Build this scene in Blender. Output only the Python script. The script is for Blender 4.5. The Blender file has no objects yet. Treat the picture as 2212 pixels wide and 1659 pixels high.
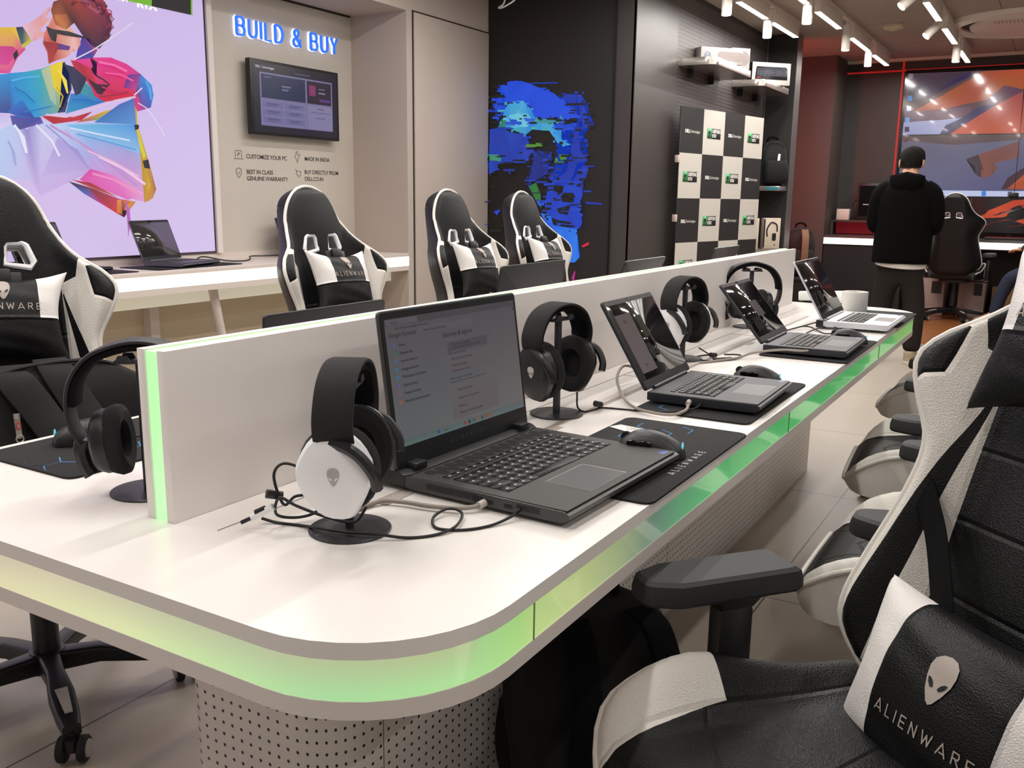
import bpy, bmesh, math, random
from mathutils import Vector, Matrix
random.seed(7)
PI = math.pi
C = bpy.context.scene.collection
SC = bpy.context.scene

# ------------------------------------------------------------------ camera, world, exposure
cam_d = bpy.data.cameras.new('camera'); cam = bpy.data.objects.new('camera', cam_d); C.objects.link(cam)
cam_d.sensor_width = 36.0; cam_d.lens = 32.2; cam_d.clip_end = 60; cam_d.clip_start = 0.02
_r = Vector((0.51121721, -0.85935463, 0.01290712)); _d = Vector((-0.16519498, -0.11298769, -0.97976752)); _f = Vector((0.8434261, 0.49874182, -0.19972233))
cam.matrix_world = Matrix(((_r.x, -_d.x, -_f.x, 0), (_r.y, -_d.y, -_f.y, 0), (_r.z, -_d.z, -_f.z, 1.22), (0, 0, 0, 1)))
SC.camera = cam
SC.view_settings.view_transform = 'Standard'; SC.view_settings.look = 'None'
SC.view_settings.gamma = 1; SC.view_settings.exposure = 0.0; SC.view_settings.use_curve_mapping = False
w = bpy.data.worlds.new('world'); SC.world = w; w.use_nodes = True
w.node_tree.nodes['Background'].inputs[0].default_value = (1.0, 0.955, 0.91, 1)
w.node_tree.nodes['Background'].inputs[1].default_value = 0.27
CEIL = 2.81
LAMP_W = 0.405          # overall lamp power factor

# ------------------------------------------------------------------ helpers
def lin(c):
    return tuple((v / 12.92 if v <= 0.04045 else ((v + 0.055) / 1.055) ** 2.4) for v in (x / 255.0 for x in c))
MATS = {}
def mat(name, col, rough=0.5, metal=0.0, emit=None, es=1.0, coat=0.0, spec=0.5, bump=None, alpha=1.0, var=None):
    if name in MATS: return MATS[name]
    m = bpy.data.materials.new(name); m.use_nodes = True; nt = m.node_tree; b = nt.nodes['Principled BSDF']
    b.inputs['Base Color'].default_value = (*lin(col), 1); b.inputs['Roughness'].default_value = rough
    b.inputs['Metallic'].default_value = metal; b.inputs['Coat Weight'].default_value = coat; b.inputs['Coat Roughness'].default_value = 0.06
    b.inputs['Specular IOR Level'].default_value = spec
    if emit: b.inputs['Emission Color'].default_value = (*lin(emit), 1); b.inputs['Emission Strength'].default_value = es
    if alpha < 1: b.inputs['Alpha'].default_value = alpha
    if bump or var:
        tc = nt.nodes.new('ShaderNodeTexCoord')
    if bump:
        sc, st = bump[0], bump[1]
        n = nt.nodes.new('ShaderNodeTexVoronoi' if len(bump) > 2 else 'ShaderNodeTexNoise'); n.inputs['Scale'].default_value = sc
        nt.links.new(tc.outputs['Object'], n.inputs['Vector'])
        bp = nt.nodes.new('ShaderNodeBump'); bp.inputs['Strength'].default_value = st; bp.inputs['Distance'].default_value = 0.002
        nt.links.new(n.outputs[0], bp.inputs['Height']); nt.links.new(bp.outputs[0], b.inputs['Normal'])
    if var:
        n2 = nt.nodes.new('ShaderNodeTexNoise'); n2.inputs['Scale'].default_value = var[0]; n2.inputs['Detail'].default_value = 4
        nt.links.new(tc.outputs['Object'], n2.inputs['Vector'])
        mx = nt.nodes.new('ShaderNodeMix'); mx.data_type = 'RGBA'
        mx.inputs[6].default_value = (*lin(col), 1); mx.inputs[7].default_value = (*lin(var[1]), 1)
        nt.links.new(n2.outputs[0], mx.inputs[0]); nt.links.new(mx.outputs[2], b.inputs['Base Color'])
    MATS[name] = m
    return m
def nmath(nt, op, a, b=None, c=None):
    n = nt.nodes.new('ShaderNodeMath'); n.operation = op
    for i, v in enumerate((a, b, c)):
        if v is None: continue
        if isinstance(v, (int, float)): n.inputs[i].default_value = v
        else: nt.links.new(v, n.inputs[i])
    return n.outputs[0]
def mask_mat(name, base, regions, rough=0.45, bump=None, seams=(), absu=True, coat=0.0):
    """panels cut from differently coloured leather: convex polygons given in the metric UV of the part"""
    m = bpy.data.materials.new(name); m.use_nodes = True; nt = m.node_tree; b = nt.nodes['Principled BSDF']
    b.inputs['Roughness'].default_value = rough; b.inputs['Coat Weight'].default_value = coat; b.inputs['Specular IOR Level'].default_value = .28
    uv = nt.nodes.new('ShaderNodeUVMap'); sp = nt.nodes.new('ShaderNodeSeparateXYZ'); nt.links.new(uv.outputs[0], sp.inputs[0])
    u, v = sp.outputs[0], sp.outputs[1]
    if absu: u = nmath(nt, 'ABSOLUTE', u)
    cur = None
    for col, polys in regions:
        for P in polys:
            ar = sum(P[i][0] * P[(i + 1) % len(P)][1] - P[(i + 1) % len(P)][0] * P[i][1] for i in range(len(P)))
            if ar < 0: P = P[::-1]
            mx = None
            for i in range(len(P)):
                (x0, y0), (x1, y1) = P[i], P[(i + 1) % len(P)]
                L = math.hypot(x1 - x0, y1 - y0)
                if L < 1e-6: continue
                nx, ny = (y1 - y0) / L, -(x1 - x0) / L
                e = nmath(nt, 'MULTIPLY_ADD', v, ny, -(nx * x0 + ny * y0)); e = nmath(nt, 'MULTIPLY_ADD', u, nx, e)
                mx = e if mx is None else nmath(nt, 'MAXIMUM', mx, e)
            k = nmath(nt, 'LESS_THAN', mx, 0.0)
            mixn = nt.nodes.new('ShaderNodeMix'); mixn.data_type = 'RGBA'
            if cur is None: mixn.inputs[6].default_value = (*lin(base), 1)
            else: nt.links.new(cur, mixn.inputs[6])
            mixn.inputs[7].default_value = (*lin(col), 1); nt.links.new(k, mixn.inputs[0]); cur = mixn.outputs[2]
    if cur is not None: nt.links.new(cur, b.inputs['Base Color'])
    else: b.inputs['Base Color'].default_value = (*lin(base), 1)
    h = None
    if bump:
        tc = nt.nodes.new('ShaderNodeTexCoord'); n = nt.nodes.new('ShaderNodeTexVoronoi'); n.inputs['Scale'].default_value = bump[0]
        nt.links.new(tc.outputs['Object'], n.inputs['Vector']); h = nmath(nt, 'MULTIPLY', n.outputs[0], bump[1])
    for (x0, y0, x1, y1) in seams:          # stitched seams: narrow grooves along straight lines
        L = math.hypot(x1 - x0, y1 - y0); nx, ny = (y1 - y0) / L, -(x1 - x0) / L; tx, ty = (x1 - x0) / L, (y1 - y0) / L
        d = nmath(nt, 'MULTIPLY_ADD', v, ny, -(nx * x0 + ny * y0)); d = nmath(nt, 'ABSOLUTE', nmath(nt, 'MULTIPLY_ADD', u, nx, d))
        t = nmath(nt, 'MULTIPLY_ADD', v, ty, -(tx * (x0 + x1) / 2 + ty * (y0 + y1) / 2)); t = nmath(nt, 'ABSOLUTE', nmath(nt, 'MULTIPLY_ADD', u, tx, t))
        g = nmath(nt, 'MINIMUM', nmath(nt, 'MULTIPLY', d, 160.0), 1.0)
        g = nmath(nt, 'MAXIMUM', g, nmath(nt, 'GREATER_THAN', t, L / 2))
        g = nmath(nt, 'MULTIPLY', g, 2.0)
        h = g if h is None else nmath(nt, 'ADD', h, g)
    if h is not None:
        bp = nt.nodes.new('ShaderNodeBump'); bp.inputs['Strength'].default_value = 0.6; bp.inputs['Distance'].default_value = 0.0025
        nt.links.new(h, bp.inputs['Height']); nt.links.new(bp.outputs[0], b.inputs['Normal'])
    return m

def T(x=0, y=0, z=0, rx=0, ry=0, rz=0):
    return Matrix.Translation((x, y, z)) @ Matrix.Rotation(rz, 4, 'Z') @ Matrix.Rotation(ry, 4, 'Y') @ Matrix.Rotation(rx, 4, 'X')
def BM(): return bmesh.new()
def _fin(bm, vs, fs, M, mi):
    if M is not None:
        for v in vs: v.co = M @ v.co
    for f in fs: f.material_index = mi
def box(bm, x0, x1, y0, y1, z0, z1, mi=0, M=None, bev=0.0, seg=2):
    vs = [bm.verts.new((x, y, z)) for z in (z0, z1) for y in (y0, y1) for x in (x0, x1)]
    q = [(0, 2, 3, 1), (4, 5, 7, 6), (0, 1, 5, 4), (2, 6, 7, 3), (0, 4, 6, 2), (1, 3, 7, 5)]
    fs = [bm.faces.new([vs[i] for i in f]) for f in q]
    for f in fs: f.material_index = mi
    if bev > 0:
        es = list({e for f in fs for e in f.edges})
        r = bmesh.ops.bevel(bm, geom=es, offset=bev, segments=seg, profile=0.5, affect='EDGES', clamp_overlap=True)
        fs = list({f for v in r['verts'] for f in v.link_faces}); vs = list({v for f in fs for v in f.verts})
    _fin(bm, vs, fs, M, mi)
def prism(bm, pts, z0, z1, mi=0, M=None, bev=0.0, seg=2, top=None, smi=None):
    """outline in xy, extruded along z"""
    a = [bm.verts.new((x, y, z0)) for x, y in pts]; b = [bm.verts.new((x, y, z1)) for x, y in pts]
    n = len(pts)
    fb = bm.faces.new(a[::-1]); ft = bm.faces.new(b); sd = [bm.faces.new((a[i], a[(i + 1) % n], b[(i + 1) % n], b[i])) for i in range(n)]
    fs = [fb, ft] + sd
    for f in fs: f.material_index = mi
    if top is not None: ft.material_index = top
    if smi is not None:
        for f in sd: f.material_index = smi
    vs = a + b
    if bev > 0:
        es = list(ft.edges) + list(fb.edges)
        r = bmesh.ops.bevel(bm, geom=es, offset=bev, segments=seg, profile=0.5, affect='EDGES', clamp_overlap=True)
        vs = list({v for f in r['faces'] for v in f.verts} | {v for v in vs if v.is_valid})
    if M is not None:
        for v in vs: v.co = M @ v.co
def rrect(w, d, r, n=5, cx=0, cy=0):
    P = []
    for sx, sy, a0 in ((1, 1, 0), (-1, 1, 90), (-1, -1, 180), (1, -1, 270)):
        for i in range(n + 1):
            a = math.radians(a0 + 90 * i / n); P.append((cx + sx * (w / 2 - r) + r * math.cos(a), cy + sy * (d / 2 - r) + r * math.sin(a)))
    return P
def ngon(r, n, a0=0, sx=1, sy=1, cx=0, cy=0): return [(cx + sx * r * math.cos(a0 + 2 * PI * i / n), cy + sy * r * math.sin(a0 + 2 * PI * i / n)) for i in range(n)]
def loft(bm, rings, mi=0, M=None, cap=True, closed=True):
    R = [[bm.verts.new(M @ Vector(p) if M is not None else p) for p in r] for r in rings]; n = len(R[0])
    for a, b in zip(R, R[1:]):
        for i in range(n if closed else n - 1):
            f = bm.faces.new((a[i], a[(i + 1) % n], b[(i + 1) % n], b[i])); f.material_index = mi
    if cap and closed:
        f = bm.faces.new(R[0][::-1]); f.material_index = mi
        f = bm.faces.new(R[-1]); f.material_index = mi
    return R
def cyl(bm, p0, p1, r0, r1=None, n=20, mi=0, M=None, cap=True):
    if r1 is None: r1 = r0
    p0 = Vector(p0); p1 = Vector(p1); d = (p1 - p0).normalized(); a = d.orthogonal().normalized(); b = d.cross(a)
    loft(bm, [[tuple(p + (a * math.cos(t) + b * math.sin(t)) * r) for t in [2 * PI * i / n for i in range(n)]] for p, r in ((p0, r0), (p1, r1))], mi, M, cap)
def lathe(bm, prof, n=24, mi=0, M=None, cap=True):
    loft(bm, [[(r * math.cos(2 * PI * i / n), r * math.sin(2 * PI * i / n), z) for i in range(n)] for r, z in prof], mi, M, cap)
def ellips(bm, c, r, n=16, m=10, mi=0, M=None):
    loft(bm, [[(c[0] + r[0] * math.sin(t) * math.cos(2 * PI * i / n), c[1] + r[1] * math.sin(t) * math.sin(2 * PI * i / n), c[2] - r[2] * math.cos(t)) for i in range(n)] for t in [0.04 + (PI - 0.08) * k / m for k in range(m + 1)]], mi, M)
def crom(P, k=6, closed=False):
    P = [Vector(p) for p in P]; n = len(P); out = []
    for i in range(n if closed else n - 1):
        a, b, c, d = (P[(i - 1) % n] if closed or i else P[0] * 2 - P[1]), P[i], P[(i + 1) % n], (P[(i + 2) % n] if closed or i + 2 < n else P[-1] * 2 - P[-2])
        for j in range(k):
            t = j / k; out.append(0.5 * ((2 * b) + (c - a) * t + (2 * a - 5 * b + 4 * c - d) * t * t + (3 * b - a - 3 * c + d) * t ** 3))
    if not closed: out.append(P[-1])
    return out
def ribbon(bm, pts, nrm, hw, ht, mi=0, M=None):
    """flat strap: nrm gives the side facing out at each point"""
    P = [Vector(p) for p in pts]; rings = []
    for i, p in enumerate(P):
        d = (P[min(len(P) - 1, i + 1)] - P[max(0, i - 1)]).normalized(); nn = Vector(nrm[i] if isinstance(nrm, list) else nrm); nn = (nn - d * nn.dot(d)).normalized(); w_ = d.cross(nn)
        rings.append([tuple(p + w_ * a * hw + nn * b * ht) for a, b in ((-1, -.6), (-.94, -1), (.94, -1), (1, -.6), (1, .6), (.94, 1), (-.94, 1), (-1, .6))])
    loft(bm, rings, mi, M)
def tube(bm, pts, r, n=8, mi=0, M=None, closed=False, flat=None):
    """round (or flattened: flat=(half width, half thickness)) sweep"""
    P = [Vector(p) for p in pts]; N = len(P); rings = []; a = None
    for i in range(N):
        d = (P[(i + 1) % N] - P[i - 1] if closed else P[min(N - 1, i + 1)] - P[max(0, i - 1)]).normalized()
        if a is None: a = d.orthogonal().normalized()
        a = (a - d * a.dot(d)); a = a.normalized() if a.length > 1e-6 else d.orthogonal().normalized()
        b = d.cross(a); rr = r[i] if isinstance(r, (list, tuple)) else r
        rings.append([tuple(P[i] + (a * math.cos(2 * PI * k / n) + b * math.sin(2 * PI * k / n)) * rr) for k in range(n)])
    if closed: rings.append(rings[0])
    loft(bm, rings, mi, M, cap=not closed)
    if closed: bmesh.ops.remove_doubles(bm, verts=bm.verts, dist=1e-5)
def obj(name, bm, mats, parent=None, loc=(0, 0, 0), rz=0, ang=35, tri=False):
    if tri: bmesh.ops.triangulate(bm, faces=[f for f in bm.faces if len(f.verts) > 4])
    bmesh.ops.recalc_face_normals(bm, faces=bm.faces)
    me = bpy.data.meshes.new(name); bm.to_mesh(me); bm.free()
    for m in (mats if isinstance(mats, (list, tuple)) else [mats]): me.materials.append(m)
    me.shade_smooth()
    if ang: me.set_sharp_from_angle(angle=math.radians(ang))
    o = bpy.data.objects.new(name, me); C.objects.link(o); o.location = loc; o.rotation_euler = (0, 0, rz)
    if parent: o.parent = parent
    return o
def tag(o, label, cat, group=None, kind=None):
    if label: o['label'] = label
    if cat: o['category'] = cat
    if group: o['group'] = group
    if kind: o['kind'] = kind
    return o
def thing(name, label, cat, loc=(0, 0, 0), rz=0, group=None):
    o = bpy.data.objects.new(name, None); C.objects.link(o); o.location = loc; o.rotation_euler = (0, 0, rz); o.empty_display_size = 0.05
    return tag(o, label, cat, group)
def struct(name, bm, m, label=None, cat=None, ang=35, parent=None):
    o = obj(name, bm, m, ang=ang, parent=parent)
    if parent is None: tag(o, label or name.replace('_', ' '), cat or name.split('_')[0], kind='structure')
    return o
def copy_tree(o, parent=None):
    c = o.copy(); C.objects.link(c)
    if parent: c.parent = parent
    for ch in list(o.children): copy_tree(ch, c)
    return c
_ft = {}
def text(bm, s, size, M, depth=0.0, mi=0, ax='CENTER', bold=0.0, sp=1.0, warp=None):
    cu = bpy.data.curves.new('t', 'FONT'); cu.body = s; cu.size = size; cu.align_x = ax; cu.align_y = 'CENTER'; cu.extrude = depth; cu.offset = bold; cu.space_character = sp
    cu.resolution_u = 3
    o = bpy.data.objects.new('t', cu); me = bpy.data.meshes.new_from_object(o)
    vs = [bm.verts.new((warp(v.co) if warp else M @ v.co)) for v in me.vertices]
    for p in me.polygons:
        try: f = bm.faces.new([vs[i] for i in p.vertices]); f.material_index = mi
        except ValueError: pass
    bpy.data.objects.remove(o); bpy.data.curves.remove(cu); bpy.data.meshes.remove(me)
def _arc(cx, cy, rx, ry, a0, a1, n=8): return [(cx + rx * math.cos(math.radians(a0 + (a1 - a0) * i / n)), cy + ry * math.sin(math.radians(a0 + (a1 - a0) * i / n))) for i in range(n + 1)]
SIGN = {'B': [[(0, 0), (0, 1)], [(0, 1)] + _arc(.36, .76, .20, .24, 90, -90) + [(0, .52)], [(.36, .52)] + _arc(.38, .26, .23, .26, 90, -90) + [(0, 0)]], 'U': [[(0, 1), (0, .3)] + _arc(.30, .3, .30, .30, 180, 360) + [(.60, 1)]], 'I': [[(0, 0), (0, 1)]], 'L': [[(0, 1), (0, 0), (.46, 0)]],
        'D': [[(0, 0), (0, 1)], [(0, 1), (.25, 1)] + _arc(.25, .5, .38, .5, 90, -90, 12) + [(0, 0)]], '&': [[(.66, 0), (.14, .68)] + _arc(.30, .80, .18, .19, 200, -30, 10) + [(.40, .62), (.10, .42)] + _arc(.27, .23, .25, .23, 140, 330, 10) + [(.62, .45)]], 'Y': [[(0, 1), (.30, .45), (.60, 1)], [(.30, .45), (.30, 0)]]}
def sign_letters(f, h, th, dep, z, gap, word):
    # one bmesh per letter: uniform strokes with depth
    WD = {k: max(p[0] for s in v for p in s) * h for k, v in SIGN.items()}; x = -(sum(WD.get(c, .20 * h) for c in word) + gap * (len(word) - 1)) / 2
    for c in word:
        if c in SIGN:
            bm = BM()
            for s in SIGN[c]: ribbon(bm, [f(x + px * h, py * h - h / 2, z) for px, py in s], (0, -1, 0), th / 2, dep)
            yield bm
        x += WD.get(c, .20 * h) + gap
GL = {'A': [((0, 0), (.42, 1)), ((.42, 1), (.84, 0)), ((.3, .22), (.62, .22))], 'L': [((0, 1), (0, 0)), ((0, 0), (.5, 0))], 'I': [((0, 1), (0, 0))],
      'E': [((0, 0), (0, 1)), ((0, 1), (.55, 1)), ((0, .5), (.5, .5)), ((0, 0), (.55, 0))], 'N': [((0, 0), (0, 1)), ((0, 1), (.62, 0)), ((.62, 0), (.62, 1))],
      'W': [((0, 1), (.25, 0)), ((.25, 0), (.5, .8)), ((.5, .8), (.75, 0)), ((.75, 0), (1, 1))], 'R': [((0, 0), (0, 1)), ((0, 1), (.5, 1)), ((.5, 1), (.58, .75)), ((.58, .75), (.5, .5)), ((.5, .5), (0, .5)), ((.25, .5), (.62, 0))]}
def spaced(bm, s, h, th, gap, f, mi=0, z=0.0):
    """thin widely spaced capitals drawn as strokes; f maps (x, y, z) onto the carrier"""
    W = {c: max(max(a[0], b[0]) for a, b in GL[c]) for c in GL}; tot = sum(W[c] * h for c in s) + gap * (len(s) - 1); x = -tot / 2
    for c in s:
        for (a, b) in GL[c]:
            ax, ay, bx, by = x + a[0] * h, a[1] * h - h / 2, x + b[0] * h, b[1] * h - h / 2
            L = math.hypot(bx - ax, by - ay); tx, ty = (bx - ax) / L * th / 2, (by - ay) / L * th / 2
            q = [(ax - tx - ty, ay - ty + tx), (ax - tx + ty, ay - ty - tx), (bx + tx + ty, by + ty - tx), (bx + tx - ty, by + ty + tx)]
            fc = bm.faces.new([bm.verts.new(f(px, py, z)) for px, py in q]); fc.material_index = mi
        x += W[c] * h + gap
HEAD = [(0, -.62), (.10, -.55), (.26, -.28), (.38, .02), (.42, .28), (.36, .50), (.20, .63), (0, .67), (-.20, .63), (-.36, .50), (-.42, .28), (-.38, .02), (-.26, -.28), (-.10, -.55)]
EYE = [(.07, -.17), (.14, -.20), (.25, -.10), (.31, .03), (.22, .02), (.12, -.06)]
def alien(bm, h, f, mi=0, emi=1, z=0.0):
    k = h / 1.29; n = len(HEAD)
    R = [[bm.verts.new(f(x * k * q, (y * q + .1 * (1 - q)) * k, z)) for x, y in HEAD] for q in (1, .75, .5, .25)]
    for a, b in zip(R, R[1:]):
        for i in range(n):
            fc = bm.faces.new((a[i], a[(i + 1) % n], b[(i + 1) % n], b[i])); fc.material_index = mi
    fc = bm.faces.new(R[-1]); fc.material_index = mi
    for s in (1, -1):
        fc = bm.faces.new([bm.verts.new(f(s * x * k, y * k, z + 0.0012)) for x, y in EYE]); fc.material_index = emi
def poly_image(bm, DATA, f, step=0.00015, z0=0.0):
    """a printed or displayed picture: flat coloured patches, colour stored per vertex"""
    lay = bm.verts.layers.float_color.get('Col') or bm.verts.layers.float_color.new('Col')
    for k, (cs, q) in enumerate(DATA):
        cols = [tuple(cs[i:i + 3]) for i in range(0, len(cs), 3)]
        vs = []
        for i in range(len(q) // 2):
            v = bm.verts.new(f(q[2 * i] / 1000, q[2 * i + 1] / 1000, z0 + step * k)); v[lay] = (*lin(cols[i % len(cols)]), 1); vs.append(v)
        try: bm.faces.new(vs)
        except ValueError: pass
def lit_print(name, strength, rough=0.6, spec=0.3, coat=0.0):
    m = bpy.data.materials.new(name); m.use_nodes = True; nt = m.node_tree; b = nt.nodes['Principled BSDF']
    a = nt.nodes.new('ShaderNodeAttribute'); a.attribute_name = 'Col'
    b.inputs['Base Color'].default_value = (0.02, 0.02, 0.02, 1)
    nt.links.new(a.outputs[0], b.inputs['Emission Color']); b.inputs['Emission Strength'].default_value = strength
    b.inputs['Roughness'].default_value = rough; b.inputs['Specular IOR Level'].default_value = spec; b.inputs['Coat Weight'].default_value = coat; b.inputs['Coat Roughness'].default_value = 0.03
    return m
def area(name, loc, size, sizey, power, col=(1, .962, .925), parent=None, rot=(0, 0, 0)):
    l = bpy.data.lights.new(name, 'AREA'); l.shape = 'RECTANGLE'; l.size = size; l.size_y = sizey; l.energy = power * LAMP_W; l.color = col
    o = bpy.data.objects.new(name, l); C.objects.link(o); o.location = loc; o.rotation_euler = rot
    if parent: o.parent = parent
    return o
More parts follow.
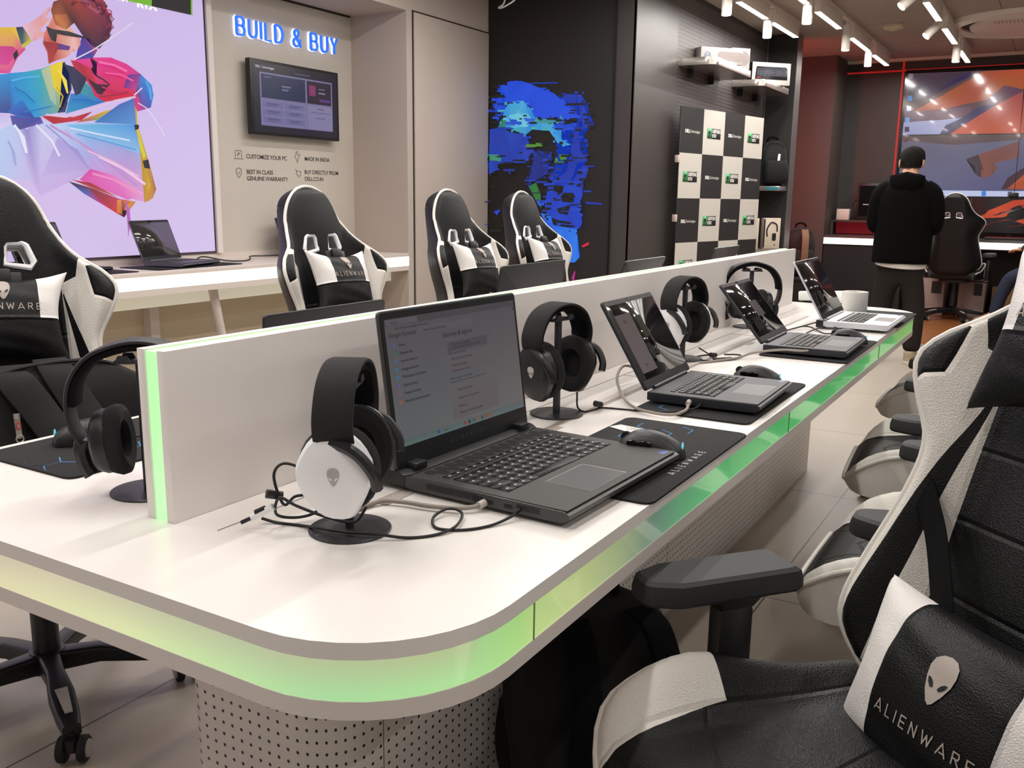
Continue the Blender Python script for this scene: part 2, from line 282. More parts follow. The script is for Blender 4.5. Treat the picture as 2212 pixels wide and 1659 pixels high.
POSTER=[([190,205,245,150,140,205,200,205,240,190,210,245,120,185,235,110,175,225,150,170,225,225,160,215,230,170,215,232,150,210,230,140,210,200,160,225,205,175,230,205,180,232,205,190,236,170,215,245,205,215,248],[2659,1570,2734,1510,2819,1560,2900,1551,3119,1567,3355,1576,3373,1438,3429,1247,3413,1171,3342,1175,3199,1211,3061,1321,2951,1271,2776,1199,2734,1266,2446,1310,2464,1478]),([120,190,232,70,150,220,150,190,235,200,190,235],[2942,1547,3355,1576,3377,1421,3157,1483]),([175,165,225,150,140,205,190,165,220,200,180,232],[2894,1483,3000,1428,3063,1336,2793,1290]),([222,70,170,235,120,200,240,170,215,225,110,190,220,80,170],[3063,1336,3189,1308,3375,1213,3273,1179,2995,1280]),([225,215,245,205,190,235,215,205,240],[2462,1457,2662,1570,2667,1534,2458,1422]),([190,150,210],[2854,1536,3033,1448,3188,1352,3334,1249,3343,1259,3197,1361,3041,1458,2861,1545]),([90,80,170,60,70,160,110,90,190,80,80,150],[2659,1570,2812,1574,2825,1546,2703,1508,2666,1527]),([30,25,40,120,50,60,200,60,110,225,150,60,40,30,40,210,60,60,200,40,120,60,110,200],[2934,1270,3054,1241,3216,1186,3322,1170,3242,1087,3200,1108,3119,1154,3015,1209]),([190,40,60,150,40,50,190,90,60],[2952,1279,3056,1265,3217,1191,3089,1230]),([225,140,60,235,160,70,190,100,50],[3206,1178,3230,1182,3233,1104,3201,1113]),([225,150,70,210,120,60],[3262,1154,3322,1170,3269,1120,3245,1129]),([25,20,30],[3230,1121,3259,1125,3242,1087]),([190,130,50,200,150,60,210,190,60,190,140,60,160,100,50,210,140,70,200,150,70,220,190,80],[3336,1704,3366,1710,3367,1577,3428,1365,3459,1239,3432,1188,3377,1165,3424,1255,3375,1454,3345,1575]),([225,210,70,215,200,60],[3355,1576,3371,1536,3406,1414,3385,1397,3367,1478]),([35,35,50],[3382,1388,3420,1398,3427,1348,3391,1351]),([35,35,50],[3343,1579,3375,1577,3371,1557,3348,1547]),([225,50,140,230,60,150,228,45,140,225,50,150,190,60,150,120,90,180,90,110,190,150,60,160,210,60,140,215,30,60,200,30,60,200,40,80,220,50,120],[3014,1870,3111,1890,3230,1905,3322,1885,3406,1843,3471,1782,3477,1733,3452,1673,3370,1646,3337,1712,3128,1669,3098,1743,3051,1799]),([60,130,210,60,150,220,50,140,210,70,90,190,110,70,160,90,60,150],[3406,1843,3472,1794,3480,1742,3457,1674,3402,1669,3369,1755]),([90,50,150,120,60,150,210,50,130],[3327,1831,3406,1843,3369,1755,3293,1763]),([55,25,50],[3076,1794,3136,1763,3209,1766,3158,1711,3132,1716,3100,1766]),([60,30,60],[3108,1882,3136,1870,3101,1827,3136,1798,3172,1786,3206,1763,3212,1770,3177,1793,3142,1805,3110,1829,3145,1871,3114,1889]),([200,40,60,170,30,60,210,40,70],[2996,1864,3039,1858,3107,1836,3136,1763,3076,1787,3011,1832]),([40,130,205,50,140,210,40,110,190,40,150,190],[2982,1701,3096,1712,3174,1677,2947,1601]),([60,150,160,50,140,190,40,130,180],[3066,1770,3098,1743,3128,1673,3042,1707,3007,1696]),([60,150,215,45,145,215,40,160,205,60,170,170,235,205,40,240,210,50,230,195,40,220,190,60,120,170,150,30,150,215,30,130,205,60,60,140,25,130,210],[2489,1721,2674,1763,2760,1780,2842,1804,2919,1839,2953,1851,2978,1828,2984,1731,2913,1605,2779,1568,2700,1566,2656,1580,2474,1572]),([170,190,165,190,200,150,170,190,150,150,190,180],[2833,1796,2884,1820,2902,1753,2899,1634,2869,1661,2861,1748]),([235,205,40,240,210,50,238,208,45,235,200,40,225,195,50],[2884,1820,2953,1851,2978,1828,2984,1731,2952,1661,2891,1722]),([50,100,190,30,120,205,60,60,150],[2641,1586,2724,1647,2779,1568,2701,1569]),([30,40,80],[2952,1845,2981,1797,2979,1724,2947,1655,2901,1605,2909,1600,2956,1651,2989,1724,2991,1801,2962,1850]),([40,40,75,50,50,90,35,35,60],[2969,1838,3011,1832,3080,1783,3034,1706,3007,1694,2987,1762]),([40,50,90,50,60,110],[2905,1603,2951,1649,2965,1662,2943,1607]),([195,40,60,180,30,50,200,50,60,160,30,45],[2816,1578,2862,1586,2988,1588,3097,1624,3031,1576,2875,1546]),([190,60,50,220,180,50,225,190,60,120,160,130],[2995,1562,3161,1629,3256,1657,3120,1583]),([60,120,190,60,90,180,70,110,190,90,150,215],[3101,1570,3257,1673,3351,1713,3355,1576]),([225,195,230],[2837,1583,2945,1581,3035,1610,3146,1650,3241,1686,3362,1716,3361,1726,3239,1696,3143,1660,3033,1619,2946,1591,2839,1592]),([230,190,40,225,180,50,235,130,60,220,60,140,215,50,140,225,70,150,190,50,120,230,100,90],[2512,1941,2722,1975,2752,1928,2762,1880,2720,1839,2674,1763,2491,1742,2504,1859]),([215,70,150,200,50,130,220,80,140],[2504,1866,2701,1886,2730,1869,2670,1798,2496,1790]),([30,25,45],[2698,1851,2719,1875,2725,1851,2703,1823]),([225,190,50,235,200,60],[2698,1970,2726,1975,2756,1933,2739,1916]),([40,45,75,50,60,90,210,190,70,60,110,120],[2724,1975,2758,1983,2798,1927,2749,1884,2736,1926]),([205,190,60,190,180,70],[2741,1897,2793,1934,2798,1922,2749,1884]),([232,190,205,228,170,185,225,150,160,230,180,195,215,120,110,225,150,140,228,165,170,235,185,190,230,160,160,225,170,180,228,180,195],[2758,1989,2794,2006,2858,2051,2903,2103,2907,2087,2874,2036,2906,2053,2891,2021,2852,1993,2850,1971,2798,1922]),([230,170,175,228,150,150,220,140,140,228,170,180],[2809,1962,2891,1981,2919,1973,2906,1951,2843,1945,2802,1923]),([220,120,110,225,140,120,225,170,150,235,185,165,232,180,170,225,165,150,215,140,140,230,175,165,220,150,140,200,90,80,170,50,50,160,40,45,190,70,60,170,50,50,190,80,70],[2867,1970,2923,2066,2988,2051,3041,1981,3057,1965,3044,1919,3009,1906,2999,1890,2972,1872,2920,1852,2875,1829,2874,1848,2872,1884,2853,1922,2862,1948]),([150,40,45,160,45,60,120,50,130,130,50,120,150,40,50,170,60,50],[2858,1931,2919,1935,2998,1927,2992,1910,2929,1903,2894,1844]),([90,50,130,80,50,140,110,60,140],[2932,1933,2998,1927,2988,1907,2933,1905]),([70,60,170,80,50,150,150,60,110,190,60,90,70,60,160],[3035,1910,3067,1982,3127,1968,3150,1929,3120,1889,3022,1867]),([235,180,175,240,190,185,225,150,150,220,140,130],[3002,1928,3015,1974,3050,1988,3057,1946,3030,1908]),([150,70,45,120,50,40,130,55,40,160,60,50,150,50,70,130,40,70,70,20,45,60,20,50,50,20,60,70,30,90,60,30,100,60,25,60,70,30,40,150,90,60,170,100,60],[2909,2081,2927,2124,2963,2141,3048,2156,3204,2184,3227,2135,3245,2054,3214,1988,3160,1938,3125,1945,3106,1978,3068,1993,3030,2043,2984,2006,2924,2026]),([175,90,110,140,40,80,90,30,60],[3057,2158,3136,2172,3205,2139,3166,2109]),([200,120,70,160,80,50,140,70,50],[2927,2063,2991,2080,3012,2040,2976,2005,2927,2019]),([110,30,60,70,20,45],[3204,2131,3249,2123,3218,2088]),([110,30,60,70,20,45],[3171,2163,3229,2158,3203,2115]),([110,30,60,70,20,45],[3208,2071,3247,2085,3241,2038]),([110,30,60,70,20,45],[3193,2000,3240,2022,3209,1979]),([95,30,70],[3216,2128,3230,2120,3209,2101,3215,2097,3237,2121,3221,2133]),([120,35,60],[3198,2149,3210,2148,3199,2137,3206,2134,3218,2150,3203,2156]),([140,60,45],[3058,2138,3071,2150,3082,2149,3084,2154,3069,2154,3055,2141]),([55,20,48],[3216,2094,3235,2091,3225,2070,3230,2070,3240,2093,3219,2098]),([120,35,60],[3204,2072,3211,2070,3197,2062,3201,2056,3220,2068,3211,2078]),([80,25,50],[3017,2127,3029,2132,3032,2126,3037,2129,3031,2137,3016,2131]),([95,30,70],[3215,2030,3220,2025,3201,2020,3201,2015,3223,2022,3221,2033]),([80,25,50],[3208,2029,3220,2024,3205,2011,3209,2008,3226,2025,3212,2033]),([95,30,70],[3135,2167,3153,2171,3153,2158,3159,2159,3157,2176,3135,2172]),([55,20,48],[3127,2167,3142,2172,3143,2163,3149,2166,3145,2177,3127,2172]),([160,50,70],[3078,2136,3099,2141,3100,2124,3109,2126,3104,2147,3079,2143]),([120,35,60],[3022,2131,3033,2142,3046,2143,3047,2149,3031,2147,3018,2134]),([80,25,50],[3222,2104,3229,2101,3213,2094,3216,2088,3236,2099,3229,2110]),([55,20,48],[3209,2036,3217,2028,3197,2016,3199,2013,3222,2027,3213,2039]),([120,35,60],[3236,2097,3242,2094,3227,2087,3229,2083,3247,2092,3240,2101]),([95,30,70],[3179,2135,3194,2139,3193,2129,3200,2131,3198,2145,3179,2141]),([80,25,50],[3123,2146,3134,2152,3136,2148,3142,2153,3135,2159,3120,2152]),([140,60,45],[3122,2153,3134,2155,3131,2147,3138,2148,3139,2160,3123,2159]),([55,20,48],[3147,2140,3167,2142,3164,2125,3172,2126,3173,2147,3149,2147]),([80,25,50],[3063,2161,3078,2166,3080,2157,3085,2159,3081,2170,3063,2165]),([120,35,60],[3242,2105,3254,2096,3233,2079,3237,2076,3260,2097,3246,2109]),([140,60,45],[3135,2134,3147,2138,3146,2131,3154,2133,3152,2145,3135,2141]),([55,20,48],[3209,2026,3215,2016,3189,2005,3191,2001,3219,2014,3215,2029]),([140,60,45],[3186,2160,3205,2167,3211,2154,3219,2159,3210,2175,3185,2167]),([160,50,70],[3207,2120,3219,2120,3212,2111,3218,2109,3225,2124,3210,2126]),([160,50,70],[3193,2135,3213,2140,3216,2125,3223,2128,3218,2146,3193,2141]),([160,50,70],[3224,2118,3241,2116,3230,2098,3238,2096,3249,2119,3228,2125]),([80,25,50],[3110,2172,3124,2173,3120,2161,3126,2161,3130,2178,3112,2178]),([55,20,48],[3026,2123,3036,2136,3050,2140,3050,2144,3033,2139,3022,2125]),([160,50,70],[3186,2148,3200,2150,3197,2140,3205,2140,3206,2156,3187,2155]),([95,30,70],[3215,2068,3220,2057,3192,2045,3194,2041,3225,2054,3221,2071]),([80,25,50],[3139,2146,3159,2157,3170,2146,3177,2152,3161,2164,3137,2152]),([95,30,70],[3215,2038,3219,2027,3193,2019,3194,2014,3223,2024,3221,2040]),([160,50,70],[3224,2135,3242,2131,3229,2110,3236,2108,3249,2134,3228,2141]),([80,25,50],[3229,2086,3236,2083,3222,2076,3225,2072,3242,2082,3234,2091]),([95,30,70],[3193,2112,3203,2109,3190,2098,3193,2096,3207,2109,3196,2116]),([160,50,70],[3165,2134,3178,2139,3178,2133,3186,2137,3182,2147,3164,2141]),([95,30,70],[3177,2146,3192,2148,3189,2136,3196,2137,3198,2153,3178,2152]),([55,20,48],[3188,2118,3196,2118,3185,2110,3190,2105,3205,2118,3194,2125]),([120,35,60],[3240,2064,3247,2056,3225,2045,3227,2040,3252,2053,3247,2067]),([160,50,70],[3118,2145,3139,2152,3144,2137,3153,2141,3144,2159,3117,2152]),([160,50,70],[3218,2071,3224,2062,3200,2052,3202,2047,3229,2060,3225,2075]),([80,25,50],[3073,2140,3085,2147,3089,2142,3094,2147,3086,2153,3070,2145]),([140,60,45],[3145,2169,3156,2176,3158,2172,3165,2179,3157,2183,3142,2175]),([55,20,48],[3182,2130,3195,2126,3180,2110,3185,2108,3202,2127,3186,2136]),([80,25,50],[3093,2142,3108,2144,3105,2132,3112,2133,3114,2149,3095,2148]),([230,235,252],[2661,1523,2701,1469,2709,1398,2722,1400,2713,1475,2671,1531]),([165,175,225],[2623,1450,2648,1394,2649,1337,2660,1339,2658,1398,2633,1455]),([235,225,250],[2772,1531,2846,1462,2880,1389,2891,1394,2856,1469,2780,1539]),([160,150,215],[2822,1535,2915,1466,2993,1386,3041,1333,3048,1339,3000,1391,2921,1472,2828,1541]),([215,225,250],[2956,1529,3113,1508,3298,1487,3301,1495,3115,1516,2959,1536]),([90,160,220],[2988,1501,3146,1475,3333,1440,3336,1448,3149,1482,2991,1508]),([245,205,235],[3101,1395,3244,1337,3374,1258,3384,1269,3253,1348,3108,1407]),([235,190,225],[3033,1426,3192,1369,3340,1300,3345,1308,3197,1377,3037,1433]),([200,170,225],[2920,1520,3032,1427,3132,1329,3138,1333,3038,1432,2925,1525]),([240,150,200],[3059,1308,3184,1279,3332,1208,3339,1217,3189,1288,3062,1317]),([30,110,180],[2681,1697,2732,1674,2775,1635,2781,1640,2737,1680,2685,1703]),([80,175,225],[2671,1723,2734,1744,2814,1760,2814,1769,2734,1753,2670,1731]),([20,120,190],[2719,1586,2800,1607,2867,1628,2866,1633,2799,1613,2718,1592]),([245,225,90],[2912,1803,2949,1756,2952,1698,2960,1699,2957,1760,2919,1808]),([205,170,30],[2896,1721,2925,1680,2904,1627,2911,1626,2933,1682,2903,1725]),([245,110,170],[3144,1866,3234,1861,3306,1839,3313,1850,3239,1872,3147,1877]),([190,30,90],[3151,1745,3242,1731,3318,1730,3320,1738,3245,1739,3154,1753]),([245,90,160],[3176,1818,3268,1820,3342,1797,3346,1804,3271,1828,3178,1825]),([150,30,60],[3140,1698,3224,1714,3311,1738,3310,1744,3223,1720,3139,1704]),([90,170,230],[3418,1807,3444,1762,3445,1713,3455,1715,3454,1765,3428,1811]),([30,100,180],[2978,1668,3057,1675,3127,1666,3129,1672,3058,1681,2979,1674]),([40,30,40,55,50,60,45,40,50,30,25,35],[2870,2002,2900,1995,2928,1987,2923,1971,2915,1934,2891,1940,2878,1972]),([45,40,45,60,60,65,30,25,30,35,30,35],[2900,1993,2992,1996,3106,1978,3067,1975,2981,1973,2923,1974]),([225,215,235],[3008,1862,3116,1922,3212,1984,3290,2038,3366,2093,3361,2098,3286,2043,3208,1990,3113,1927,3005,1868]),([235,220,245],[3362,1688,3410,1668,3456,1623,3502,1560,3520,1526,3526,1529,3507,1563,3461,1626,3414,1672,3366,1692]),([235,220,245],[3345,1725,3371,1745,3399,1768,3393,1772,3366,1749,3340,1729]),([190,110,200],[3241,1169,3262,1128,3263,1062,3243,988,3247,987,3268,1062,3267,1129,3246,1171]),([118,185,50],[3341,2223,3498,2252,3490,2199,3339,2200]),([30,28,32],[3500,2284,3765,2332,3753,2198,3490,2199]),([118,185,50],[3758,2331,3770,2334,3762,2198,3751,2198])]
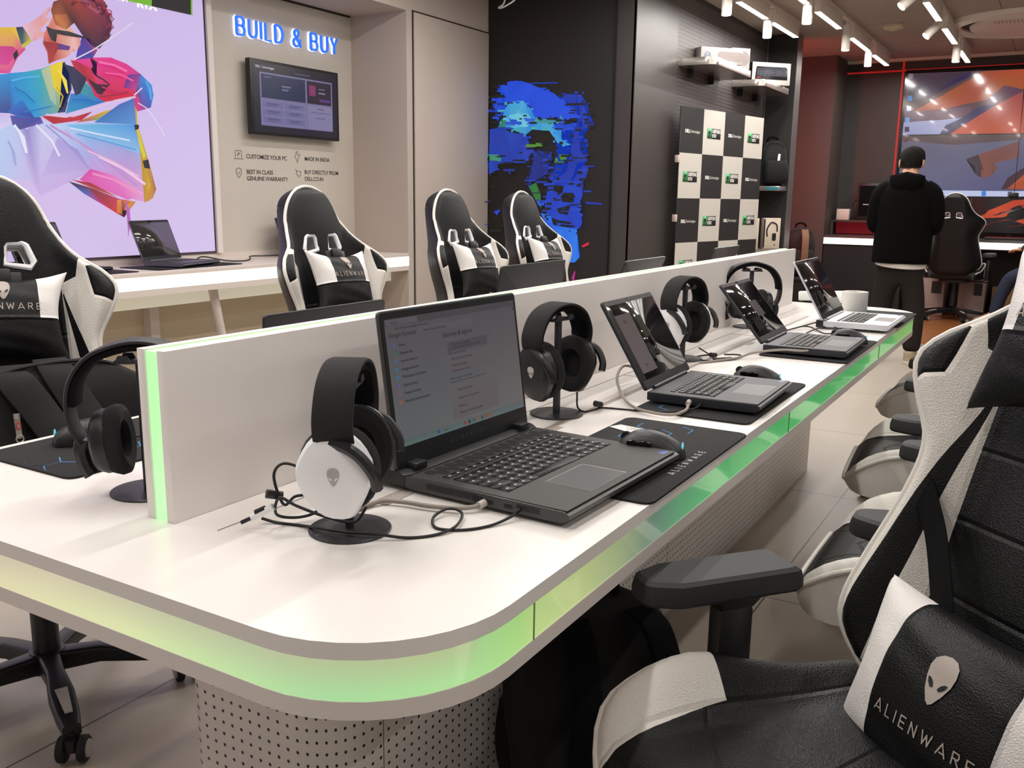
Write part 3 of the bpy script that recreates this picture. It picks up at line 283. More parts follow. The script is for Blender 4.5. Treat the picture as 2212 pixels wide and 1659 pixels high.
LEDFACE=[([25,60,190,25,55,180,20,50,160],[3866,1965,3778,1962,3793,1746,3817,1785,3854,1893]),([28,60,190,26,55,180,30,65,195,30,60,185,25,50,160,26,52,170],[3283,1964,3143,1958,3106,1952,3068,1905,3046,1872,3037,1763,3000,1757,3004,1734,3025,1724,3120,1714,3103,1677,3112,1635,3096,1616,3037,1615,3036,1592,3105,1570,3082,1537,3034,1532,3043,1486,3123,1472,3026,1448,3050,1364,3070,1331,3073,1251,3159,1231,3173,1326,3317,1345,3362,1362,3329,1412,3208,1411,3179,1534,3171,1618,3152,1720,3133,1784,3189,1878]),([18,20,40],[3064,1777,3027,1781,3024,1758,3052,1754]),([32,65,185,30,60,175,35,75,195,30,60,180],[3882,1728,3781,1745,3699,1705,3561,1682,3525,1614,3512,1547,3534,1490,3672,1486,3802,1472,3813,1423,3885,1393]),([26,48,150,30,55,165,22,42,130],[3514,1614,3467,1547,3422,1565,3366,1545,3333,1564,3337,1488,3370,1469,3363,1412,3418,1364,3497,1344,3530,1295,3521,1412,3489,1499]),([40,70,200,60,60,190],[3491,1614,3501,1547,3581,1538,3565,1606]),([30,80,232,28,75,225,34,85,238],[3820,2026,3809,2049,3739,2052,3722,2073,3625,2078,3534,2050,3432,2008,3333,1976,3244,1907,3167,1859,3131,1811,3133,1786,3506,1797,3508,1871,3588,1930,3714,1926,3748,1879,3794,1794,3842,1882,3837,1950,3784,1976,3762,2013]),([55,150,235,70,170,235,80,180,235,50,140,230,60,160,225,70,180,190],[3754,1870,3702,1925,3588,1930,3513,1861,3484,1804,3349,1753,3306,1794,3257,1787,3239,1740,3298,1714,3258,1638,3176,1604,3235,1595,3291,1620,3359,1706,3505,1719,3561,1682,3653,1713,3734,1734,3776,1784]),([110,205,235,120,215,235,90,190,235],[3707,1830,3621,1841,3541,1834,3506,1785,3550,1739,3676,1742,3724,1782]),([40,80,215,50,100,225],[3700,1796,3506,1790,3511,1757,3694,1762]),([120,210,235],[3599,1793,3554,1792,3556,1758,3596,1760]),([70,160,150,60,150,170],[3506,1790,3328,1794,3257,1787,3251,1759,3483,1766]),([24,22,30],[3284,1790,3131,1788,3130,1758,3240,1761]),([24,22,30],[3222,1897,3067,1893,3072,1878,3211,1883]),([30,80,225],[3327,1760,3137,1756,3157,1706,3304,1709]),([70,150,60,50,140,120],[3776,1793,3721,1794,3721,1755,3793,1757]),([80,155,60,60,150,140],[3880,1532,3814,1543,3773,1526,3778,1491,3874,1497]),([85,150,50],[3474,1621,3390,1620,3392,1595,3468,1596]),([85,150,50,60,120,50],[3272,1535,3195,1534,3221,1487,3265,1497]),([30,68,205,28,62,195,32,72,210],[3361,1316,3273,1354,3228,1350,3076,1336,3068,1241,3108,1155,3080,1108,3065,1051,3077,1012,3109,1002,3137,1020,3264,1027,3355,1063,3385,1160]),([22,20,26],[3305,1316,3227,1302,3242,1249,3315,1273]),([22,20,26],[3253,1239,3136,1245,3145,1193,3235,1190]),([22,20,26],[3278,1143,3168,1169,3188,1096,3266,1109]),([22,20,26],[3313,1220,3291,1225,3302,1191]),([22,20,26],[3116,1420,3073,1406,3078,1392,3116,1397]),([22,20,26],[3355,1083,3265,1056,3154,1044,3164,1029,3309,1040]),([22,20,26],[3413,1622,3324,1620,3279,1582,3322,1545,3411,1565]),([40,115,245,45,130,250,35,95,235],[3418,1106,3333,1093,3308,1021,3219,1008,3109,997,3099,847,3078,790,3118,749,3212,740,3187,854,3262,958,3376,1024]),([40,110,90,55,130,60,50,120,70],[3530,1305,3462,1330,3421,1247,3413,1140,3460,1198]),([40,100,235],[3454,1189,3391,1194,3391,1165,3436,1160]),([230,30,80],[3067,873,3029,893,3006,904,3005,885,3050,862]),([190,40,140],[3142,630,3119,685,3110,681,3121,601]),([30,70,220],[3836,1108,3786,1126,3776,1119,3809,1081]),([26,52,165],[3050,1196,2911,1188,2906,1173,3039,1177]),([25,60,180],[3534,2055,3296,2048,3294,2038,3517,2046]),([25,60,180],[3063,1274,2999,1278,2999,1264,3063,1262]),([25,60,180],[3113,1838,3103,1838,3102,1766,3113,1767]),([60,100,230],[3713,650,3689,651,3692,615,3713,614]),([24,22,26],[3903,1979,3811,1975,3811,1955,3903,1958]),([24,22,26],[3838,1855,3780,1853,3779,1838,3838,1840]),([20,50,160],[3813,1923,3723,1919,3723,1899,3813,1903]),([24,22,26],[3823,1827,3732,1825,3732,1804,3823,1807]),([20,50,160],[3823,1968,3732,1965,3732,1956,3823,1960]),([24,22,26],[3854,1793,3762,1790,3762,1769,3853,1772]),([25,60,190],[3910,1877,3818,1874,3818,1854,3910,1857]),([24,22,26],[3856,1885,3831,1884,3831,1869,3856,1870]),([24,22,26],[3913,1941,3821,1937,3821,1917,3913,1920]),([26,52,170],[3262,1972,3232,1970,3232,1963,3262,1964]),([24,22,26],[3163,1966,3133,1965,3133,1957,3163,1959]),([28,60,190],[3157,1977,3127,1976,3127,1962,3157,1963]),([28,60,190],[3091,1971,3076,1971,3076,1956,3091,1957]),([28,60,190],[3079,1892,3027,1890,3027,1882,3079,1884]),([24,22,26],[3081,1821,2999,1818,2999,1804,3080,1806]),([28,60,190],[3032,1784,3017,1783,3017,1769,3032,1769]),([26,52,170],[3048,1773,3025,1773,3025,1753,3047,1754]),([26,52,170],[3016,1749,2986,1748,2986,1734,3015,1735]),([24,22,26],[3042,1738,2990,1737,2989,1717,3041,1719]),([26,52,170],[3151,1727,3068,1724,3068,1710,3151,1712]),([24,22,26],[3142,1713,3089,1712,3089,1698,3141,1699]),([28,60,190],[3158,1663,3075,1661,3074,1647,3157,1648]),([26,52,170],[3127,1640,3096,1640,3096,1620,3126,1621]),([24,22,26],[3093,1612,3040,1611,3040,1603,3092,1604]),([26,52,170],[3066,1639,3036,1639,3035,1619,3065,1620]),([24,22,26],[3097,1581,3066,1581,3066,1566,3096,1567]),([26,52,170],[3105,1570,3090,1570,3090,1559,3105,1559]),([24,22,26],[3079,1544,3049,1544,3048,1533,3078,1534]),([24,22,26],[3055,1522,3025,1522,3025,1507,3055,1508]),([26,52,170],[3142,1474,3119,1473,3119,1466,3142,1466]),([28,60,190],[3063,1451,3033,1451,3033,1441,3063,1441]),([26,52,170],[3059,1452,2977,1452,2976,1441,3059,1442]),([24,22,26],[3097,1363,3014,1363,3013,1348,3096,1348]),([26,52,170],[3091,1319,3061,1319,3060,1299,3091,1299]),([28,60,190],[3139,1240,3124,1240,3123,1220,3139,1219]),([24,22,26],[3227,1258,3142,1258,3141,1238,3226,1237]),([24,22,26],[3192,1331,3138,1331,3138,1316,3192,1316]),([28,60,190],[3264,1337,3179,1337,3178,1322,3264,1322]),([26,52,170],[3308,1342,3222,1342,3222,1332,3308,1331]),([28,60,190],[3335,1361,3312,1361,3311,1346,3335,1346]),([26,52,170],[3396,1400,3309,1400,3309,1392,3396,1392]),([28,60,190],[3308,1420,3292,1420,3292,1406,3307,1406]),([26,52,170],[3338,1420,3315,1420,3315,1409,3338,1409]),([24,22,26],[3182,1546,3167,1545,3166,1526,3182,1526]),([24,22,26],[3219,1482,3196,1482,3195,1467,3218,1468]),([28,60,190],[3194,1579,3179,1579,3178,1571,3194,1571]),([24,22,26],[3165,1624,3150,1624,3150,1616,3165,1616]),([24,22,26],[3181,1674,3150,1673,3150,1654,3180,1654]),([28,60,190],[3163,1750,3133,1749,3132,1730,3162,1730]),([28,60,190],[3130,1800,3114,1800,3114,1790,3129,1790]),([24,22,26],[3196,1831,3143,1829,3143,1821,3196,1823]),([24,22,26],[3273,1961,3242,1960,3242,1940,3272,1942]),([26,52,170],[3236,1918,3205,1916,3205,1909,3236,1910]),([24,22,26],[3069,1784,3039,1783,3038,1769,3068,1770]),([24,22,26],[3033,1765,3018,1765,3017,1745,3032,1746]),([18,20,40],[3074,1755,2992,1753,2991,1745,3073,1747]),([24,22,26],[3061,1763,3046,1763,3046,1755,3061,1755]),([32,65,185],[3801,1746,3784,1746,3784,1738,3800,1738]),([32,65,185],[3756,1740,3665,1738,3665,1723,3756,1725]),([24,22,26],[3705,1716,3680,1716,3680,1707,3705,1708]),([32,65,185],[3607,1694,3575,1694,3575,1683,3607,1684]),([30,60,180],[3593,1672,3504,1670,3504,1650,3592,1652]),([30,60,180],[3558,1591,3501,1590,3501,1582,3557,1582]),([24,22,26],[3523,1530,3499,1529,3499,1509,3523,1509]),([24,22,26],[3666,1501,3608,1500,3608,1489,3666,1490]),([24,22,26],[3612,1501,3556,1501,3555,1480,3612,1481]),([30,60,180],[3770,1481,3745,1480,3745,1469,3770,1469]),([24,22,26],[3773,1476,3748,1476,3748,1461,3773,1461]),([32,65,185],[3877,1438,3785,1438,3784,1422,3877,1423]),([24,22,26],[3850,1407,3825,1407,3825,1395,3850,1395]),([24,22,26],[3906,1515,3880,1514,3880,1493,3906,1494]),([30,60,180],[3942,1564,3848,1563,3848,1555,3942,1556]),([32,65,185],[3863,1728,3846,1728,3846,1707,3863,1708]),([30,60,180],[3904,1708,3887,1707,3887,1696,3904,1697]),([30,60,180],[3893,1474,3868,1474,3867,1465,3893,1466]),([32,65,185],[3885,1453,3868,1453,3868,1445,3885,1445]),([24,22,26],[3521,1623,3489,1623,3488,1602,3520,1603]),([22,42,130],[3452,1569,3420,1569,3420,1548,3451,1549]),([26,48,150],[3419,1557,3364,1556,3363,1536,3418,1537]),([22,42,130],[3369,1556,3314,1555,3314,1547,3369,1548]),([22,42,130],[3348,1506,3317,1505,3316,1491,3348,1491]),([22,42,130],[3370,1495,3339,1495,3339,1487,3370,1487]),([26,48,150],[3399,1439,3343,1439,3343,1424,3398,1424]),([26,48,150],[3421,1391,3397,1391,3397,1380,3421,1380]),([22,42,130],[3444,1366,3428,1366,3428,1355,3443,1355]),([22,42,130],[3542,1324,3510,1324,3510,1313,3542,1313]),([24,22,26],[3530,1368,3514,1368,3514,1357,3530,1357]),([22,42,130],[3543,1373,3510,1373,3510,1358,3542,1358]),([24,22,26],[3526,1416,3494,1416,3494,1405,3526,1405]),([24,22,26],[3543,1593,3487,1593,3486,1572,3542,1573]),([22,42,130],[3504,1594,3488,1594,3488,1583,3504,1583]),([24,22,26],[3512,1588,3496,1588,3495,1577,3511,1577]),([60,60,190],[3545,1546,3521,1545,3521,1534,3545,1535]),([60,60,190],[3587,1599,3563,1598,3563,1588,3587,1588]),([60,60,190],[3572,1607,3516,1606,3515,1586,3572,1586]),([24,22,26],[3837,2045,3779,2042,3779,2027,3837,2030]),([24,22,26],[3799,2062,3783,2062,3783,2053,3799,2054]),([24,22,26],[3739,2055,3715,2053,3715,2043,3739,2044]),([24,22,26],[3719,2093,3662,2090,3662,2082,3719,2085]),([24,22,26],[3631,2079,3575,2076,3575,2068,3631,2071]),([34,85,238],[3467,2015,3381,2011,3381,2003,3467,2007]),([30,80,232],[3385,1999,3354,1997,3354,1987,3385,1988]),([30,80,232],[3286,1934,3270,1934,3270,1919,3285,1920]),([34,85,238],[3254,1927,3231,1926,3230,1907,3253,1908]),([34,85,238],[3243,1907,3220,1906,3219,1896,3242,1896]),([24,22,26],[3181,1849,3128,1847,3127,1837,3180,1839]),([30,80,232],[3146,1808,3094,1806,3093,1787,3146,1788]),([24,22,26],[3307,1800,3276,1799,3276,1779,3307,1780]),([34,85,238],[3302,1788,3279,1787,3278,1773,3302,1773]),([30,80,232],[3204,1791,3181,1790,3181,1782,3204,1783]),([24,22,26],[3377,1797,3354,1796,3353,1789,3377,1789]),([34,85,238],[3206,1797,3191,1797,3190,1777,3206,1778]),([30,80,232],[3243,1797,3220,1796,3220,1776,3243,1777]),([30,80,232],[3488,1828,3464,1827,3464,1817,3488,1817]),([30,80,232],[3543,1896,3527,1895,3527,1880,3543,1881]),([34,85,238],[3688,1941,3631,1939,3631,1924,3687,1926]),([30,80,232],[3637,1925,3605,1924,3605,1909,3637,1910]),([30,80,232],[3766,1928,3676,1924,3676,1916,3766,1920]),([30,80,232],[3751,1885,3735,1884,3735,1864,3751,1864]),([34,85,238],[3843,1820,3785,1818,3785,1803,3843,1805]),([30,80,232],[3851,1956,3818,1954,3817,1934,3851,1935]),([24,22,26],[3828,1980,3737,1977,3737,1956,3827,1960]),([24,22,26],[3802,2014,3777,2013,3777,1993,3801,1994]),([34,85,238],[3802,2013,3745,2010,3745,2000,3802,2002]),([70,180,190],[3736,1923,3711,1922,3711,1902,3736,1903]),([24,22,26],[3716,1920,3659,1918,3659,1910,3716,1912]),([70,180,190],[3625,1930,3609,1929,3609,1921,3625,1922]),([55,150,235],[3557,1909,3525,1908,3525,1900,3557,1901]),([55,150,235],[3518,1872,3486,1871,3486,1856,3517,1858]),([24,22,26],[3427,1790,3412,1790,3411,1779,3427,1780]),([55,150,235],[3475,1802,3443,1801,3443,1791,3474,1792]),([24,22,26],[3369,1797,3284,1795,3283,1780,3369,1783]),([24,22,26],[3291,1792,3276,1791,3275,1783,3291,1784]),([55,150,235],[3264,1791,3234,1791,3233,1783,3264,1784]),([24,22,26],[3305,1721,3221,1719,3220,1711,3305,1713]),([55,150,235],[3315,1697,3261,1696,3261,1676,3315,1677]),([55,150,235],[3249,1636,3196,1635,3195,1624,3249,1625]),([70,180,190],[3234,1605,3218,1604,3218,1590,3233,1590]),([24,22,26],[3261,1625,3230,1625,3230,1605,3261,1605]),([55,150,235],[3312,1634,3296,1634,3296,1619,3312,1619]),([24,22,26],[3325,1660,3301,1660,3301,1649,3324,1649]),([70,180,190],[3405,1727,3350,1725,3349,1706,3404,1707]),([70,180,190],[3501,1738,3446,1736,3445,1716,3501,1718]),([55,150,235],[3560,1690,3544,1690,3544,1679,3560,1680]),([55,150,235],[3563,1687,3547,1686,3546,1666,3563,1666]),([70,180,190],[3673,1717,3657,1717,3657,1702,3673,1702]),([70,180,190],[3774,1787,3757,1787,3757,1766,3774,1767]),([70,180,190],[3793,1869,3735,1867,3735,1852,3793,1854]),([90,190,235],[3626,1856,3602,1855,3602,1835,3626,1836]),([90,190,235],[3601,1840,3577,1839,3576,1824,3600,1825]),([24,22,26],[3571,1824,3539,1823,3539,1812,3571,1813]),([110,205,235],[3540,1784,3453,1781,3453,1773,3540,1776]),([90,190,235],[3664,1749,3607,1748,3607,1733,3663,1734]),([90,190,235],[3674,1749,3658,1749,3658,1734,3674,1734]),([90,190,235],[3719,1797,3702,1796,3702,1776,3719,1776]),([110,205,235],[3743,1810,3710,1809,3710,1794,3742,1795]),([40,80,215],[3667,1795,3643,1794,3643,1784,3667,1784]),([50,100,225],[3565,1803,3533,1802,3533,1791,3565,1792]),([50,100,225],[3692,1804,3676,1803,3675,1783,3692,1783]),([50,100,225],[3552,1798,3465,1795,3464,1775,3552,1778]),([50,100,225],[3614,1760,3590,1760,3589,1752,3614,1752]),([50,100,225],[3678,1770,3645,1769,3645,1749,3678,1750]),([50,100,225],[3726,1762,3636,1760,3636,1752,3726,1754]),([40,80,215],[3741,1780,3651,1777,3650,1762,3741,1765]),([24,22,26],[3602,1802,3578,1802,3577,1787,3602,1788]),([120,210,235],[3565,1767,3549,1767,3549,1752,3565,1752]),([120,210,235],[3581,1775,3525,1773,3525,1763,3581,1764]),([120,210,235],[3622,1792,3566,1791,3565,1776,3622,1778]),([24,22,26],[3446,1806,3415,1805,3414,1785,3446,1786]),([70,160,150],[3457,1798,3441,1797,3441,1777,3457,1778]),([24,22,26],[3345,1809,3330,1808,3329,1800,3345,1801]),([60,150,170],[3256,1809,3241,1808,3240,1789,3256,1789]),([70,160,150],[3302,1764,3218,1762,3218,1754,3302,1756]),([24,22,26],[3310,1772,3287,1771,3287,1751,3310,1752]),([60,150,170],[3342,1767,3319,1766,3319,1756,3342,1756]),([24,22,26],[3292,1778,3276,1777,3276,1767,3292,1767]),([60,150,170],[3309,1772,3286,1771,3286,1763,3309,1764]),([24,22,26],[3506,1773,3450,1771,3450,1756,3506,1758]),([24,22,30],[3274,1785,3251,1785,3250,1765,3273,1766]),([24,22,30],[3306,1802,3290,1802,3290,1787,3305,1788]),([24,22,30],[3168,1790,3115,1788,3114,1768,3167,1770]),([24,22,30],[3218,1767,3165,1765,3164,1746,3217,1747]),([24,22,30],[3230,1757,3207,1757,3206,1742,3229,1743]),([24,22,30],[3293,1778,3209,1776,3208,1768,3293,1770]),([24,22,30],[3131,1891,3109,1890,3108,1883,3131,1884]),([24,22,30],[3089,1905,3059,1904,3059,1896,3089,1897]),([24,22,30],[3117,1891,3035,1888,3035,1877,3117,1880]),([24,22,26],[3192,1893,3109,1890,3108,1876,3191,1879]),([24,22,30],[3144,1890,3114,1888,3114,1874,3144,1875]),([24,22,30],[3219,1887,3189,1886,3189,1875,3219,1877]),([24,22,26],[3260,1760,3229,1760,3229,1749,3260,1750]),([30,80,225],[3249,1765,3234,1765,3233,1745,3248,1745]),([30,80,225],[3241,1772,3218,1771,3218,1751,3241,1752]),([30,80,225],[3137,1752,3122,1751,3121,1732,3136,1732]),([30,80,225],[3223,1719,3193,1718,3193,1710,3223,1711]),([30,80,225],[3228,1712,3212,1712,3212,1692,3227,1693]),([30,80,225],[3315,1731,3300,1731,3299,1720,3315,1720]),([24,22,26],[3781,1800,3764,1799,3764,1784,3780,1785]),([50,140,120],[3746,1779,3722,1779,3721,1758,3746,1759]),([50,140,120],[3781,1753,3723,1751,3723,1740,3780,1742]),([24,22,26],[3805,1760,3788,1759,3788,1749,3805,1749]),([60,150,140],[3872,1541,3813,1540,3813,1532,3872,1533]),([24,22,26],[3805,1529,3747,1529,3746,1518,3805,1518]),([60,150,140],[3820,1524,3786,1523,3786,1502,3819,1503]),([60,150,140],[3777,1498,3760,1497,3760,1489,3777,1489]),([60,150,140],[3888,1542,3871,1541,3871,1526,3888,1526]),([24,22,26],[3417,1632,3386,1632,3385,1612,3417,1612]),([24,22,26],[3406,1610,3390,1609,3390,1601,3406,1602]),([85,150,50],[3432,1604,3408,1604,3408,1596,3432,1596]),([85,150,50],[3537,1611,3449,1609,3449,1589,3537,1590]),([24,22,26],[3286,1536,3262,1535,3262,1525,3285,1525]),([24,22,26],[3241,1530,3156,1529,3156,1514,3240,1515]),([60,120,50],[3296,1486,3211,1485,3210,1474,3295,1475]),([85,150,50],[3287,1507,3263,1507,3263,1487,3286,1487]),([30,68,205],[3378,1328,3291,1329,3290,1308,3377,1308]),([24,22,26],[3270,1369,3247,1369,3247,1349,3270,1349]),([30,68,205],[3117,1341,3064,1341,3064,1330,3117,1330]),([30,68,205],[3202,1348,3171,1348,3171,1340,3202,1340]),([24,22,26],[3099,1322,3077,1322,3076,1302,3099,1302]),([24,22,26],[3082,1327,3059,1327,3059,1317,3082,1317]),([24,22,26],[3151,1176,3067,1177,3067,1167,3151,1165]),([32,72,210],[3145,1148,3061,1150,3060,1130,3145,1128]),([30,68,205],[3100,1109,3047,1110,3046,1090,3099,1089]),([30,68,205],[3110,1045,3056,1046,3055,1026,3109,1025]),([30,68,205],[3112,1011,3089,1012,3088,997,3111,996]),([32,72,210],[3155,1008,3071,1010,3070,999,3155,997]),([24,22,26],[3185,1025,3162,1026,3162,1017,3185,1017]),([32,72,210],[3259,1034,3227,1035,3227,1020,3258,1019]),([24,22,26],[3348,1073,3332,1074,3332,1053,3348,1053]),([30,68,205],[3387,1130,3355,1131,3355,1120,3386,1119]),([24,22,26],[3363,1088,3347,1088,3347,1073,3363,1072]),([32,72,210],[3413,1200,3326,1201,3325,1180,3413,1179]),([24,22,26],[3401,1190,3385,1190,3385,1182,3401,1182]),([30,68,205],[3381,1232,3357,1232,3357,1224,3381,1224]),([22,20,26],[3296,1311,3211,1311,3210,1296,3296,1296]),([22,20,26],[3261,1293,3237,1293,3237,1279,3260,1278]),([22,20,26],[3261,1257,3237,1258,3237,1243,3260,1242]),([24,22,26],[3342,1311,3256,1312,3256,1301,3342,1300]),([22,20,26],[3222,1246,3191,1246,3191,1238,3222,1238]),([22,20,26],[3175,1250,3121,1250,3121,1235,3175,1235]),([24,22,26],[3166,1239,3112,1240,3111,1225,3165,1225]),([22,20,26],[3174,1207,3121,1207,3120,1187,3174,1186]),([22,20,26],[3282,1210,3227,1211,3227,1200,3282,1199]),([28,50,150],[3862,1196,3845,1196,3845,1189,3862,1188]),([24,22,26],[3458,765,3409,767,3409,757,3457,755]),([24,22,26],[3361,1093,3313,1094,3313,1087,3360,1086]),([24,22,26],[3743,729,3726,730,3726,719,3743,718]),([28,50,150],[3278,1437,3231,1437,3231,1420,3278,1420]),([28,50,150],[3666,1490,3650,1490,3649,1473,3666,1473]),([24,22,26],[3845,973,3743,976,3743,958,3845,955]),([28,50,150],[3446,1010,3350,1012,3350,1002,3446,999]),([24,22,26],[3312,1556,3265,1555,3265,1538,3311,1539]),([24,22,26],[3760,1533,3710,1532,3710,1522,3760,1522]),([24,22,26],[3853,1387,3836,1387,3836,1370,3853,1370]),([24,22,26],[3097,972,3066,973,3066,962,3096,961]),([28,50,150],[3695,1552,3662,1552,3662,1545,3694,1545]),([24,22,26],[3548,1482,3500,1482,3499,1464,3548,1465]),([24,22,26],[3429,1063,3381,1064,3381,1058,3429,1056]),([24,22,26],[3540,1068,3508,1069,3507,1062,3540,1061]),([28,50,150],[3440,1343,3345,1343,3344,1326,3440,1326]),([28,50,150],[3453,1205,3405,1205,3404,1198,3453,1198]),([28,50,150],[3209,1150,3193,1150,3193,1140,3209,1139]),([30,64,190],[3520,1452,3488,1452,3488,1445,3520,1445]),([24,22,26],[3435,1315,3419,1315,3419,1305,3435,1305]),([24,22,26],[3515,1352,3419,1352,3419,1345,3515,1345]),([24,22,26],[3868,1038,3851,1039,3851,1021,3868,1020]),([24,22,26],[3145,1514,3099,1513,3099,1503,3145,1504]),([24,22,26],[3464,912,3432,913,3431,903,3464,902]),([28,50,150],[3531,1022,3515,1023,3515,1005,3531,1005]),([28,50,150],[3725,1431,3626,1431,3626,1414,3725,1414]),([24,22,26],[3368,1491,3321,1491,3321,1474,3368,1474]),([24,22,26],[3500,1257,3403,1258,3403,1251,3500,1250]),([24,22,26],[3357,1284,3263,1285,3262,1275,3357,1274]),([24,22,26],[3597,772,3548,774,3548,764,3597,761]),([30,64,190],[3300,1349,3206,1349,3206,1332,3299,1332]),([24,22,26],[3729,1482,3679,1482,3679,1464,3729,1465]),([30,64,190],[3086,1174,3055,1174,3055,1157,3085,1157]),([24,22,26],[3366,1015,3350,1016,3350,998,3366,998]),([28,50,150],[3680,1412,3663,1412,3663,1394,3680,1395]),([30,64,190],[3152,1189,3060,1191,3060,1181,3152,1179]),([24,22,26],[3570,878,3521,880,3520,862,3570,860]),([28,50,150],[3583,957,3534,959,3533,941,3583,939]),([24,22,26],[3763,820,3746,820,3745,802,3762,802]),([24,22,26],[3311,1470,3218,1470,3218,1460,3311,1460]),([28,50,150],[3598,1144,3500,1146,3500,1128,3598,1127]),([28,50,150],[3491,1507,3459,1507,3459,1500,3491,1500]),([24,22,26],[3394,992,3378,993,3378,986,3394,985]),([28,50,150],[3214,819,3199,820,3198,813,3214,812]),([24,22,26],[3098,1318,3068,1318,3068,1308,3098,1308]),([30,64,190],[3096,1426,3006,1426,3006,1416,3096,1416]),([24,22,26],[3347,1136,3332,1136,3331,1126,3347,1126]),([24,22,26],[3420,1274,3325,1275,3325,1268,3420,1267]),([28,50,150],[3687,1486,3589,1485,3589,1479,3687,1479]),([30,64,190],[3150,1285,3135,1285,3134,1275,3150,1275]),([24,22,26],[3226,879,3195,880,3194,863,3226,861]),([30,64,190],[3896,1012,3861,1013,3861,1006,3896,1005]),([28,50,150],[3214,1496,3167,1496,3167,1486,3213,1486]),([24,22,26],[3643,1271,3610,1271,3610,1264,3643,1264]),([30,64,190],[3537,1351,3440,1351,3440,1341,3537,1340]),([30,64,190],[3220,1127,3127,1128,3127,1122,3219,1120]),([30,64,190],[3629,1485,3532,1484,3531,1474,3629,1475]),([24,22,26],[3210,921,3179,922,3178,912,3210,911]),([30,64,190],[3378,1456,3347,1456,3346,1446,3378,1446]),([30,64,190],[3374,1372,3359,1372,3358,1365,3374,1365]),([30,64,190],[3388,1503,3340,1503,3340,1486,3387,1486]),([24,22,26],[3915,1185,3813,1187,3813,1180,3915,1178]),([30,64,190],[3904,894,3852,896,3852,885,3904,883]),([24,22,26],[3595,1130,3497,1132,3496,1121,3594,1120]),([30,64,190],[3574,1259,3557,1259,3557,1242,3573,1242]),([24,22,26],[3512,1146,3415,1148,3415,1141,3512,1139]),([24,22,26],[3834,1308,3800,1309,3800,1291,3834,1291]),([24,22,26],[3342,1414,3295,1414,3295,1404,3342,1404]),([24,22,26],[3586,1554,3554,1553,3554,1543,3586,1544]),([24,22,26],[3109,1507,3018,1507,3018,1500,3108,1501]),([24,22,26],[3351,1149,3304,1150,3304,1133,3351,1132]),([24,22,26],[3236,740,3142,745,3141,727,3235,723]),([24,22,26],[3790,913,3773,913,3773,906,3790,906]),([24,22,26],[3640,1004,3623,1004,3623,997,3639,997]),([24,22,26],[3291,1523,3260,1523,3260,1513,3291,1513]),([24,22,26],[3264,1054,3217,1055,3216,1038,3263,1037]),([24,22,26],[3151,984,3135,985,3135,978,3151,977]),([24,22,26],[3814,845,3712,849,3712,831,3814,827]),([30,64,190],[3335,1447,3288,1447,3288,1430,3335,1431]),([24,22,26],[3835,917,3783,919,3783,908,3834,907]),([30,64,190],[3687,794,3637,797,3637,786,3687,784]),([30,64,190],[3591,932,3558,933,3557,922,3590,921]),([24,22,26],[3837,774,3786,776,3785,758,3837,756]),([24,22,26],[3569,754,3470,758,3470,751,3568,747]),([24,22,26],[3373,1549,3326,1548,3326,1538,3373,1538]),([24,22,26],[3345,1185,3297,1186,3297,1169,3344,1168]),([24,22,26],[3428,942,3395,943,3395,933,3427,932]),([24,22,26],[3213,1494,3121,1494,3121,1484,3213,1484]),([28,50,150],[3299,1394,3252,1394,3252,1377,3299,1377])]
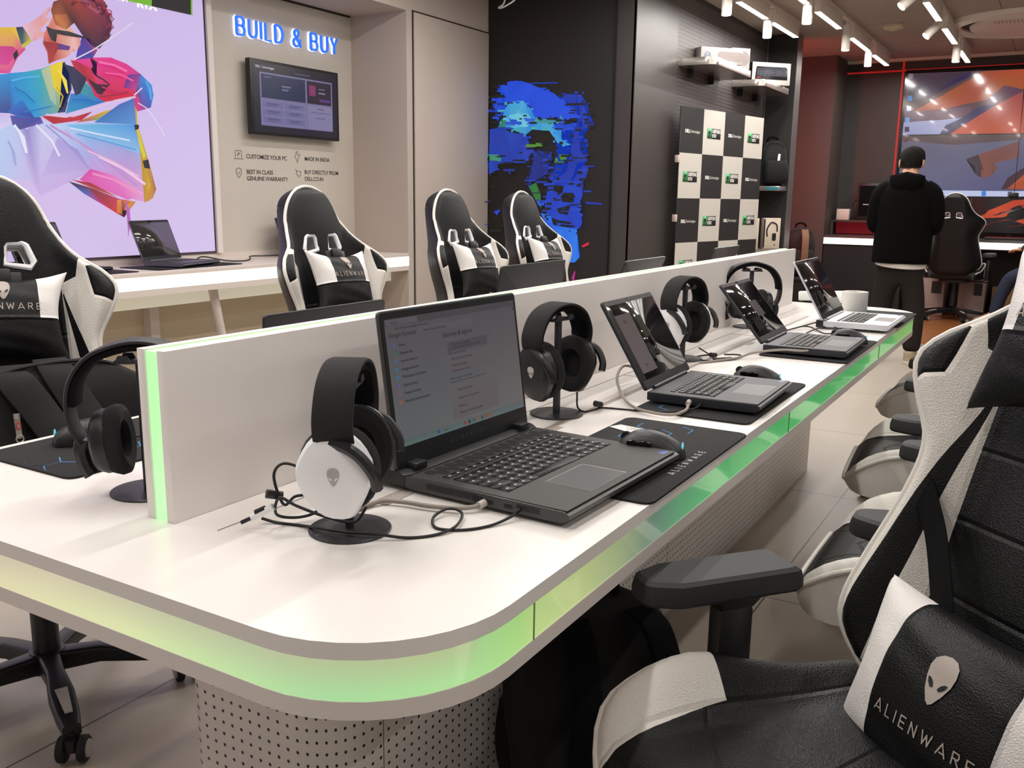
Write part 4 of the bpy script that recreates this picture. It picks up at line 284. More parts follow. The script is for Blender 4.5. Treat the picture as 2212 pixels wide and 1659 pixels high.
DUNES=[([88,62,66],[1713,2644,549,2630,-342,2608,-422,1954,495,1965,1706,1972]),([72,54,66,60,46,66,84,60,66],[1713,2644,1070,2631,1054,2572,1439,2377,1621,2320,1701,2323]),([48,38,72,40,34,80],[1373,2439,1065,2583,1060,2636,1174,2579,1336,2480]),([165,80,45,160,82,44,150,75,45,160,70,50,170,75,48],[1613,2232,1435,2334,1062,2552,942,2629,549,2630,525,2417,731,2473,852,2332,1056,2298,1303,2243]),([130,70,55,150,75,60],[549,2630,-342,2608,-380,2302,525,2417]),([98,70,90,110,78,96,95,68,88],[1708,2230,1302,2241,1052,2266,1017,2212,1141,2152,1708,2114]),([150,155,195,160,162,200,140,140,185],[1708,2114,1261,2134,1101,2150,1284,2048,1317,1970,1706,1972]),([52,42,86,46,38,88,56,44,90],[1317,1973,1265,2069,1091,2150,953,2262,769,2282,971,2146,1130,2044,1215,1973]),([96,60,76,86,56,80],[953,2262,854,2353,721,2470,525,2417,769,2279]),([188,82,50,185,78,48,175,75,55,150,70,70,180,78,52],[1215,1973,971,2146,769,2279,525,2412,-367,2401,-422,1954,495,1965]),([92,88,110,98,96,120,112,112,138,90,90,125,84,84,122,100,100,130],[1705,1965,494,1960,-423,1949,-490,1400,486,1356,1705,1364]),([82,64,68,90,68,70,86,66,70],[1705,1965,494,1959,497,1902,1162,1855,1701,1914]),([70,60,70,60,52,62],[1025,1702,905,1749,866,1663,854,1500,908,1533,927,1620]),([125,74,66,110,72,72,130,80,72,120,72,64],[905,1749,515,1887,505,1713,742,1656,698,1608,739,1533,804,1498,854,1500,866,1663]),([66,44,54,60,40,50],[644,1377,589,1500,447,1607,77,1657,44,1370]),([170,76,45,185,85,50],[585,1380,439,1532,71,1605,44,1370]),([192,198,232],[1704,1362,486,1356,-490,1400,-498,1339,489,1297,1698,1296]),([14,12,14],[1707,1978,495,1967,-422,1956,-423,1948,494,1958,1705,1965]),([14,12,14],[544,2628,534,2627,506,1297,512,1297]),([120,110,120],[1701,2643,1655,2642,1652,2588,1698,2588]),([60,60,80],[1694,2512,1648,2512,1645,2458,1691,2458]),([60,120,190],[1689,2403,1643,2403,1640,2349,1686,2348]),([190,200,230],[1690,2292,1643,2292,1640,2237,1687,2237]),([110,150,210],[1694,2168,1647,2168,1645,2113,1691,2113]),([40,40,60],[1690,2063,1643,2064,1640,2009,1687,2007]),([90,40,50],[1690,1952,1644,1953,1641,1898,1687,1896]),([60,130,220],[831,1355,788,1357,784,1303,828,1300]),([80,80,110],[574,1349,532,1352,528,1298,571,1295])]
# ------------------------------------------------------------------ materials shared by many things
W_TABLE = mat('white_laminate', (238, 232, 227), 0.28, spec=0.5)
W_PLASTIC = mat('white_plastic', (240, 240, 242), 0.3)
BLK = mat('black_plastic', (22, 22, 24), 0.42)
BLK_MATT = mat('black_matt', (17, 17, 18), 0.65)
BLK_GLOSS = mat('black_gloss', (12, 12, 14), 0.12)
DKG = mat('dark_grey_plastic', (46, 46, 49), 0.45)
RUBBER = mat('rubber', (24, 24, 25), 0.75)
CABLE = mat('black_cable', (20, 20, 21), 0.5)
CABLE_G = mat('grey_cable', (150, 140, 130), 0.5)
STEEL = mat('polished_steel', (222, 214, 206), 0.24, .88)
ALU = mat('satin_aluminium', (170, 168, 166), 0.35, 1.0)
LEA_B = mat('black_leather', (15, 15, 16), 0.46, spec=.35, bump=(650, 0.15, 1))
LEA_W = mat('white_leather', (226, 220, 212), 0.45, bump=(500, 0.15, 1))
FAB_B = mat('black_fabric', (11, 11, 12), 0.9, spec=.15, bump=(900, 0.3))
LAMP = mat('lamp_diffuser', (255, 250, 240), 0.5, emit=(255, 248, 236), es=9.0)
LIGHT_STRIP = mat('light_strip', (255, 250, 240), 0.5, emit=(255, 252, 240), es=1.6)
RED_LED = mat('red_led_line', (120, 10, 12), 0.5, emit=(200, 36, 36), es=0.42)

# ------------------------------------------------------------------ floor
def floor_mat():
    m = bpy.data.materials.new('floor_tiles'); m.use_nodes = True; nt = m.node_tree; b = nt.nodes['Principled BSDF']
    tc = nt.nodes.new('ShaderNodeTexCoord'); sp = nt.nodes.new('ShaderNodeSeparateXYZ'); nt.links.new(tc.outputs['Object'], sp.inputs[0])
    def line(c, off, pitch):
        t = nmath(nt, 'MODULO', nmath(nt, 'ADD', c, -off + 50 * pitch), pitch)
        return nmath(nt, 'LESS_THAN', nmath(nt, 'ABSOLUTE', nmath(nt, 'ADD', t, -pitch / 2)), 0.0022)
    g = nmath(nt, 'MAXIMUM', line(sp.outputs[0], 2.726 + 0.576, 1.152), line(sp.outputs[1], 0.677 + 0.576, 1.152))
    n = nt.nodes.new('ShaderNodeTexNoise'); n.inputs['Scale'].default_value = 160; n.inputs['Detail'].default_value = 3; nt.links.new(tc.outputs['Object'], n.inputs['Vector'])
    n2 = nt.nodes.new('ShaderNodeTexNoise'); n2.inputs['Scale'].default_value = 1.7; n2.inputs['Detail'].default_value = 4; nt.links.new(tc.outputs['Object'], n2.inputs['Vector'])
    f = nmath(nt, 'ADD', nmath(nt, 'MULTIPLY', n.outputs[0], 0.25), nmath(nt, 'MULTIPLY', n2.outputs[0], 0.5))
    mx = nt.nodes.new('ShaderNodeMix'); mx.data_type = 'RGBA'; mx.inputs[6].default_value = (*lin((164, 153, 141)), 1); mx.inputs[7].default_value = (*lin((192, 182, 168)), 1); nt.links.new(f, mx.inputs[0])
    mg = nt.nodes.new('ShaderNodeMix'); mg.data_type = 'RGBA'; nt.links.new(mx.outputs[2], mg.inputs[6]); mg.inputs[7].default_value = (*lin((62, 50, 48)), 1); nt.links.new(g, mg.inputs[0])
    nt.links.new(mg.outputs[2], b.inputs['Base Color']); b.inputs['Roughness'].default_value = 0.38
    return m
def wood_mat():
    m = bpy.data.materials.new('wood_floor'); m.use_nodes = True; nt = m.node_tree; b = nt.nodes['Principled BSDF']
    tc = nt.nodes.new('ShaderNodeTexCoord'); mp = nt.nodes.new('ShaderNodeMapping'); mp.inputs['Scale'].default_value = (9, 0.9, 1); nt.links.new(tc.outputs['Object'], mp.inputs[0])
    n = nt.nodes.new('ShaderNodeTexNoise'); n.inputs['Scale'].default_value = 6; n.inputs['Detail'].default_value = 5; nt.links.new(mp.outputs[0], n.inputs['Vector'])
    mx = nt.nodes.new('ShaderNodeMix'); mx.data_type = 'RGBA'; mx.inputs[6].default_value = (*lin((112, 66, 34)), 1); mx.inputs[7].default_value = (*lin((168, 108, 62)), 1); nt.links.new(n.outputs[0], mx.inputs[0])
    nt.links.new(mx.outputs[2], b.inputs['Base Color']); b.inputs['Roughness'].default_value = 0.3
    return m
bm = BM(); box(bm, -4, 8.6, -4, 5, -0.1, 0); struct('floor', bm, floor_mat(), 'beige tiled floor with thin dark joints', 'floor')
bm = BM(); box(bm, 8.6, 12, -4, 5, -0.1, 0.004); struct('floor_wood', bm, wood_mat(), 'brown wooden floor in front of the video wall', 'floor')
bm = BM(); box(bm, 8.57, 8.65, -4, 2.4, 0, 0.012, bev=0.004); struct('trim_threshold', bm, ALU, 'metal threshold strip between tiles and wood', 'trim')

# ------------------------------------------------------------------ walls and ceiling
WALL_L = mat('greige_paint', (203, 195, 185), 0.7, var=(3, (195, 187, 177)))
WALL_P = mat('greige_panel', (192, 178, 168), 0.65, var=(2, (182, 170, 160)))
WALL_D = mat('charcoal_wall', (52, 48, 46), 0.55)
COL = mat('column_grey', (62, 57, 55), 0.42)
bm = BM(); box(bm, -3, 5.163, 4.383, 4.5, 0, 2.44); struct('wall_left', bm, WALL_L, 'pale greige wall carrying the blue lettering', 'wall')
bm = BM(); box(bm, -3, 5.163, 3.90, 4.5, 2.424, CEIL); struct('wall_bulkhead', bm, WALL_P, 'greige bulkhead above the wall counter', 'wall')
bm = BM(); box(bm, 4.2, 5.15, 4.372, 4.384, 2.412, 2.424); struct('trim_1', bm, mat('shadow_gap', (40, 36, 34), 0.8), 'dark shadow gap under the bulkhead', 'trim')
bm = BM(); box(bm, 5.163, 6.19, 3.905, 4.5, 0, CEIL); struct('wall_centre', bm, WALL_P, 'greige wall return beside the led wall', 'wall')
bm = BM(); box(bm, 5.235, 6.17, 3.890, 3.906, 0.01, 2.424, bev=0.002); struct('trim_2', bm, WALL_P, 'flush greige wall panel with fine joints', 'trim')
bm = BM(); box(bm, 5.225, 6.185, 3.900, 3.9055, 0.0, 2.436); struct('trim_3', bm, mat('shadow_gap', (40, 36, 34), 0.8), 'dark joint around the wall panel', 'trim')
bm = BM(); box(bm, 6.2, 6.5, 2.707, 4.5, 0, CEIL); struct('wall_column', bm, COL, 'dark grey column wall beside the led wall', 'wall')
def peg_mat():
    m = bpy.data.materials.new('perforated_wall'); m.use_nodes = True; nt = m.node_tree; b = nt.nodes['Principled BSDF']
    tc = nt.nodes.new('ShaderNodeTexCoord'); sp = nt.nodes.new('ShaderNodeSeparateXYZ'); nt.links.new(tc.outputs['Object'], sp.inputs[0])
    def near(c, pitch, half):
        t = nmath(nt, 'MODULO', nmath(nt, 'ADD', c, 40 * pitch), pitch); return nmath(nt, 'LESS_THAN', nmath(nt, 'ABSOLUTE', nmath(nt, 'ADD', t, -pitch / 2)), half)
    k = nmath(nt, 'MULTIPLY', near(sp.outputs[0], 0.034, 0.010), near(sp.outputs[2], 0.030, 0.0042))
    k = nmath(nt, 'MAXIMUM', k, near(sp.outputs[0], 0.60, 0.004))
    mx = nt.nodes.new('ShaderNodeMix'); mx.data_type = 'RGBA'; mx.inputs[6].default_value = (*lin((78, 71, 70)), 1); mx.inputs[7].default_value = (*lin((22, 20, 20)), 1); nt.links.new(k, mx.inputs[0])
    nt.links.new(mx.outputs[2], b.inputs['Base Color']); b.inputs['Roughness'].default_value = 0.5
    return m
bm = BM(); box(bm, 6.5, 9.42, 2.72, 2.86, 0, CEIL); struct('wall_niche', bm, WALL_D, 'dark wall behind the perforated panels', 'wall')
bm = BM(); box(bm, 6.2, 6.99, 2.700, 2.721, 0, CEIL); struct('trim_4', bm, COL, 'smooth dark cladding beside the perforated wall', 'trim')
bm = BM(); box(bm, 6.99, 9.40, 2.704, 2.721, 0, 2.76); struct('trim_5', bm, peg_mat(), 'dark perforated wall panels with slots', 'trim')
bm = BM(); box(bm, 9.42, 9.60, 2.41, 2.95, 0, CEIL); struct('wall_end', bm, mat('end_wall', (46, 44, 43), 0.4), 'dark end wall closing the perforated wall', 'wall')
bm = BM(); box(bm, 9.41, 9.42, 2.69, 2.704, 0, 2.76); box(bm, 9.41, 9.60, 2.404, 2.41, 0, CEIL); struct('trim_6', bm, mat('edge_metal', (120, 116, 114), 0.4, 0.6), 'thin metal edge of the end wall', 'trim')
bm = BM(); box(bm, 11.6, 11.8, -4, 5, 0, CEIL); struct('wall_back', bm, WALL_D, 'charcoal back wall behind the video wall', 'wall')
bm = BM(); box(bm, 11.0, 11.6, 2.37, 5, 0, CEIL); struct('wall_pier', bm, mat('pier_paint', (74, 64, 60), 0.6), 'dark pier lit red beside the back counter', 'wall')
def ceil_mat():
    m = bpy.data.materials.new('ceiling_panels'); m.use_nodes = True; nt = m.node_tree; b = nt.nodes['Principled BSDF']
    tc = nt.nodes.new('ShaderNodeTexCoord'); sp = nt.nodes.new('ShaderNodeSeparateXYZ'); nt.links.new(tc.outputs['Object'], sp.inputs[0])
    def line(c, off, pitch):
        t = nmath(nt, 'MODULO', nmath(nt, 'ADD', c, -off + 50 * pitch), pitch); return nmath(nt, 'LESS_THAN', nmath(nt, 'ABSOLUTE', nmath(nt, 'ADD', t, -pitch / 2)), 0.004)
    g = nmath(nt, 'MAXIMUM', line(sp.outputs[0], 0.3, 1.2), line(sp.outputs[1], 0.05, 1.2))
    mx = nt.nodes.new('ShaderNodeMix'); mx.data_type = 'RGBA'; mx.inputs[6].default_value = (*lin((158, 146, 136)), 1); mx.inputs[7].default_value = (*lin((92, 82, 76)), 1); nt.links.new(g, mx.inputs[0])
    nt.links.new(mx.outputs[2], b.inputs['Base Color']); b.inputs['Roughness'].default_value = 0.7
    return m
bm = BM(); box(bm, -3, 12, -4, 5, CEIL, CEIL + 0.1); struct('ceiling', bm, ceil_mat(), 'flat warm grey panelled ceiling', 'ceiling')
bm = BM(); box(bm, 11.55, 11.6, -4, 2.37, CEIL - 0.03, CEIL); struct('trim_7', bm, WALL_L, 'pale cornice strip on top of the back wall', 'trim')
# red led lines of the back wall
bm = BM(); box(bm, 11.59, 11.6, 1.752, 1.775, 1.2, CEIL - .03); box(bm, 11.59, 11.6, -3, 2.37, 2.672, 2.690); box(bm, 11.59, 11.6, 1.8, 2.37, 0.985, 1.0); struct('trim_8', bm, RED_LED, 'thin red light lines on the back wall', 'trim')

# ------------------------------------------------------------------ track lights
RAIL = mat('lamp_white', (214, 204, 194), 0.4)
def track(y, bars, spots, label, x0, x1, group='ceiling track lights'):
    t = thing('track_light', label, 'lamp', ((x0 + x1) / 2, y, CEIL), 0, group); cx = (x0 + x1) / 2
    bm = BM(); box(bm, x0 - cx, x1 - cx, -.02, .02, -.035, 0, bev=.004); obj('rail', bm, RAIL, t)
    for a, b in bars:
        bm = BM(); box(bm, a - cx, b - cx, -.024, .024, -.145, -.035, bev=.004)
        o = obj('linear_lamp', bm, RAIL, t)
        bm = BM(); box(bm, a - cx + .01, b - cx - .01, -.022, .022, -.1485, -.1452); obj('diffuser', bm, LAMP, o)
        area('lamp_light', ((a + b) / 2 - cx, 0, -.152), b - a - .04, .05, BARW, parent=t)
    for (x, tx, ty) in spots:
        bm = BM(); cyl(bm, (0, 0, -.03), (0, 0, -.085), .012, n=10)
        ax = Vector((tx, ty, -1)).normalized(); p0 = Vector((0, 0, -.09)) - ax * .02; p1 = p0 + ax * .21
        cyl(bm, p0, p1, .036, n=24); o = obj('spotlight', bm, RAIL, t, loc=(x - cx, 0, 0))
        bm = BM(); cyl(bm, p1 + ax * .0005, p1 + ax * .003, .031, n=24); obj('lens', bm, LAMP, o)
        l = bpy.data.lights.new('spot_beam', 'SPOT'); l.energy = SPOTW * LAMP_W; l.spot_size = 1.5; l.spot_blend = .6; l.shadow_soft_size = .03; l.color = (1, .94, .86)
        lo = bpy.data.objects.new('spot_beam', l); C.objects.link(lo); lo.parent = o; lo.location = p1 + ax * .01; lo.rotation_euler = ax.to_track_quat('-Z', 'Y').to_euler()
BARW = 26.0; SPOTW = 9.0
def rows(first, pitch, n, L=0.8): return [(first - pitch * k - L, first - pitch * k) for k in range(n)]
track(2.27, [(7.07, 7.81), (7.99, 8.79)] + rows(6.62, 1.9, 4), [(6.81, 0, 0), (7.87, 0, 0), (4.3, 0, -.3), (2.4, 0, .35), (.6, 0, .4)], 'track light with bars and vertical spots, nearest the shelf wall', -1.0, 8.84)
track(1.84, [(6.54, 7.36), (7.70, 8.52), (9.03, 9.86), (10.14, 10.97)] + rows(5.9, 2.1, 3), [(7.40, 0, 0), (8.82, 0, 0), (9.90, 0, 0), (5.2, .2, -.2)], 'long middle track light ending above the red lit pier', -1.2, 11.0)
track(1.06, [(7.7, 8.51), (8.90, 9.77), (10.22, 11.08)] + rows(7.2, 1.65, 5), [(7.45, -.55, .9), (8.75, -.45, .8), (9.96, 0, 0), (6.0, 0, -.3)], 'track light with two tilted spots beside the round ceiling unit', -1.2, 11.1)
BARW = 17.0
track(-0.35, rows(9.4, 1.9, 6), [(3.2, 0, .3), (5.4, 0, .3)], 'added unseen track light over the right-hand aisle', -1.4, 9.5)  # out-of-view row, added to light the aisle and table
BARW = 17.0
track(-1.7, rows(8.0, 1.9, 6), [(3.0, 0, .3), (5.0, 0, .3)], 'added unseen track light farthest to the right, over the shop floor', -2.6, 8.1)  # out-of-view row, added for more light from the right
BARW = 22.0
track(3.2, rows(5.0, 1.75, 4), [(4.2, 0, .8), (3.0, 0, .8), (1.6, 0, .8)], 'added unseen track light above the wall counter', -1.4, 5.1)  # out-of-view row, added for general light on the left wall
# red led light hidden beside the pier
bm = BM(); box(bm, 9.602, 9.63, 2.5, 2.9, 0.2, 2.6); struct('trim_9', bm, RED_LED, 'red light strip behind the end wall', 'trim')
area('red_strip_light', (9.65, 2.75, 1.6), 1.8, .1, 28, (1, .06, .05), rot=(0, -PI / 2, 0))
# round ceiling unit and smoke detector
t = thing('ceiling_air_unit', 'round white air outlet recessed in the ceiling', 'air unit', (9.75, .45, CEIL))
bm = BM(); lathe(bm, [(.72, 0), (.70, -.035), (.60, -.045), (.57, -.02), (.57, 0)], 48, cap=False); obj('rim', bm, RAIL, t)
bm = BM(); lathe(bm, [(.57, -.004), (.30, -.005)], 48); obj('slot', bm, BLK_MATT, t)
bm = BM(); lathe(bm, [(.50, -.02), (.49, -.042), (.02, -.046)], 48); obj('plate', bm, RAIL, t)
bm = BM()
for k in range(-9, 10): box(bm, -.43, -.28, k * .03 - .002, k * .03 + .002, -.0475, -.046)
obj('vents', bm, mat('vent_dark', (110, 98, 90), .7), t)
t = thing('smoke_detector', 'small square cream detector on the ceiling', 'detector', (9.4, 1.55, CEIL))
bm = BM(); prism(bm, rrect(.16, .16, .03), -.03, 0, bev=.006); obj('housing', bm, mat('cream_plastic', (206, 190, 160), .5), t)
bm = BM(); cyl(bm, (0, 0, -.046), (0, 0, -.03), .04, n=20); obj('sensor', bm, mat('cream_plastic', (206, 190, 160), .5), t)

# ------------------------------------------------------------------ light box poster, lettering, television on the left wall
PRINT = lit_print('backlit_print', 0.92)
t = thing('light_box', 'tall backlit poster of a person in a bright jacket on lavender', 'light box', (2.0, 4.383, 0))
bm = BM(); box(bm, -3.2, 1.868, -.022, -.002, .868, 2.42); obj('frame', bm, mat('box_frame', (70, 62, 66), .5), t)
bm = BM()
poly_image(bm, [([205, 180, 228, 220, 200, 242, 210, 188, 238, 220, 198, 244], [-1200, 882, 3855, 882, 3855, 2410, -1200, 2410])] + POSTER, lambda x, z, n: (min(x, 3.855) - 2.0, -.0235 - n, min(z, 2.41)), z0=0)
o = obj('poster', bm, PRINT, t, ang=None, tri=True)
bm = BM(); text(bm, 'GEFORCE', .062, T(1.405, -.031, 2.265, PI / 2) @ Matrix.Rotation(-.02, 4, 'Z'), ax='LEFT', bold=.0022); text(bm, 'RTX', .066, T(1.405, -.031, 2.205, PI / 2), ax='LEFT', bold=.0025); text(bm, 'NVIDIA', .04, T(1.35, -.031, 2.21, PI / 2), ax='RIGHT', bold=.0015)
obj('print_lettering', bm, mat('lit_white', (240, 240, 240), .5, emit=(245, 245, 248), es=.9), t)
bm = BM(); box(bm, 3.868, 3.905, 4.345, 4.383, .87, 2.424); struct('trim_10', bm, mat('white_trim', (226, 216, 212), .5), 'pale strip beside the light box', 'trim')
t = thing('wall_lettering', 'blue back-lit capitals reading BUILD & BUY high on the wall', 'sign', (4.545, 4.383, 2.20))
for bm in sign_letters(lambda x, y, z: (x, -z, y), .100, .0135, .006, .026, .037, 'BUILD & BUY'): obj('letter', bm, mat('sign_blue', (28, 96, 205), .4, emit=(30, 104, 220), es=.85), t)
for bm in sign_letters(lambda x, y, z: (x, -z, y), .100, .0200, .005, .010, .037, 'BUILD & BUY'): obj('letter_glow', bm, mat('sign_white', (240, 240, 250), .4, emit=(225, 228, 255), es=1.0), t)
INK = mat('wall_ink', (58, 52, 50), .6)
def wall_text(name, label, lines, x, zs, size, icon=None):
    bm = BM()
    for s, z in zip(lines, zs): text(bm, s, size, T(x, 4.3815, z, PI / 2), ax='LEFT', bold=.0003, sp=.95)
    if icon:
        ix, iz = icon[0], icon[1]
        for pl in icon[2]: tube(bm, [(ix + a * .05, 4.3815, iz + b * .05) for a, b in pl], .0014, 5)
    tag(obj(name, bm, INK), label, 'lettering', 'printed promises on the wall')
wall_text('wall_text', 'printed words CUSTOMIZE YOUR PC with a laptop icon', ['CUSTOMIZE YOUR PC'], 4.155, [1.446], .0365, (4.093, 1.455, [[(-.5, -.35), (-.5, .45), (.5, .45), (.5, -.35)], [(-.75, -.5), (.75, -.5)], [(-.2, -.1), (.1, .25), (.2, .1), (-.1, -.15)]]))
wall_text('wall_text', 'printed words MADE IN INDIA with a map icon', ['MADE IN INDIA'], 4.668, [1.452], .0365, (4.60, 1.46, [[(-.2, .7), (.1, .7), (.1, .3), (.6, .35), (.3, .1), (.0, -.7), (-.3, -.1), (-.5, .1), (-.2, .3), (-.2, .7)]]))
wall_text('wall_text', 'printed words BEST IN CLASS GENUINE WARRANTY with a shield icon', ['BEST IN CLASS', 'GENUINE WARRANTY'], 4.152, [1.353, 1.313], .0365, (4.09, 1.345, [[(-.4, .45), (0, .6), (.4, .45), (.4, -.1), (0, -.6), (-.4, -.1), (-.4, .45)], [(-.15, 0), (-.03, -.13), (.17, .15)]]))
wall_text('wall_text', 'printed words BUY DIRECTLY FROM DELL.CO.IN with a basket icon', ['BUY DIRECTLY FROM', 'DELL.CO.IN'], 4.663, [1.366, 1.322], .0365, (4.605, 1.355, [[(-.6, .55), (-.4, .5), (-.2, -.3), (.35, -.3), (.5, .3), (-.3, .3)], [(-.1, -.5), (.0, -.5)], [(.25, -.5), (.35, -.5)]]))
t = thing('television', 'black wall television showing a lilac shop page under the blue capitals', 'television', (4.54, 4.383, 1.80))
bm = BM(); box(bm, -.395, .395, -.075, -.035, -.222, .222, bev=.004); obj('casing', bm, BLK, t)
bm = BM(); box(bm, -.1, .1, -.036, -.001, -.1, .1); obj('wall_bracket', bm, BLK_MATT, t)
bm = BM()
def R_(x0, z0, x1, z1, c): return (c, [int(v * 1000) for v in (x0, z0, x1, z0, x1, z1, x0, z1)])
TVP = [R_(-.375, -.205, .375, .205, [26, 20, 48]), R_(-.32, -.165, .33, .150, [142, 136, 184]), R_(-.308, .0, .075, .140, [28, 42, 90]), R_(.09, .0, .318, .140, [42, 24, 56]), R_(.11, .05, .17, .115, [160, 56, 120]), R_(.205, .018, .31, .036, [106, 58, 152]), R_(.2, .095, .26, .1, [154, 148, 176]), R_(.2, .068, .26, .076, [176, 168, 200]),
       R_(-.318, -.16, .075, -.01, [150, 144, 194]), R_(.09, -.16, .325, -.01, [156, 150, 196])]
for i in range(3):
    for j in range(2):
        x0 = -.306 + j * .188; z1 = -.018 - i * .046; TVP += [R_(x0, z1 - .038, x0 + .178, z1, [134, 128, 184]), R_(x0 + .04, z1 - .018, x0 + .14, z1 - .012, [90, 84, 136]), R_(x0 + .04, z1 - .028, x0 + .12, z1 - .024, [106, 100, 152])]
TVP += [R_(.18, -.032, .24, -.027, [90, 84, 136]), R_(.12, -.056, .30, -.052, [106, 100, 152]), R_(.16, -.09, .25, -.086, [90, 84, 136]), R_(-.14, .075, -.06, .085, [128, 136, 176]), R_(-.14, .055, -.08, .065, [128, 136, 176]), R_(-.29, .12, -.23, .125, [136, 144, 184]), R_(-.02, .165, .12, .172, [106, 100, 136])]
poly_image(bm, TVP, lambda x, z, n: (x, -.0755 - n, z)); text(bm, 'DELL Technologies', .02, T(-.355, -.0785, .178, PI / 2), ax='LEFT', bold=.0002)
lay = bm.verts.layers.float_color.get('Col')
for v in bm.verts:
    if v[lay][3] == 0: v[lay] = (.35, .33, .42, 1)
obj('screen', bm, lit_print('tv_picture', .55, .25, .4), t, ang=None)

# ------------------------------------------------------------------ wall counter
COUNTER = mat('counter_white', (216, 205, 197), .4)
t = thing('wall_counter', 'long white wall counter with a glowing front edge', 'counter', (2.0, 3.90, 0))
bm = BM(); box(bm, -4, 3.162, 0, .48, .806, .830, bev=.003); box(bm, -4, 3.162, .015, .48, .712, .806); obj('worktop', bm, COUNTER, t)
bm = BM(); box(bm, -4, 3.160, -.002, .016, .744, .806); obj('light_strip', bm, LIGHT_STRIP, t)
bm = BM(); box(bm, -4, 3.162, .0, .016, .712, .744); obj('edge_profile', bm, COUNTER, t)
bm = BM(); box(bm, -4, 3.162, .468, .4825, .830, .868); obj('upstand', bm, COUNTER, t)
bm = BM(); box(bm, -4, 3.162, .16, .20, .63, .712); obj('apron', bm, mat('apron_glow', (236, 232, 214), .5, emit=(255, 250, 225), es=.25), t)  # beam is no lamp; its lit look is a faint glow in the material
for x in (-.6, 1.52):
    bm = BM(); cyl(bm, (x, .12, .712), (x + .12, .10, 0), .026, .018, 16); obj('leg', bm, COUNTER, t)
bm = BM(); box(bm, 1.32, 1.38, .40, .46, 0, .712); obj('post', bm, COUNTER, t)
bm = BM(); box(bm, -4, 3.162, .462, .483, 0, .712); obj('back_panel', bm, mat('panel_cream', (206, 190, 165), .6), t)
area('counter_glow', (1.0, 3.885, .775), 5.5, .05, 16, (1, .97, .88), rot=(-PI / 2, 0, 0))

# ------------------------------------------------------------------ led wall
t = thing('led_wall', 'black led wall showing a blue pixelated face', 'screen', (6.2, 3.378, 0))
bm = BM(); box(bm, -.022, 0, -.518, .518, .0, CEIL - .002); obj('panel', bm, mat('led_black', (30, 27, 26), .5), t)
bm = BM(); poly_image(bm, LEDFACE, lambda y, z, n: (-.0228 - n, max(min(y, 3.893), 2.862) - 3.378, z)); obj('picture', bm, lit_print('led_picture', .8, .6, .2), t, ang=None, tri=True)
bm = BM(); box(bm, 6.172, 6.2, 2.852, 2.862, 0, CEIL); struct('trim_11', bm, BLK_MATT, 'black joint between led wall and column', 'trim')
bm = BM(); tube(bm, crom([(5.9, 3.6, CEIL), (5.95, 3.62, 2.60), (5.93, 3.66, 2.55), (5.9, 3.58, 2.55), (5.93, 3.5, 2.62), (5.96, 3.48, CEIL)], 6), .006, 8)
tag(obj('hanging_cable', bm, W_PLASTIC), 'white cable loop hanging from the ceiling by the led wall', 'cable')
# ------------------------------------------------------------------ the long gaming table
TX0, TX1, TY0, TY1 = 0.664, 4.43, 0.510, 1.664
def t_outline(ins=0.0, n=10): return rrect(TX1 - TX0 - 2 * ins, TY1 - TY0 - 2 * ins, .20 - ins, n, (TX0 + TX1) / 2 - 2.5, (TY0 + TY1) / 2 - 1.087)
table = thing('gaming_table', 'long white table with rounded corners and a glowing green edge', 'table', (2.5, 1.087, 0))
bm = BM(); prism(bm, t_outline(), .7295, .75, bev=.0025); obj('tabletop', bm, W_TABLE, table)
bm = BM(); prism(bm, t_outline(), .658, .680, bev=.002); obj('lower_rim', bm, mat('rim_white', (226, 217, 211), .35), table)
def interp(x, K):
    for (a, ca), (b, cb) in zip(K, K[1:]):
        if x <= b: f = (x - a) / (b - a) if b > a else 0; f = max(0, min(1, f)); return tuple(p + (q - p) * f for p, q in zip(ca, cb))
    return K[-1][1]
def band_col(x, y, f):          # colour programmed into the led strip, running round the table; f = height within the band
    if y < 1.087 and x > .80 and y < .56:
        c = interp(x, [(.80, (185, 238, 160)), (.915, (190, 238, 140)), (.925, (205, 232, 150)), (1.05, (206, 220, 150)), (1.2, (165, 180, 135)), (1.3, (112, 140, 122)), (1.42, (105, 168, 125)), (1.6, (100, 195, 120)), (2.2, (92, 198, 112)), (3.2, (95, 196, 112)), (4.4, (130, 222, 130))])
        return tuple(v * (.94 + .06 * (1 - f)) for v in c)
    if x > 4: return (150, 226, 140)
    c = interp(y, [(.51, (185, 238, 160)), (.62, (178, 232, 165)), (.75, (200, 236, 170)), (.95, (232, 240, 180)), (1.15, (236, 232, 182)), (1.45, (226, 214, 178)), (1.66, (205, 220, 190))])
    top = interp(y, [(.51, (188, 205, 150)), (.75, (195, 205, 165)), (1.1, (222, 210, 178)), (1.45, (200, 188, 172)), (1.66, (195, 190, 175))])
    g = max(0, min(1, (f - .15) / .8)); return tuple(a + (b - a) * g for a, b in zip(c, top))
bm = BM(); lay = bm.verts.layers.float_color.new('Col'); P = []
base = t_outline(.0015, 14); n = len(base)
for i in range(n):
    a, b = base[i], base[(i + 1) % n]; L = math.hypot(b[0] - a[0], b[1] - a[1]); k = max(1, int(L / .03))
    P += [(a[0] + (b[0] - a[0]) * j / k, a[1] + (b[1] - a[1]) * j / k) for j in range(k)]
RR = []
for j in range(7):
    f = j / 6; row = []
    for x, y in P:
        v = bm.verts.new((x, y, .680 + .0495 * f)); v[lay] = (*lin(band_col(x + 2.5, y + 1.087, f)), 1); row.append(v)
    RR.append(row)
for a, b in zip(RR, RR[1:]):
    for i in range(len(P)): bm.faces.new((a[i], a[(i + 1) % len(P)], b[(i + 1) % len(P)], b[i]))
obj('light_band', bm, lit_print('glowing_band', .86, .12, .55, .6), table)
bm = BM()
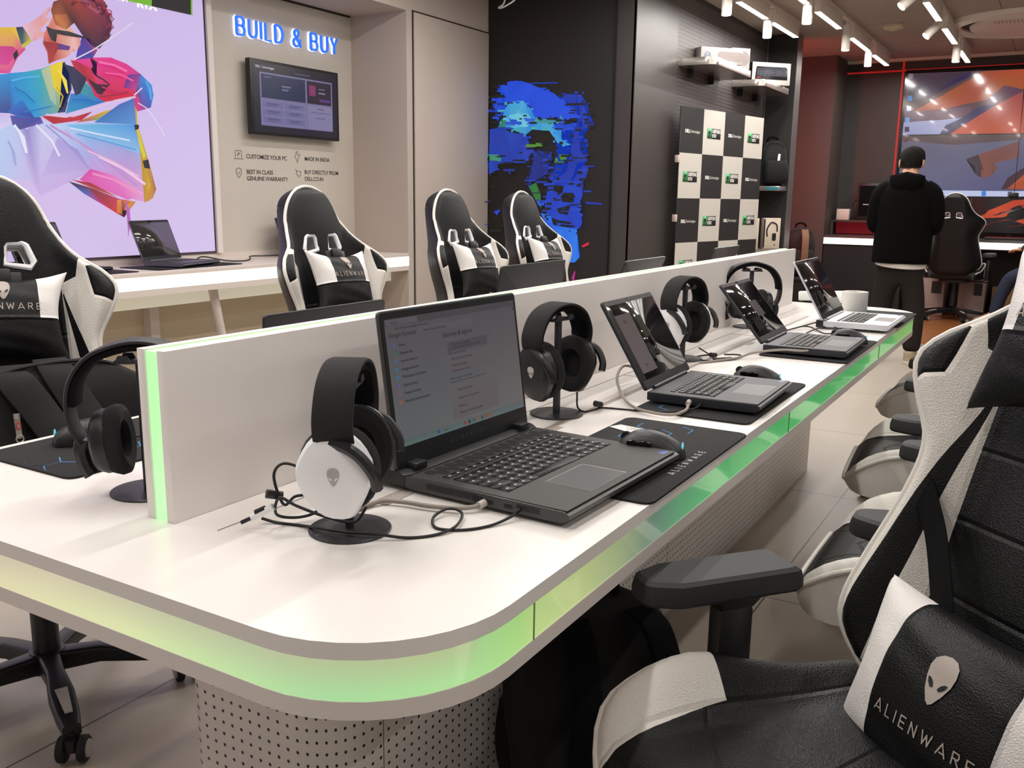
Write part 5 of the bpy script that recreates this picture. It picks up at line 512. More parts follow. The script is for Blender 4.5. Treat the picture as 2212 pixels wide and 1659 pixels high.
for x in (.925, 2.16, 3.4): box(bm, x - 2.5 - .0007, x - 2.5 + .0007, TY0 - 1.087 - .0002, TY0 - 1.087 + .004, .680, .7295)
obj('band_joints', bm, mat('joint_green', (110, 130, 80), .5), table)
def perf_mat():
    m = bpy.data.materials.new('perforated_metal'); m.use_nodes = True; nt = m.node_tree; b = nt.nodes['Principled BSDF']
    tc = nt.nodes.new('ShaderNodeTexCoord'); sp = nt.nodes.new('ShaderNodeSeparateXYZ'); nt.links.new(tc.outputs['Object'], sp.inputs[0])
    p = .0215
    u = nmath(nt, 'SUBTRACT', sp.outputs[0], sp.outputs[1])
    cu = nmath(nt, 'ADD', nmath(nt, 'MODULO', nmath(nt, 'ADD', u, 400 * p), p), -p / 2); cv = nmath(nt, 'ADD', nmath(nt, 'MODULO', nmath(nt, 'ADD', sp.outputs[2], 40 * p + .005), p), -p / 2)
    d = nmath(nt, 'SQRT', nmath(nt, 'ADD', nmath(nt, 'MULTIPLY', cu, cu), nmath(nt, 'MULTIPLY', cv, cv)))
    k = nmath(nt, 'LESS_THAN', d, .0031)
    mx = nt.nodes.new('ShaderNodeMix'); mx.data_type = 'RGBA'; mx.inputs[6].default_value = (*lin((232, 224, 218)), 1); mx.inputs[7].default_value = (*lin((26, 22, 20)), 1); nt.links.new(k, mx.inputs[0])
    nt.links.new(mx.outputs[2], b.inputs['Base Color']); b.inputs['Roughness'].default_value = .35
    h = nmath(nt, 'MINIMUM', nmath(nt, 'MULTIPLY', d, 250), 1.1); bp = nt.nodes.new('ShaderNodeBump'); bp.inputs['Strength'].default_value = .5; bp.inputs['Distance'].default_value = .002
    nt.links.new(h, bp.inputs['Height']); nt.links.new(bp.outputs[0], b.inputs['Normal'])
    return m
bm = BM(); prism(bm, rrect(4.29 - .98, 1.28 - .895, .10, 8, 2.635 - 2.5, 0), 0.0, .658); obj('pedestal', bm, perf_mat(), table)
bm = BM()
for x in (1.10, 1.95, 2.42, 3.35): box(bm, x - 2.5 - .001, x - 2.5 + .001, .895 - 1.087 - .0006, .895 - 1.087 + .003, 0, .658)
obj('pedestal_joints', bm, mat('joint_dark', (90, 82, 78), .6), table)
bm = BM(); box(bm, 1.0 - 2.5, 3.9 - 2.5, .868 - 1.087, .882 - 1.087, .7492, .7506)
for x in (1.10, 1.62, 2.28, 3.02): box(bm, x - 2.5 - .035, x - 2.5 + .035, .852 - 1.087, .882 - 1.087, .7492, .7508)
obj('cable_channel', bm, mat('channel_shade', (168, 157, 147), .6), table)
bm = BM(); box(bm, .85 - 2.5, 4.2 - 2.5, .985 - 1.087, .9866 - 1.087, .7495, .7506)
for x in (1.36, 2.26, 3.2): box(bm, x - 2.5, x - 2.5 + .0016, .882 - 1.087, .985 - 1.087, .7495, .7506)
obj('top_joints', bm, mat('joint_grey', (120, 112, 108), .6), table)
DIV = mat('divider_white', (238, 231, 227), .4)
for y0, y1 in ((1.058, 1.074), (1.100, 1.116)):
    bm = BM(); box(bm, .835 - 2.5, 4.361 - 2.5, y0 - 1.087, y1 - 1.087, .75, 1.003, bev=.001); obj('divider_panel', bm, DIV, table)
bm = BM(); box(bm, .838 - 2.5, 4.358 - 2.5, 1.074 - 1.087, 1.100 - 1.087, .75, 1.000); obj('divider_light', bm, mat('divider_glow', (190, 235, 180), .3, emit=(150, 250, 150), es=.86), table)
# ------------------------------------------------------------------ gaming chairs (built once, then copied)
def smooth_keys(K, x):
    for i in range(len(K) - 1):
        if x <= K[i + 1][0] or i == len(K) - 2:
            x0, y0 = K[i]; x1, y1 = K[i + 1]; t = max(0, min(1, (x - x0) / (x1 - x0)))
            m0 = (K[i + 1][1] - K[i - 1][1]) / (K[i + 1][0] - K[i - 1][0]) if i > 0 else (y1 - y0) / (x1 - x0)
            m1 = (K[i + 2][1] - y0) / (K[i + 2][0] - x0) if i + 2 < len(K) else (y1 - y0) / (x1 - x0)
            h = x1 - x0; t2, t3 = t * t, t * t * t
            return (2 * t3 - 3 * t2 + 1) * y0 + (t3 - 2 * t2 + t) * h * m0 + (-2 * t3 + 3 * t2) * y1 + (t3 - t2) * h * m1
BW = [(0, .165), (.04, .228), (.09, .262), (.2, .25), (.32, .224), (.40, .222), (.47, .256), (.525, .272), (.57, .245), (.61, .195), (.65, .166), (.70, .142), (.76, .118), (.80, .088), (.825, .052), (.836, .018)]
BE = [(0, .04), (.10, .080), (.25, .075), (.40, .072), (.52, .092), (.60, .060), (.68, .018), (.836, .0)]
def b_w(v): return max(.012, smooth_keys(BW, v))
def b_front(u, v):
    w = b_w(v); s = min(1, abs(u) / w); e = smooth_keys(BE, v)
    lum = .018 * math.exp(-((v - .22) / .16) ** 2) + .014 * math.exp(-((v - .70) / .12) ** 2)
    pad = lum * (1 - min(1, (u / .15) ** 2)) if abs(u) < .15 else 0
    x = max(0, (abs(u) - .13)) / max(.02, w - .13)
    edge = -.016 * max(0, (s - .80) / .20) ** 2
    return .012 + pad + e * (min(1, x * 1.25) ** 1.3 if abs(u) > .13 else 0) + edge + .012 * (1 - s * s)
REC = math.radians(12)
def BP(u, v, n): return (u, -.228 - v * math.sin(REC) + n * math.cos(REC), .455 + v * math.cos(REC) + n * math.sin(REC))
wing = [(.155, .605), (.4, .66), (.4, .0), (.155, .0)]
def chair_mats(b, w):
    back = mask_mat('backrest_leather', b, [(w, [[(.150, .545), (.40, .66), (.40, .30), (.150, .30)], [(.150, .31), (.40, .31), (.40, -.05), (.150, -.05)], [(.150, .54), (.19, .60), (.20, .66), (.40, .66), (.4, .5), (.150, .50)]]),
                                            (b, [[(.206, .585), (.30, .60), (.30, .47), (.218, .508)], [(.151, .515), (.153, .52), (.252, .10), (.200, .10)], [(.252, .10), (.200, .10), (.205, .0), (.25, .0)]])], .45, (420, .5),
                    [(-.1, .30, .152, .30), (-.1, .19, .152, .19), (-.1, .41, .152, .41), (.150, .0, .150, .53), (.206, .585, .218, .508), (.218, .508, .30, .47)])
    seat = mask_mat('seat_leather', b, [(w, [[(.188, .075), (.40, .060), (.40, .40), (.165, .40)]])], .42, (420, .5),
                    [(.185, -.3, .185, .30), (.09, -.3, .0, .05), (.0, .05, .12, .3), (.185, .11, .0, .20)])
    return back, seat
BACK_M, SEAT_M = chair_mats((15, 15, 16), (226, 220, 212))
def uv_set(bm, f, fn):
    uvl = bm.loops.layers.uv.get('UVMap') or bm.loops.layers.uv.new('UVMap')
    for lp in f.loops: lp[uvl].uv = fn[lp.vert]
def make_backrest(slots=True):
    bm = BM(); UV = {}
    V = [0, .008, .02, .04] + [.06 + .02 * i for i in range(36)] + [.778, .79, .80, .81, .818, .824, .829, .833, .836]
    M = 40; rings = []
    for v in V:
        w = b_w(v); row = []; capk = min(1, (v + .002) / .04, (.838 - v) / .03); capk = max(.15, min(1, capk)) ** .5
        for i in range(M + 1):
            s = -math.cos(PI * i / M) * .35 + (-1 + 2 * i / M) * .65; u = s * w
            vv = bm.verts.new(BP(u, v, -.03 + (b_front(u, v) + .03) * capk)); UV[vv] = (u, v); row.append(vv)
        for i in range(M + 1):
            s = math.cos(PI * i / M) * .35 + (1 - 2 * i / M) * .65; u = s * w; e = smooth_keys(BE, v)
            x = max(0, (abs(u) - .10)) / max(.02, w - .10)
            nb = -.075 + (e + .035) * min(1, x) ** 1.8 + .02 * abs(s) ** 6
            vv = bm.verts.new(BP(u, v, -.03 + (nb + .03) * capk)); UV[vv] = (u, v); row.append(vv)
        rings.append(row)
    n = 2 * M + 2
    for a, b in zip(rings, rings[1:]):
        for i in range(n):
            f = bm.faces.new((a[i], a[(i + 1) % n], b[(i + 1) % n], b[i])); f.material_index = 0 if i < M else 1; uv_set(bm, f, UV)
    for r in (rings[0][::-1], rings[-1]):
        f = bm.faces.new(r); f.material_index = 1; uv_set(bm, f, UV)
    return bm
SLOT = [(.026, .600), (.085, .590), (.094, .606), (.080, .648), (.070, .656), (.036, .656), (.028, .645)]
def make_seat():
    bm = BM(); UV = {}
    Ys = [-.245, -.24, -.22, -.19] + [-.16 + .03 * i for i in range(13)] + [.225, .245, .262, .275, .284, .289]
    M = 40; rings = []
    for y in Ys:
        t = (y + .245) / .534
        w = .262 * (1 - .34 * max(0, (t - .86) / .14) ** 2.6 - .12 * max(0, (.12 - t) / .12) ** 2)
        drop = .030 * max(0, (y - .20) / .09) ** 2; ba = smooth_keys([(-.245, .012), (-.1, .026), (.0, .050), (.09, .078), (.15, .076), (.21, .052), (.26, .024), (.289, .008)], y)
        endk = max(.30, min(1, (y + .25) / .02, (.292 - y) / .030)) ** .5
        row = []; zc = .44
        for i in range(M + 1):
            s = -math.cos(PI * i / M) * .4 + (-1 + 2 * i / M) * .6; x = s * w; q = max(0, (abs(x) - .165) / .085)
            z = .485 + .010 * (1 - (x / .19) ** 2 if abs(x) < .19 else 0) + ba * math.sin(min(1, q) * PI / 2) ** 1.4 - .022 * max(0, (abs(s) - .9) / .1) ** 2 - drop
            vv = bm.verts.new((x, y, zc + (z - zc) * endk)); UV[vv] = (x, y); row.append(vv)
        for i in range(M + 1):
            s = math.cos(PI * i / M) * .4 + (1 - 2 * i / M) * .6; x = s * w * .985
            z = .392 + .02 * abs(s) ** 4 + .012 * max(0, (y - .2) / .09)
            vv = bm.verts.new((x, y, zc + (z - zc) * endk)); UV[vv] = (x, y); row.append(vv)
        rings.append(row)
    n = 2 * M + 2
    for a, b in zip(rings, rings[1:]):
        for i in range(n):
            f = bm.faces.new((a[i], a[(i + 1) % n], b[(i + 1) % n], b[i])); uv_set(bm, f, UV); f.material_index = 0 if i < M else (2 if i in (M, 2 * M + 1) and (a[0].co.y > .05) else 1)
    for r in (rings[0][::-1], rings[-1]):
        f = bm.faces.new(r); f.material_index = 1; uv_set(bm, f, UV)
    edge = [tuple(r[0].co) for r in rings] + [tuple(v.co) for v in rings[-1][1:M]] + [tuple(r[M].co) for r in rings[::-1]]
    return bm, edge
def make_chair(name):
    t = thing(name, 'gaming chair', 'chair')
    bk = obj('backrest', make_backrest(), [BACK_M, LEA_B], t, ang=60)
    # openings for the belt
    cb = BM()
    for s in (1, -1):
        prism(cb, [(s * x, y) for x, y in SLOT][::s], -.2, .2, M=Matrix(((1, 0, 0, 0), (0, -math.sin(REC), math.cos(REC), -.228), (0, math.cos(REC), math.sin(REC), .455), (0, 0, 0, 1))))
    bmesh.ops.recalc_face_normals(cb, faces=cb.faces)
    cm = bpy.data.meshes.new('cut'); cb.to_mesh(cm); cb.free(); co = bpy.data.objects.new('cut', cm); C.objects.link(co)
    md = bk.modifiers.new('b', 'BOOLEAN'); md.object = co; md.operation = 'DIFFERENCE'; md.solver = 'EXACT'
    bpy.context.view_layer.update(); dg = bpy.context.evaluated_depsgraph_get()
    nm = bpy.data.meshes.new_from_object(bk.evaluated_get(dg)); bk.modifiers.clear(); bk.data = nm; bpy.data.objects.remove(co)
    bm = BM(); e = []
    vs = [.012 + .02 * i for i in range(41)] + [.825, .830, .834]
    def ep(s, v): w = b_w(v); return BP(s * w * 1.005, v, b_front(w * .985, v) - .004)
    path = [ep(1, v) for v in vs] + [ep(s, .836) for s in (.5, 0, -.5)] + [ep(-1, v) for v in vs[::-1]]
    tube(bm, path, .0062, 8); obj('piping', bm, LEA_W, bk)
    for s in (1, -1):
        bm = BM(); pts = [BP(s * x, y, .024) for x, y in SLOT]
        tube(bm, pts, .0085, 8, closed=True); tube(bm, [BP(s * x, y, -.066) for x, y in SLOT], .0085, 8, closed=True)
        loft(bm, [[BP(s * x, y, n) for x, y in SLOT] for n in (-.066, .024)], cap=False)
        o = obj('belt_opening', bm, W_PLASTIC, bk); o['label'] = 'white plastic rim of a belt opening'
    sm, edge = make_seat(); st = obj('seat', sm, [SEAT_M, LEA_B, LEA_W], t, ang=60)
    bm = BM(); tube(bm, edge, .0058, 8); obj('piping', bm, LEA_W, st)
    bm = BM(); box(bm, -.13, .13, -.16, .16, .355, .402, bev=.012); box(bm, -.225, -.19, -.25, -.14, .40, .455, bev=.008); box(bm, .19, .225, -.25, -.14, .40, .455, bev=.008); tube(bm, [(.12, .0, .37), (.26, .05, .365), (.30, .06, .36)], .007); obj('tilt_mechanism', bm, BLK, t)
    bm = BM(); cyl(bm, (0, 0, .10), (0, 0, .25), .030, n=20); cyl(bm, (0, 0, .25), (0, 0, .37), .022, n=20); obj('gas_lift', bm, BLK, t)
    for s in (1, -1):
        bm = BM(); box(bm, s * .30 - .018, s * .30 + .018, -.032, .032, .40, .60, bev=.008); box(bm, min(s * .16, s * .30), max(s * .16, s * .30), -.05, .05, .385, .405, bev=.004)
        loft(bm, [[(s * .30 + a, b, z) for a, b in rrect(w_, d_, .012, 4)] for w_, d_, z in ((.040, .070, .60), (.05, .09, .615), (.075, .14, .628))])
        a = obj('armrest', bm, BLK, t)
        bm = BM(); out = [(s * .30 + x, .03 + y) for x, y in ([(-.045, -.13), (.045, -.13), (.05, -.12), (.05, .09), (.032, .13), (.02, .14), (-.02, .14), (-.032, .13), (-.05, .09), (-.05, -.12)])]
        loft(bm, [[(s * .30 + (x - s * .30) * k, .03 + (y - .03) * k2, z) for x, y in out] for k, k2, z in ((.92, .97, .628), (1, 1, .634), (1, 1, .648), (.94, .975, .662), (.80, .92, .667))])
        o = obj('arm_pad', bm, mat('arm_pad', (38, 37, 39), .6), a, ang=25)
    bm = BM(); cyl(bm, (0, 0, .075), (0, 0, .125), .045, .040, 20); hub = obj('base_hub', bm, BLK, t)
    for k in range(5):
        an = 2 * PI * k / 5 + .3; M = T(rz=an); bm = BM()
        loft(bm, [[(x, a, z0 + b) for a, b in rrect(w_, h_, .008, 3)] for x, w_, h_, z0 in ((.03, .05, .05, .098), (.12, .042, .042, .103), (.20, .056, .036, .094), (.28, .05, .032, .082), (.325, .038, .03, .074))], M=M)
        lg = obj('base_leg', bm, BLK, t)
        bm = BM(); prism(bm, [(.19, -.013), (.285, -.008), (.285, .008), (.19, .013)], .110, .1135, M=M @ T(0, 0, 0) @ Matrix.Rotation(.11, 4, 'Y') @ T(0, 0, .026)); o = obj('leg_plate', bm, mat('leg_plate', (190, 184, 176), .5), lg)
        sa = an + (.8, -.5, 1.9, .3, -1.2)[k]; cx, cy = .32 * math.cos(an), .32 * math.sin(an); bm = BM()
        cyl(bm, (0, 0, .045), (0, 0, .07), .009, n=10); loft(bm, [[(a, b, z) for a, b in rrect(.045, .024, .008, 3)] for z in (.03, .058)]); cs = obj('caster', bm, BLK, lg, loc=(cx, cy, 0), rz=sa)
        for q in (1, -1):
            bm = BM(); lathe(bm, [(.006, -.009), (.026, -.009), (.029, -.006), (.029, .006), (.026, .009), (.006, .009)], 20, M=T(0, q * .022, .029, PI / 2)); lathe(bm, [(.020, .0), (.019, .003), (.004, .004)], 16, mi=1, M=T(0, q * .031, .029, -q * PI / 2))
            # wheel and its pale hub cap are one piece
            bm_o = obj('wheel', bm, [RUBBER, mat('hub_cap', (170, 164, 158), .4)], None); bm_o.parent = lg; bm_o.location = (cx, cy, 0); bm_o.rotation_euler = (0, 0, sa)
    return t
CHAIR = make_chair('gaming_chair'); CHAIR_USED = []
def place_chair(x, y, rz, label, group, lift=0.0, recline=0.0):
    c = CHAIR if not CHAIR_USED else copy_tree(CHAIR); CHAIR_USED.append(c)
    c.location = (x, y, 0); c.rotation_euler = (0, 0, rz); c['label'] = label; c['group'] = group
    for ch in c.children:
        if ch.name.split('.')[0] in ('backrest', 'seat', 'armrest', 'tilt_mechanism', 'gas_lift'): ch.location.z += lift
        if ch.name.split('.')[0] == 'backrest' and recline: ch.matrix_basis = T(0, -.228, .455) @ T(rx=recline) @ T(0, .228, -.455) @ T(z=lift)
    return c
# ------------------------------------------------------------------ cushions strapped to the chairs
THREAD = mat('silver_thread', (178, 166, 158), .5, bump=(1500, .5))
def pillow_mat(name, w, h, dark_low):
    reg = [((232, 227, 224), [[(w * .27, -h), (w, -h), (w, h), (w * .27, h)]])]
    if dark_low: reg.append(((15, 15, 16), [[(0, -h), (w, -h), (w, -.004), (0, -.004)]]))
    return mask_mat(name, (15, 15, 16), reg, .42, (420, .5), [(.0, -.004, w / 2, -.004)] if dark_low else [(w * .27, -h / 2, w * .27, h / 2)])
def make_pillow(name, w, h, th, dark_low, ly, lh, ly2, strap, TS=.23):
    """local frame: x across, y up the backrest, z away from it"""
    t = thing(name, 'cushion', 'cushion')
    def S(s, q):
        a, b = 1 - s * s, 1 - q * q
        x = s * w / 2 * (1 - (.13 if dark_low else .05) * b * abs(s) ** 2 + (.07 if dark_low else .03) * abs(s * q) ** 2); y = q * h / 2 * (1 - (.14 if dark_low else .06) * a * abs(q) ** 2 + (.12 if dark_low else .04) * abs(s * q) ** 2)
        z = th * (max(0, a) ** .5 * max(0, b) ** .5) ** .8
        z += .004 * math.sin(9 * s + 3 * q) * (abs(s) ** 3) * b + .003 * math.sin(14 * q + 5 * s) * a * abs(q)
        return x, y, z
    bm = BM(); UV = {}; N = 36; F = []
    for sgn in (1, -1):
        g = [[None] * (N + 1) for _ in range(N + 1)]
        for i in range(N + 1):
            for j in range(N + 1):
                s = math.sin(PI / 2 * (-1 + 2 * i / N)) * .6 + (-1 + 2 * i / N) * .4; q = math.sin(PI / 2 * (-1 + 2 * j / N)) * .6 + (-1 + 2 * j / N) * .4
                x, y, z = S(s, q); v = bm.verts.new((x, y, z if sgn > 0 else -z * .45)); UV[v] = (x, y); g[i][j] = v
        for i in range(N):
            for j in range(N):
                f = bm.faces.new((g[i][j], g[i + 1][j], g[i + 1][j + 1], g[i][j + 1])); uv_set(bm, f, UV); f.material_index = 0 if sgn > 0 else 1
    bmesh.ops.remove_doubles(bm, verts=bm.verts, dist=1e-6)
    cov = obj('cover', bm, [pillow_mat(name + '_leather', w, h, dark_low), LEA_B], t, ang=None)
    def zf(x, y):
        lo = [x / (w / 2), y / (h / 2)]
        for _ in range(12):
            X, Y, Z = S(*lo); lo = [max(-.98, min(.98, lo[0] + (x - X) / (w / 2))), max(-.98, min(.98, lo[1] + (y - Y) / (h / 2)))]
        return S(*lo)[2]
    fz = lambda x, y, z: (x, y, zf(x, y) + .0018 + z)
    bm = BM(); alien(bm, lh, lambda x, y, z: fz(x, y + ly, z)); spaced(bm, 'ALIENWARE', lh * TS, lh * TS * .13, lh * TS * .64, lambda x, y, z: fz(x, y + ly2, z)); obj('embroidery', bm, [THREAD, LEA_B], t, ang=None)
    if strap:
        for s in (1, -1):
            bm = BM(); ribbon(bm, crom([(s * .085, .10, .0), (s * .105, .135, -.005), (s * .165, .21, -.022), (s * .232, .275, -.036), (s * .246, .288, -.06), (s * .240, .285, -.11)], 5), [(0, 0, 1)] * 15 + [(s * .5, 0, .7)] * 5 + [(s, 0, 0)] * 6, .019, .0016); obj('strap', bm, FAB_B, t)
    else:
        bm = BM(); box(bm, -.05, .05, h * .36, h * .55, -.012, .004, bev=.003); box(bm, -.024, .024, h * .42, h * .58, .002, .014, bev=.004); obj('strap_buckle', bm, BLK, t)
    return t
NECK = make_pillow('neck_cushion', .29, .22, .062, True, .066, .052, .024, False, .29); NECK_USED = []
def place_cushion(proto, used, chair, v, n, label, group, rec=0.0, tilt=0.0, roll=0.0, up=0.0, ux=0.0):
    c = proto if not used else copy_tree(proto); used.append(c)
    CR = T(0, -.228, .455) @ T(rx=rec) @ T(0, .228, -.455)
    M = chair.matrix_basis @ T(z=up) @ CR @ T(x=ux) @ Matrix(((1, 0, 0, 0), (0, -math.sin(REC), math.cos(REC), -.228 - v * math.sin(REC) + n * math.cos(REC)), (0, math.cos(REC), math.sin(REC), .455 + v * math.cos(REC) + n * math.sin(REC)), (0, 0, 0, 1))) @ T(rx=tilt, rz=roll)
    # frame columns: chair x, up the backrest, away from it (kept right handed by flipping x)
    R = M.to_3x3(); 
    if R.determinant() < 0: M = M @ Matrix.Scale(-1, 4, (1, 0, 0))
    c.matrix_basis = M; c['label'] = label; c['group'] = group
    return c
LEFT = [(1.20, 2.02, PI - .42, 'front-left gaming chair carrying a black backpack'), (2.55, 1.99, PI, 'gaming chair behind the front end of the divider, below the printed promises'),
        (3.41, 1.96, PI, 'gaming chair standing before the plain greige wall panel'), (4.13, 2.0, PI, 'gaming chair standing before the blue led face')]
chL = [place_chair(x, y, r, l, 'gaming chairs behind the divider', lift=-.012) for x, y, r, l in LEFT]
for c, wd in zip(chL, ('the backpack chair', 'the chair below the printed promises', 'the chair before the greige panel', 'the chair before the led face')):
    place_cushion(NECK, NECK_USED, c, .455, .080, 'black and white neck cushion with alien head on ' + wd, 'neck cushions of the chairs', tilt=-.08, roll=.05, up=-.012)
NEAR = place_chair(1.167, .157, .885, 'large near gaming chair at lower right with two cushions', 'gaming chairs in the right aisle', recline=.10)
place_cushion(NECK, NECK_USED, NEAR, .585, .085, 'neck cushion on the near right chair, cut by the photo edge', 'neck cushions of the chairs', rec=.10)
LUMB = make_pillow('lumbar_cushion', .37, .25, .075, False, .045, .068, -.028, True)
place_cushion(LUMB, [], NEAR, .062, .10, 'big lumbar cushion with silver alien head on the near right chair', 'lumbar cushions', rec=.10, ux=-.028)
for x, y, r, l in [(2.03, .11, .0, 'second gaming chair in the right aisle, seat just behind the near chair'), (2.92, .20, .08, 'third gaming chair in the right aisle, between two other chairs'), (3.96, .27, .0, 'farthest gaming chair in the right aisle, close to the table end')]:
    place_chair(x, y, r, l, 'gaming chairs in the right aisle')
place_chair(10.75, .93, -PI / 2 - .1, 'gaming chair seen from behind at the far back counter', 'gaming chairs at the back counter', lift=.06)
place_chair(10.42, -.02, 1.15 - PI / 2, 'gaming chair under the seated person at the far back counter', 'gaming chairs at the back counter')
# ------------------------------------------------------------------ laptops
KEYTOP = mat('key_black', (26, 26, 27), .5); KEYINK = mat('key_ink', (196, 196, 190), .5, emit=(190, 190, 180), es=.12)
SCREEN_OFF = mat('dark_screen', (16, 15, 16), .09, spec=.55, coat=.35)
def keys(bm, x0, x1, y0, y1, z, rows=6, numpad=True):
    pitch = (y1 - y0) / rows; n = int(round((x1 - x0) / (pitch * 1.03)))
    for r in range(rows):
        ya = y1 - pitch * (r + 1) + .0011; yb = y1 - pitch * r - .0011
        if r == 0: ya = yb - (yb - ya) * .62
        cuts = [x0 + (x1 - x0) * i / n for i in range(n + 1)]
        if r == 5: cuts = cuts[:5] + cuts[10:]
        elif r == 4: cuts = cuts[:1] + cuts[2:12] + cuts[13:]
        elif r == 3: cuts = cuts[:1] + cuts[2:12] + cuts[13:]
        for a, b in zip(cuts, cuts[1:]):
            box(bm, a + .0011, b - .0011, ya, yb, z - .001, z + .0014)
            if b - a < .05:
                c = (a + b) / 2; q = .0022
                f = bm.faces.new([bm.verts.new((c + u * q, (ya + yb) / 2 + v * q * .8, z + .0016)) for u, v in ((-1, -1), (1, -1), (1, 1), (-1, 1))]); f.material_index = 1
def laptop(name, label, W, D, L, tilt, loc, rz, body, deck, screen_mat, big=False, page=None, group='laptops on the gaming table', lift=.0, h=.020, logo=None, detail=True):
    t = thing(name, label, 'laptop', loc, rz, group)
    z0 = .004 + lift; z1 = z0 + h
    bm = BM(); side = [(-D, z0 + .008), (-D + .012, z0 + .001), (-.01, z0), (0, z0 + .002), (0, z1), (-D + .01, z1 - .001), (-D, z1 - .005)]
    loft(bm, [[(x, y, z) for y, z in side] for x in (-W / 2, W / 2)])
    for sx in (-1, 1):
        for yy in (-.03, -D + .03): box(bm, sx * W * .4 - .012, sx * W * .4 + .012, yy - .006, yy + .006, 0, z0 + .003)
    obj('base', bm, body, t, ang=30)
    bm = BM(); box(bm, -W / 2 + .004, W / 2 - .004, -D + .006, -.006, z1 - .001, z1 + .0004); dk = obj('deck', bm, deck, t)
    if big:
        bm = BM(); side = [(-.012, z0 + .001), (.042, z0 + .001), (.052, z0 + .006), (.054, z0 + .014), (.050, z1 + .001), (.040, z1 + .004), (-.004, z1 + .004), (-.012, z1)]
        loft(bm, [[(x, .03 + (y * 1.35 - .02) * k, z + .002) for y, z in side] for x, k in ((-W / 2 - .002, .8), (-W / 2 + .006, 1), (W / 2 - .006, 1), (W / 2 + .002, .8))]); obj('rear_housing', bm, BLK, t, ang=30)
        bm = BM()
        for i in range(13):
            for j in range(2):
                cx = -.16 + i * .0267 + (.0134 if j else 0); cy = -.022 - j * .0155
                if abs(cx) < W / 2 - .02: prism(bm, ngon(.0115, 6, PI / 2 * 0, cx=cx, cy=cy), z1, z1 + .0008)
        bmesh.ops.delete(bm, geom=[], context='VERTS'); obj('vent_hexagons', bm, mat('vent_mesh', (18, 18, 18), .8), dk)
        bm = BM()
        for i in range(26): box(bm, -W / 2 - .0004, -W / 2 + .002, -.045 - i * .0038 - .0022, -.045 - i * .0038, z0 + .006, z1 - .004)
        for i in range(11): box(bm, -W / 2 - .0004, -W / 2 + .002, -D + .05 + i * .0038, -D + .0522 + i * .0038, z0 + .007, z1 - .004)
        obj('side_vents', bm, BLK_MATT, t)
        bm = BM()
        for y in (-.165, -.20): box(bm, -W / 2 - .0006, -W / 2 + .002, y - .007, y + .007, z0 + .006, z0 + .012)
        box(bm, -W / 2 - .0006, -W / 2 + .002, -.152, -.136, z0 + .004, z0 + .014); obj('ports', bm, BLK_MATT, t)
    if detail:
        bm = BM(); ky0, ky1 = (-D * .60, -D * .175) if big else (-D * .58, -D * .17)
        kx = W * .43 if big else W * .41
        keys(bm, -kx, kx, ky0, ky1, z1 + .0004, numpad=big); obj('keyboard', bm, [KEYTOP, KEYINK], dk, ang=None)
        bm = BM(); tx, ty, tw, th = (-.035 if big else .0), -D * .80, .125, D * .28
        r_ = rrect(tw, th, .004, 3, tx, ty); tube(bm, [(a, b, z1 + .0005) for a, b in r_], .0004, 4, closed=True)
        prism(bm, rrect(tw - .001, th - .001, .004, 3, tx, ty), z1 + .0002, z1 + .0006, mi=1); obj('touchpad', bm, [ALU, mat('touchpad_dark', (44, 43, 43), .4) if body is not SILVER else mat('touchpad_grey', (120, 114, 110), .4)], dk)
        bm = BM(); prism(bm, rrect(.022, .014, .002, 3, W / 2 - .022, -D + .022), z1 + .0003, z1 + .0007, top=0); obj('sticker', bm, mat('sticker_blue', (64, 78, 150), .3), dk)
    # lid: local plane rising from the hinge, leaning back by tilt
    zc, yc = z1 + .003, (.016 if big else .002); ct, st = math.cos(tilt), math.sin(tilt)
    ML = Matrix(((1, 0, 0, 0), (0, st, -ct, yc), (0, ct, st, zc), (0, 0, 0, 1)))      # local lid axes: x, up the lid, towards the user
    th = .007
    bm = BM(); prism(bm, rrect(W, L, .008, 4, 0, L / 2), -th, 0, M=ML, bev=.0015); ld = obj('lid', bm, body, t)
    bm = BM(); prism(bm, rrect(W - .006, L - .006, .006, 4, 0, L / 2), 0, .0012, M=ML); bz = obj('bezel', bm, mat('bezel_black', (26, 27, 30), .35), ld)
    bw, b0, b1 = W / 2 - (.010 if big else .008), (.038 if big else .022), L - .014
    bm = BM(); box(bm, -bw, bw, b0, b1, .0012, .0016, M=ML)
    sc = obj('screen', bm, screen_mat, ld, ang=None)
    if page: page(ML, bw, b0, b1, sc)
    bm = BM(); prism(bm, rrect(.03, .006, .002, 3, .0, L - .0075), .0012, .0018, M=ML); obj('webcam', bm, BLK_GLOSS, ld)
    if not big:
        bm = BM(); cyl(bm, (-W * .36, yc - .002, z1 + .002), (W * .36, yc - .002, z1 + .002), .0055, n=12); obj('hinge', bm, body, t)
    else:
        bm = BM()
        for sx in (-1, 1): box(bm, sx * W * .40 - .016, sx * W * .40 + .016, -.004, .03, z1 - .002, z1 + .016, bev=.004)
        obj('hinge', bm, BLK, t)
    if logo:
        bm = BM(); spaced(bm, 'ALIENWARE', .0065, .0007, .0085, lambda x, y, z: ML @ Vector((x + .0, .022 + y, .0014))); obj('lid_lettering', bm, mat('dim_letters', (92, 92, 96), .4), ld)
    if lift:
        bm = BM()
        for sx in (-1, 1): box(bm, sx * W * .38 - .02, sx * W * .38 + .02, -.05, -.01, 0, z0 + .003)
        obj('rear_foot', bm, RUBBER, t)
    return t
GREY_BODY = mat('laptop_grey', (58, 57, 57), .38); GREY_DECK = mat('laptop_deck', (54, 52, 50), .6)
NAVY_BODY = mat('laptop_navy', (36, 37, 44), .4); NAVY_DECK = mat('laptop_navy_deck', (50, 48, 52), .5)
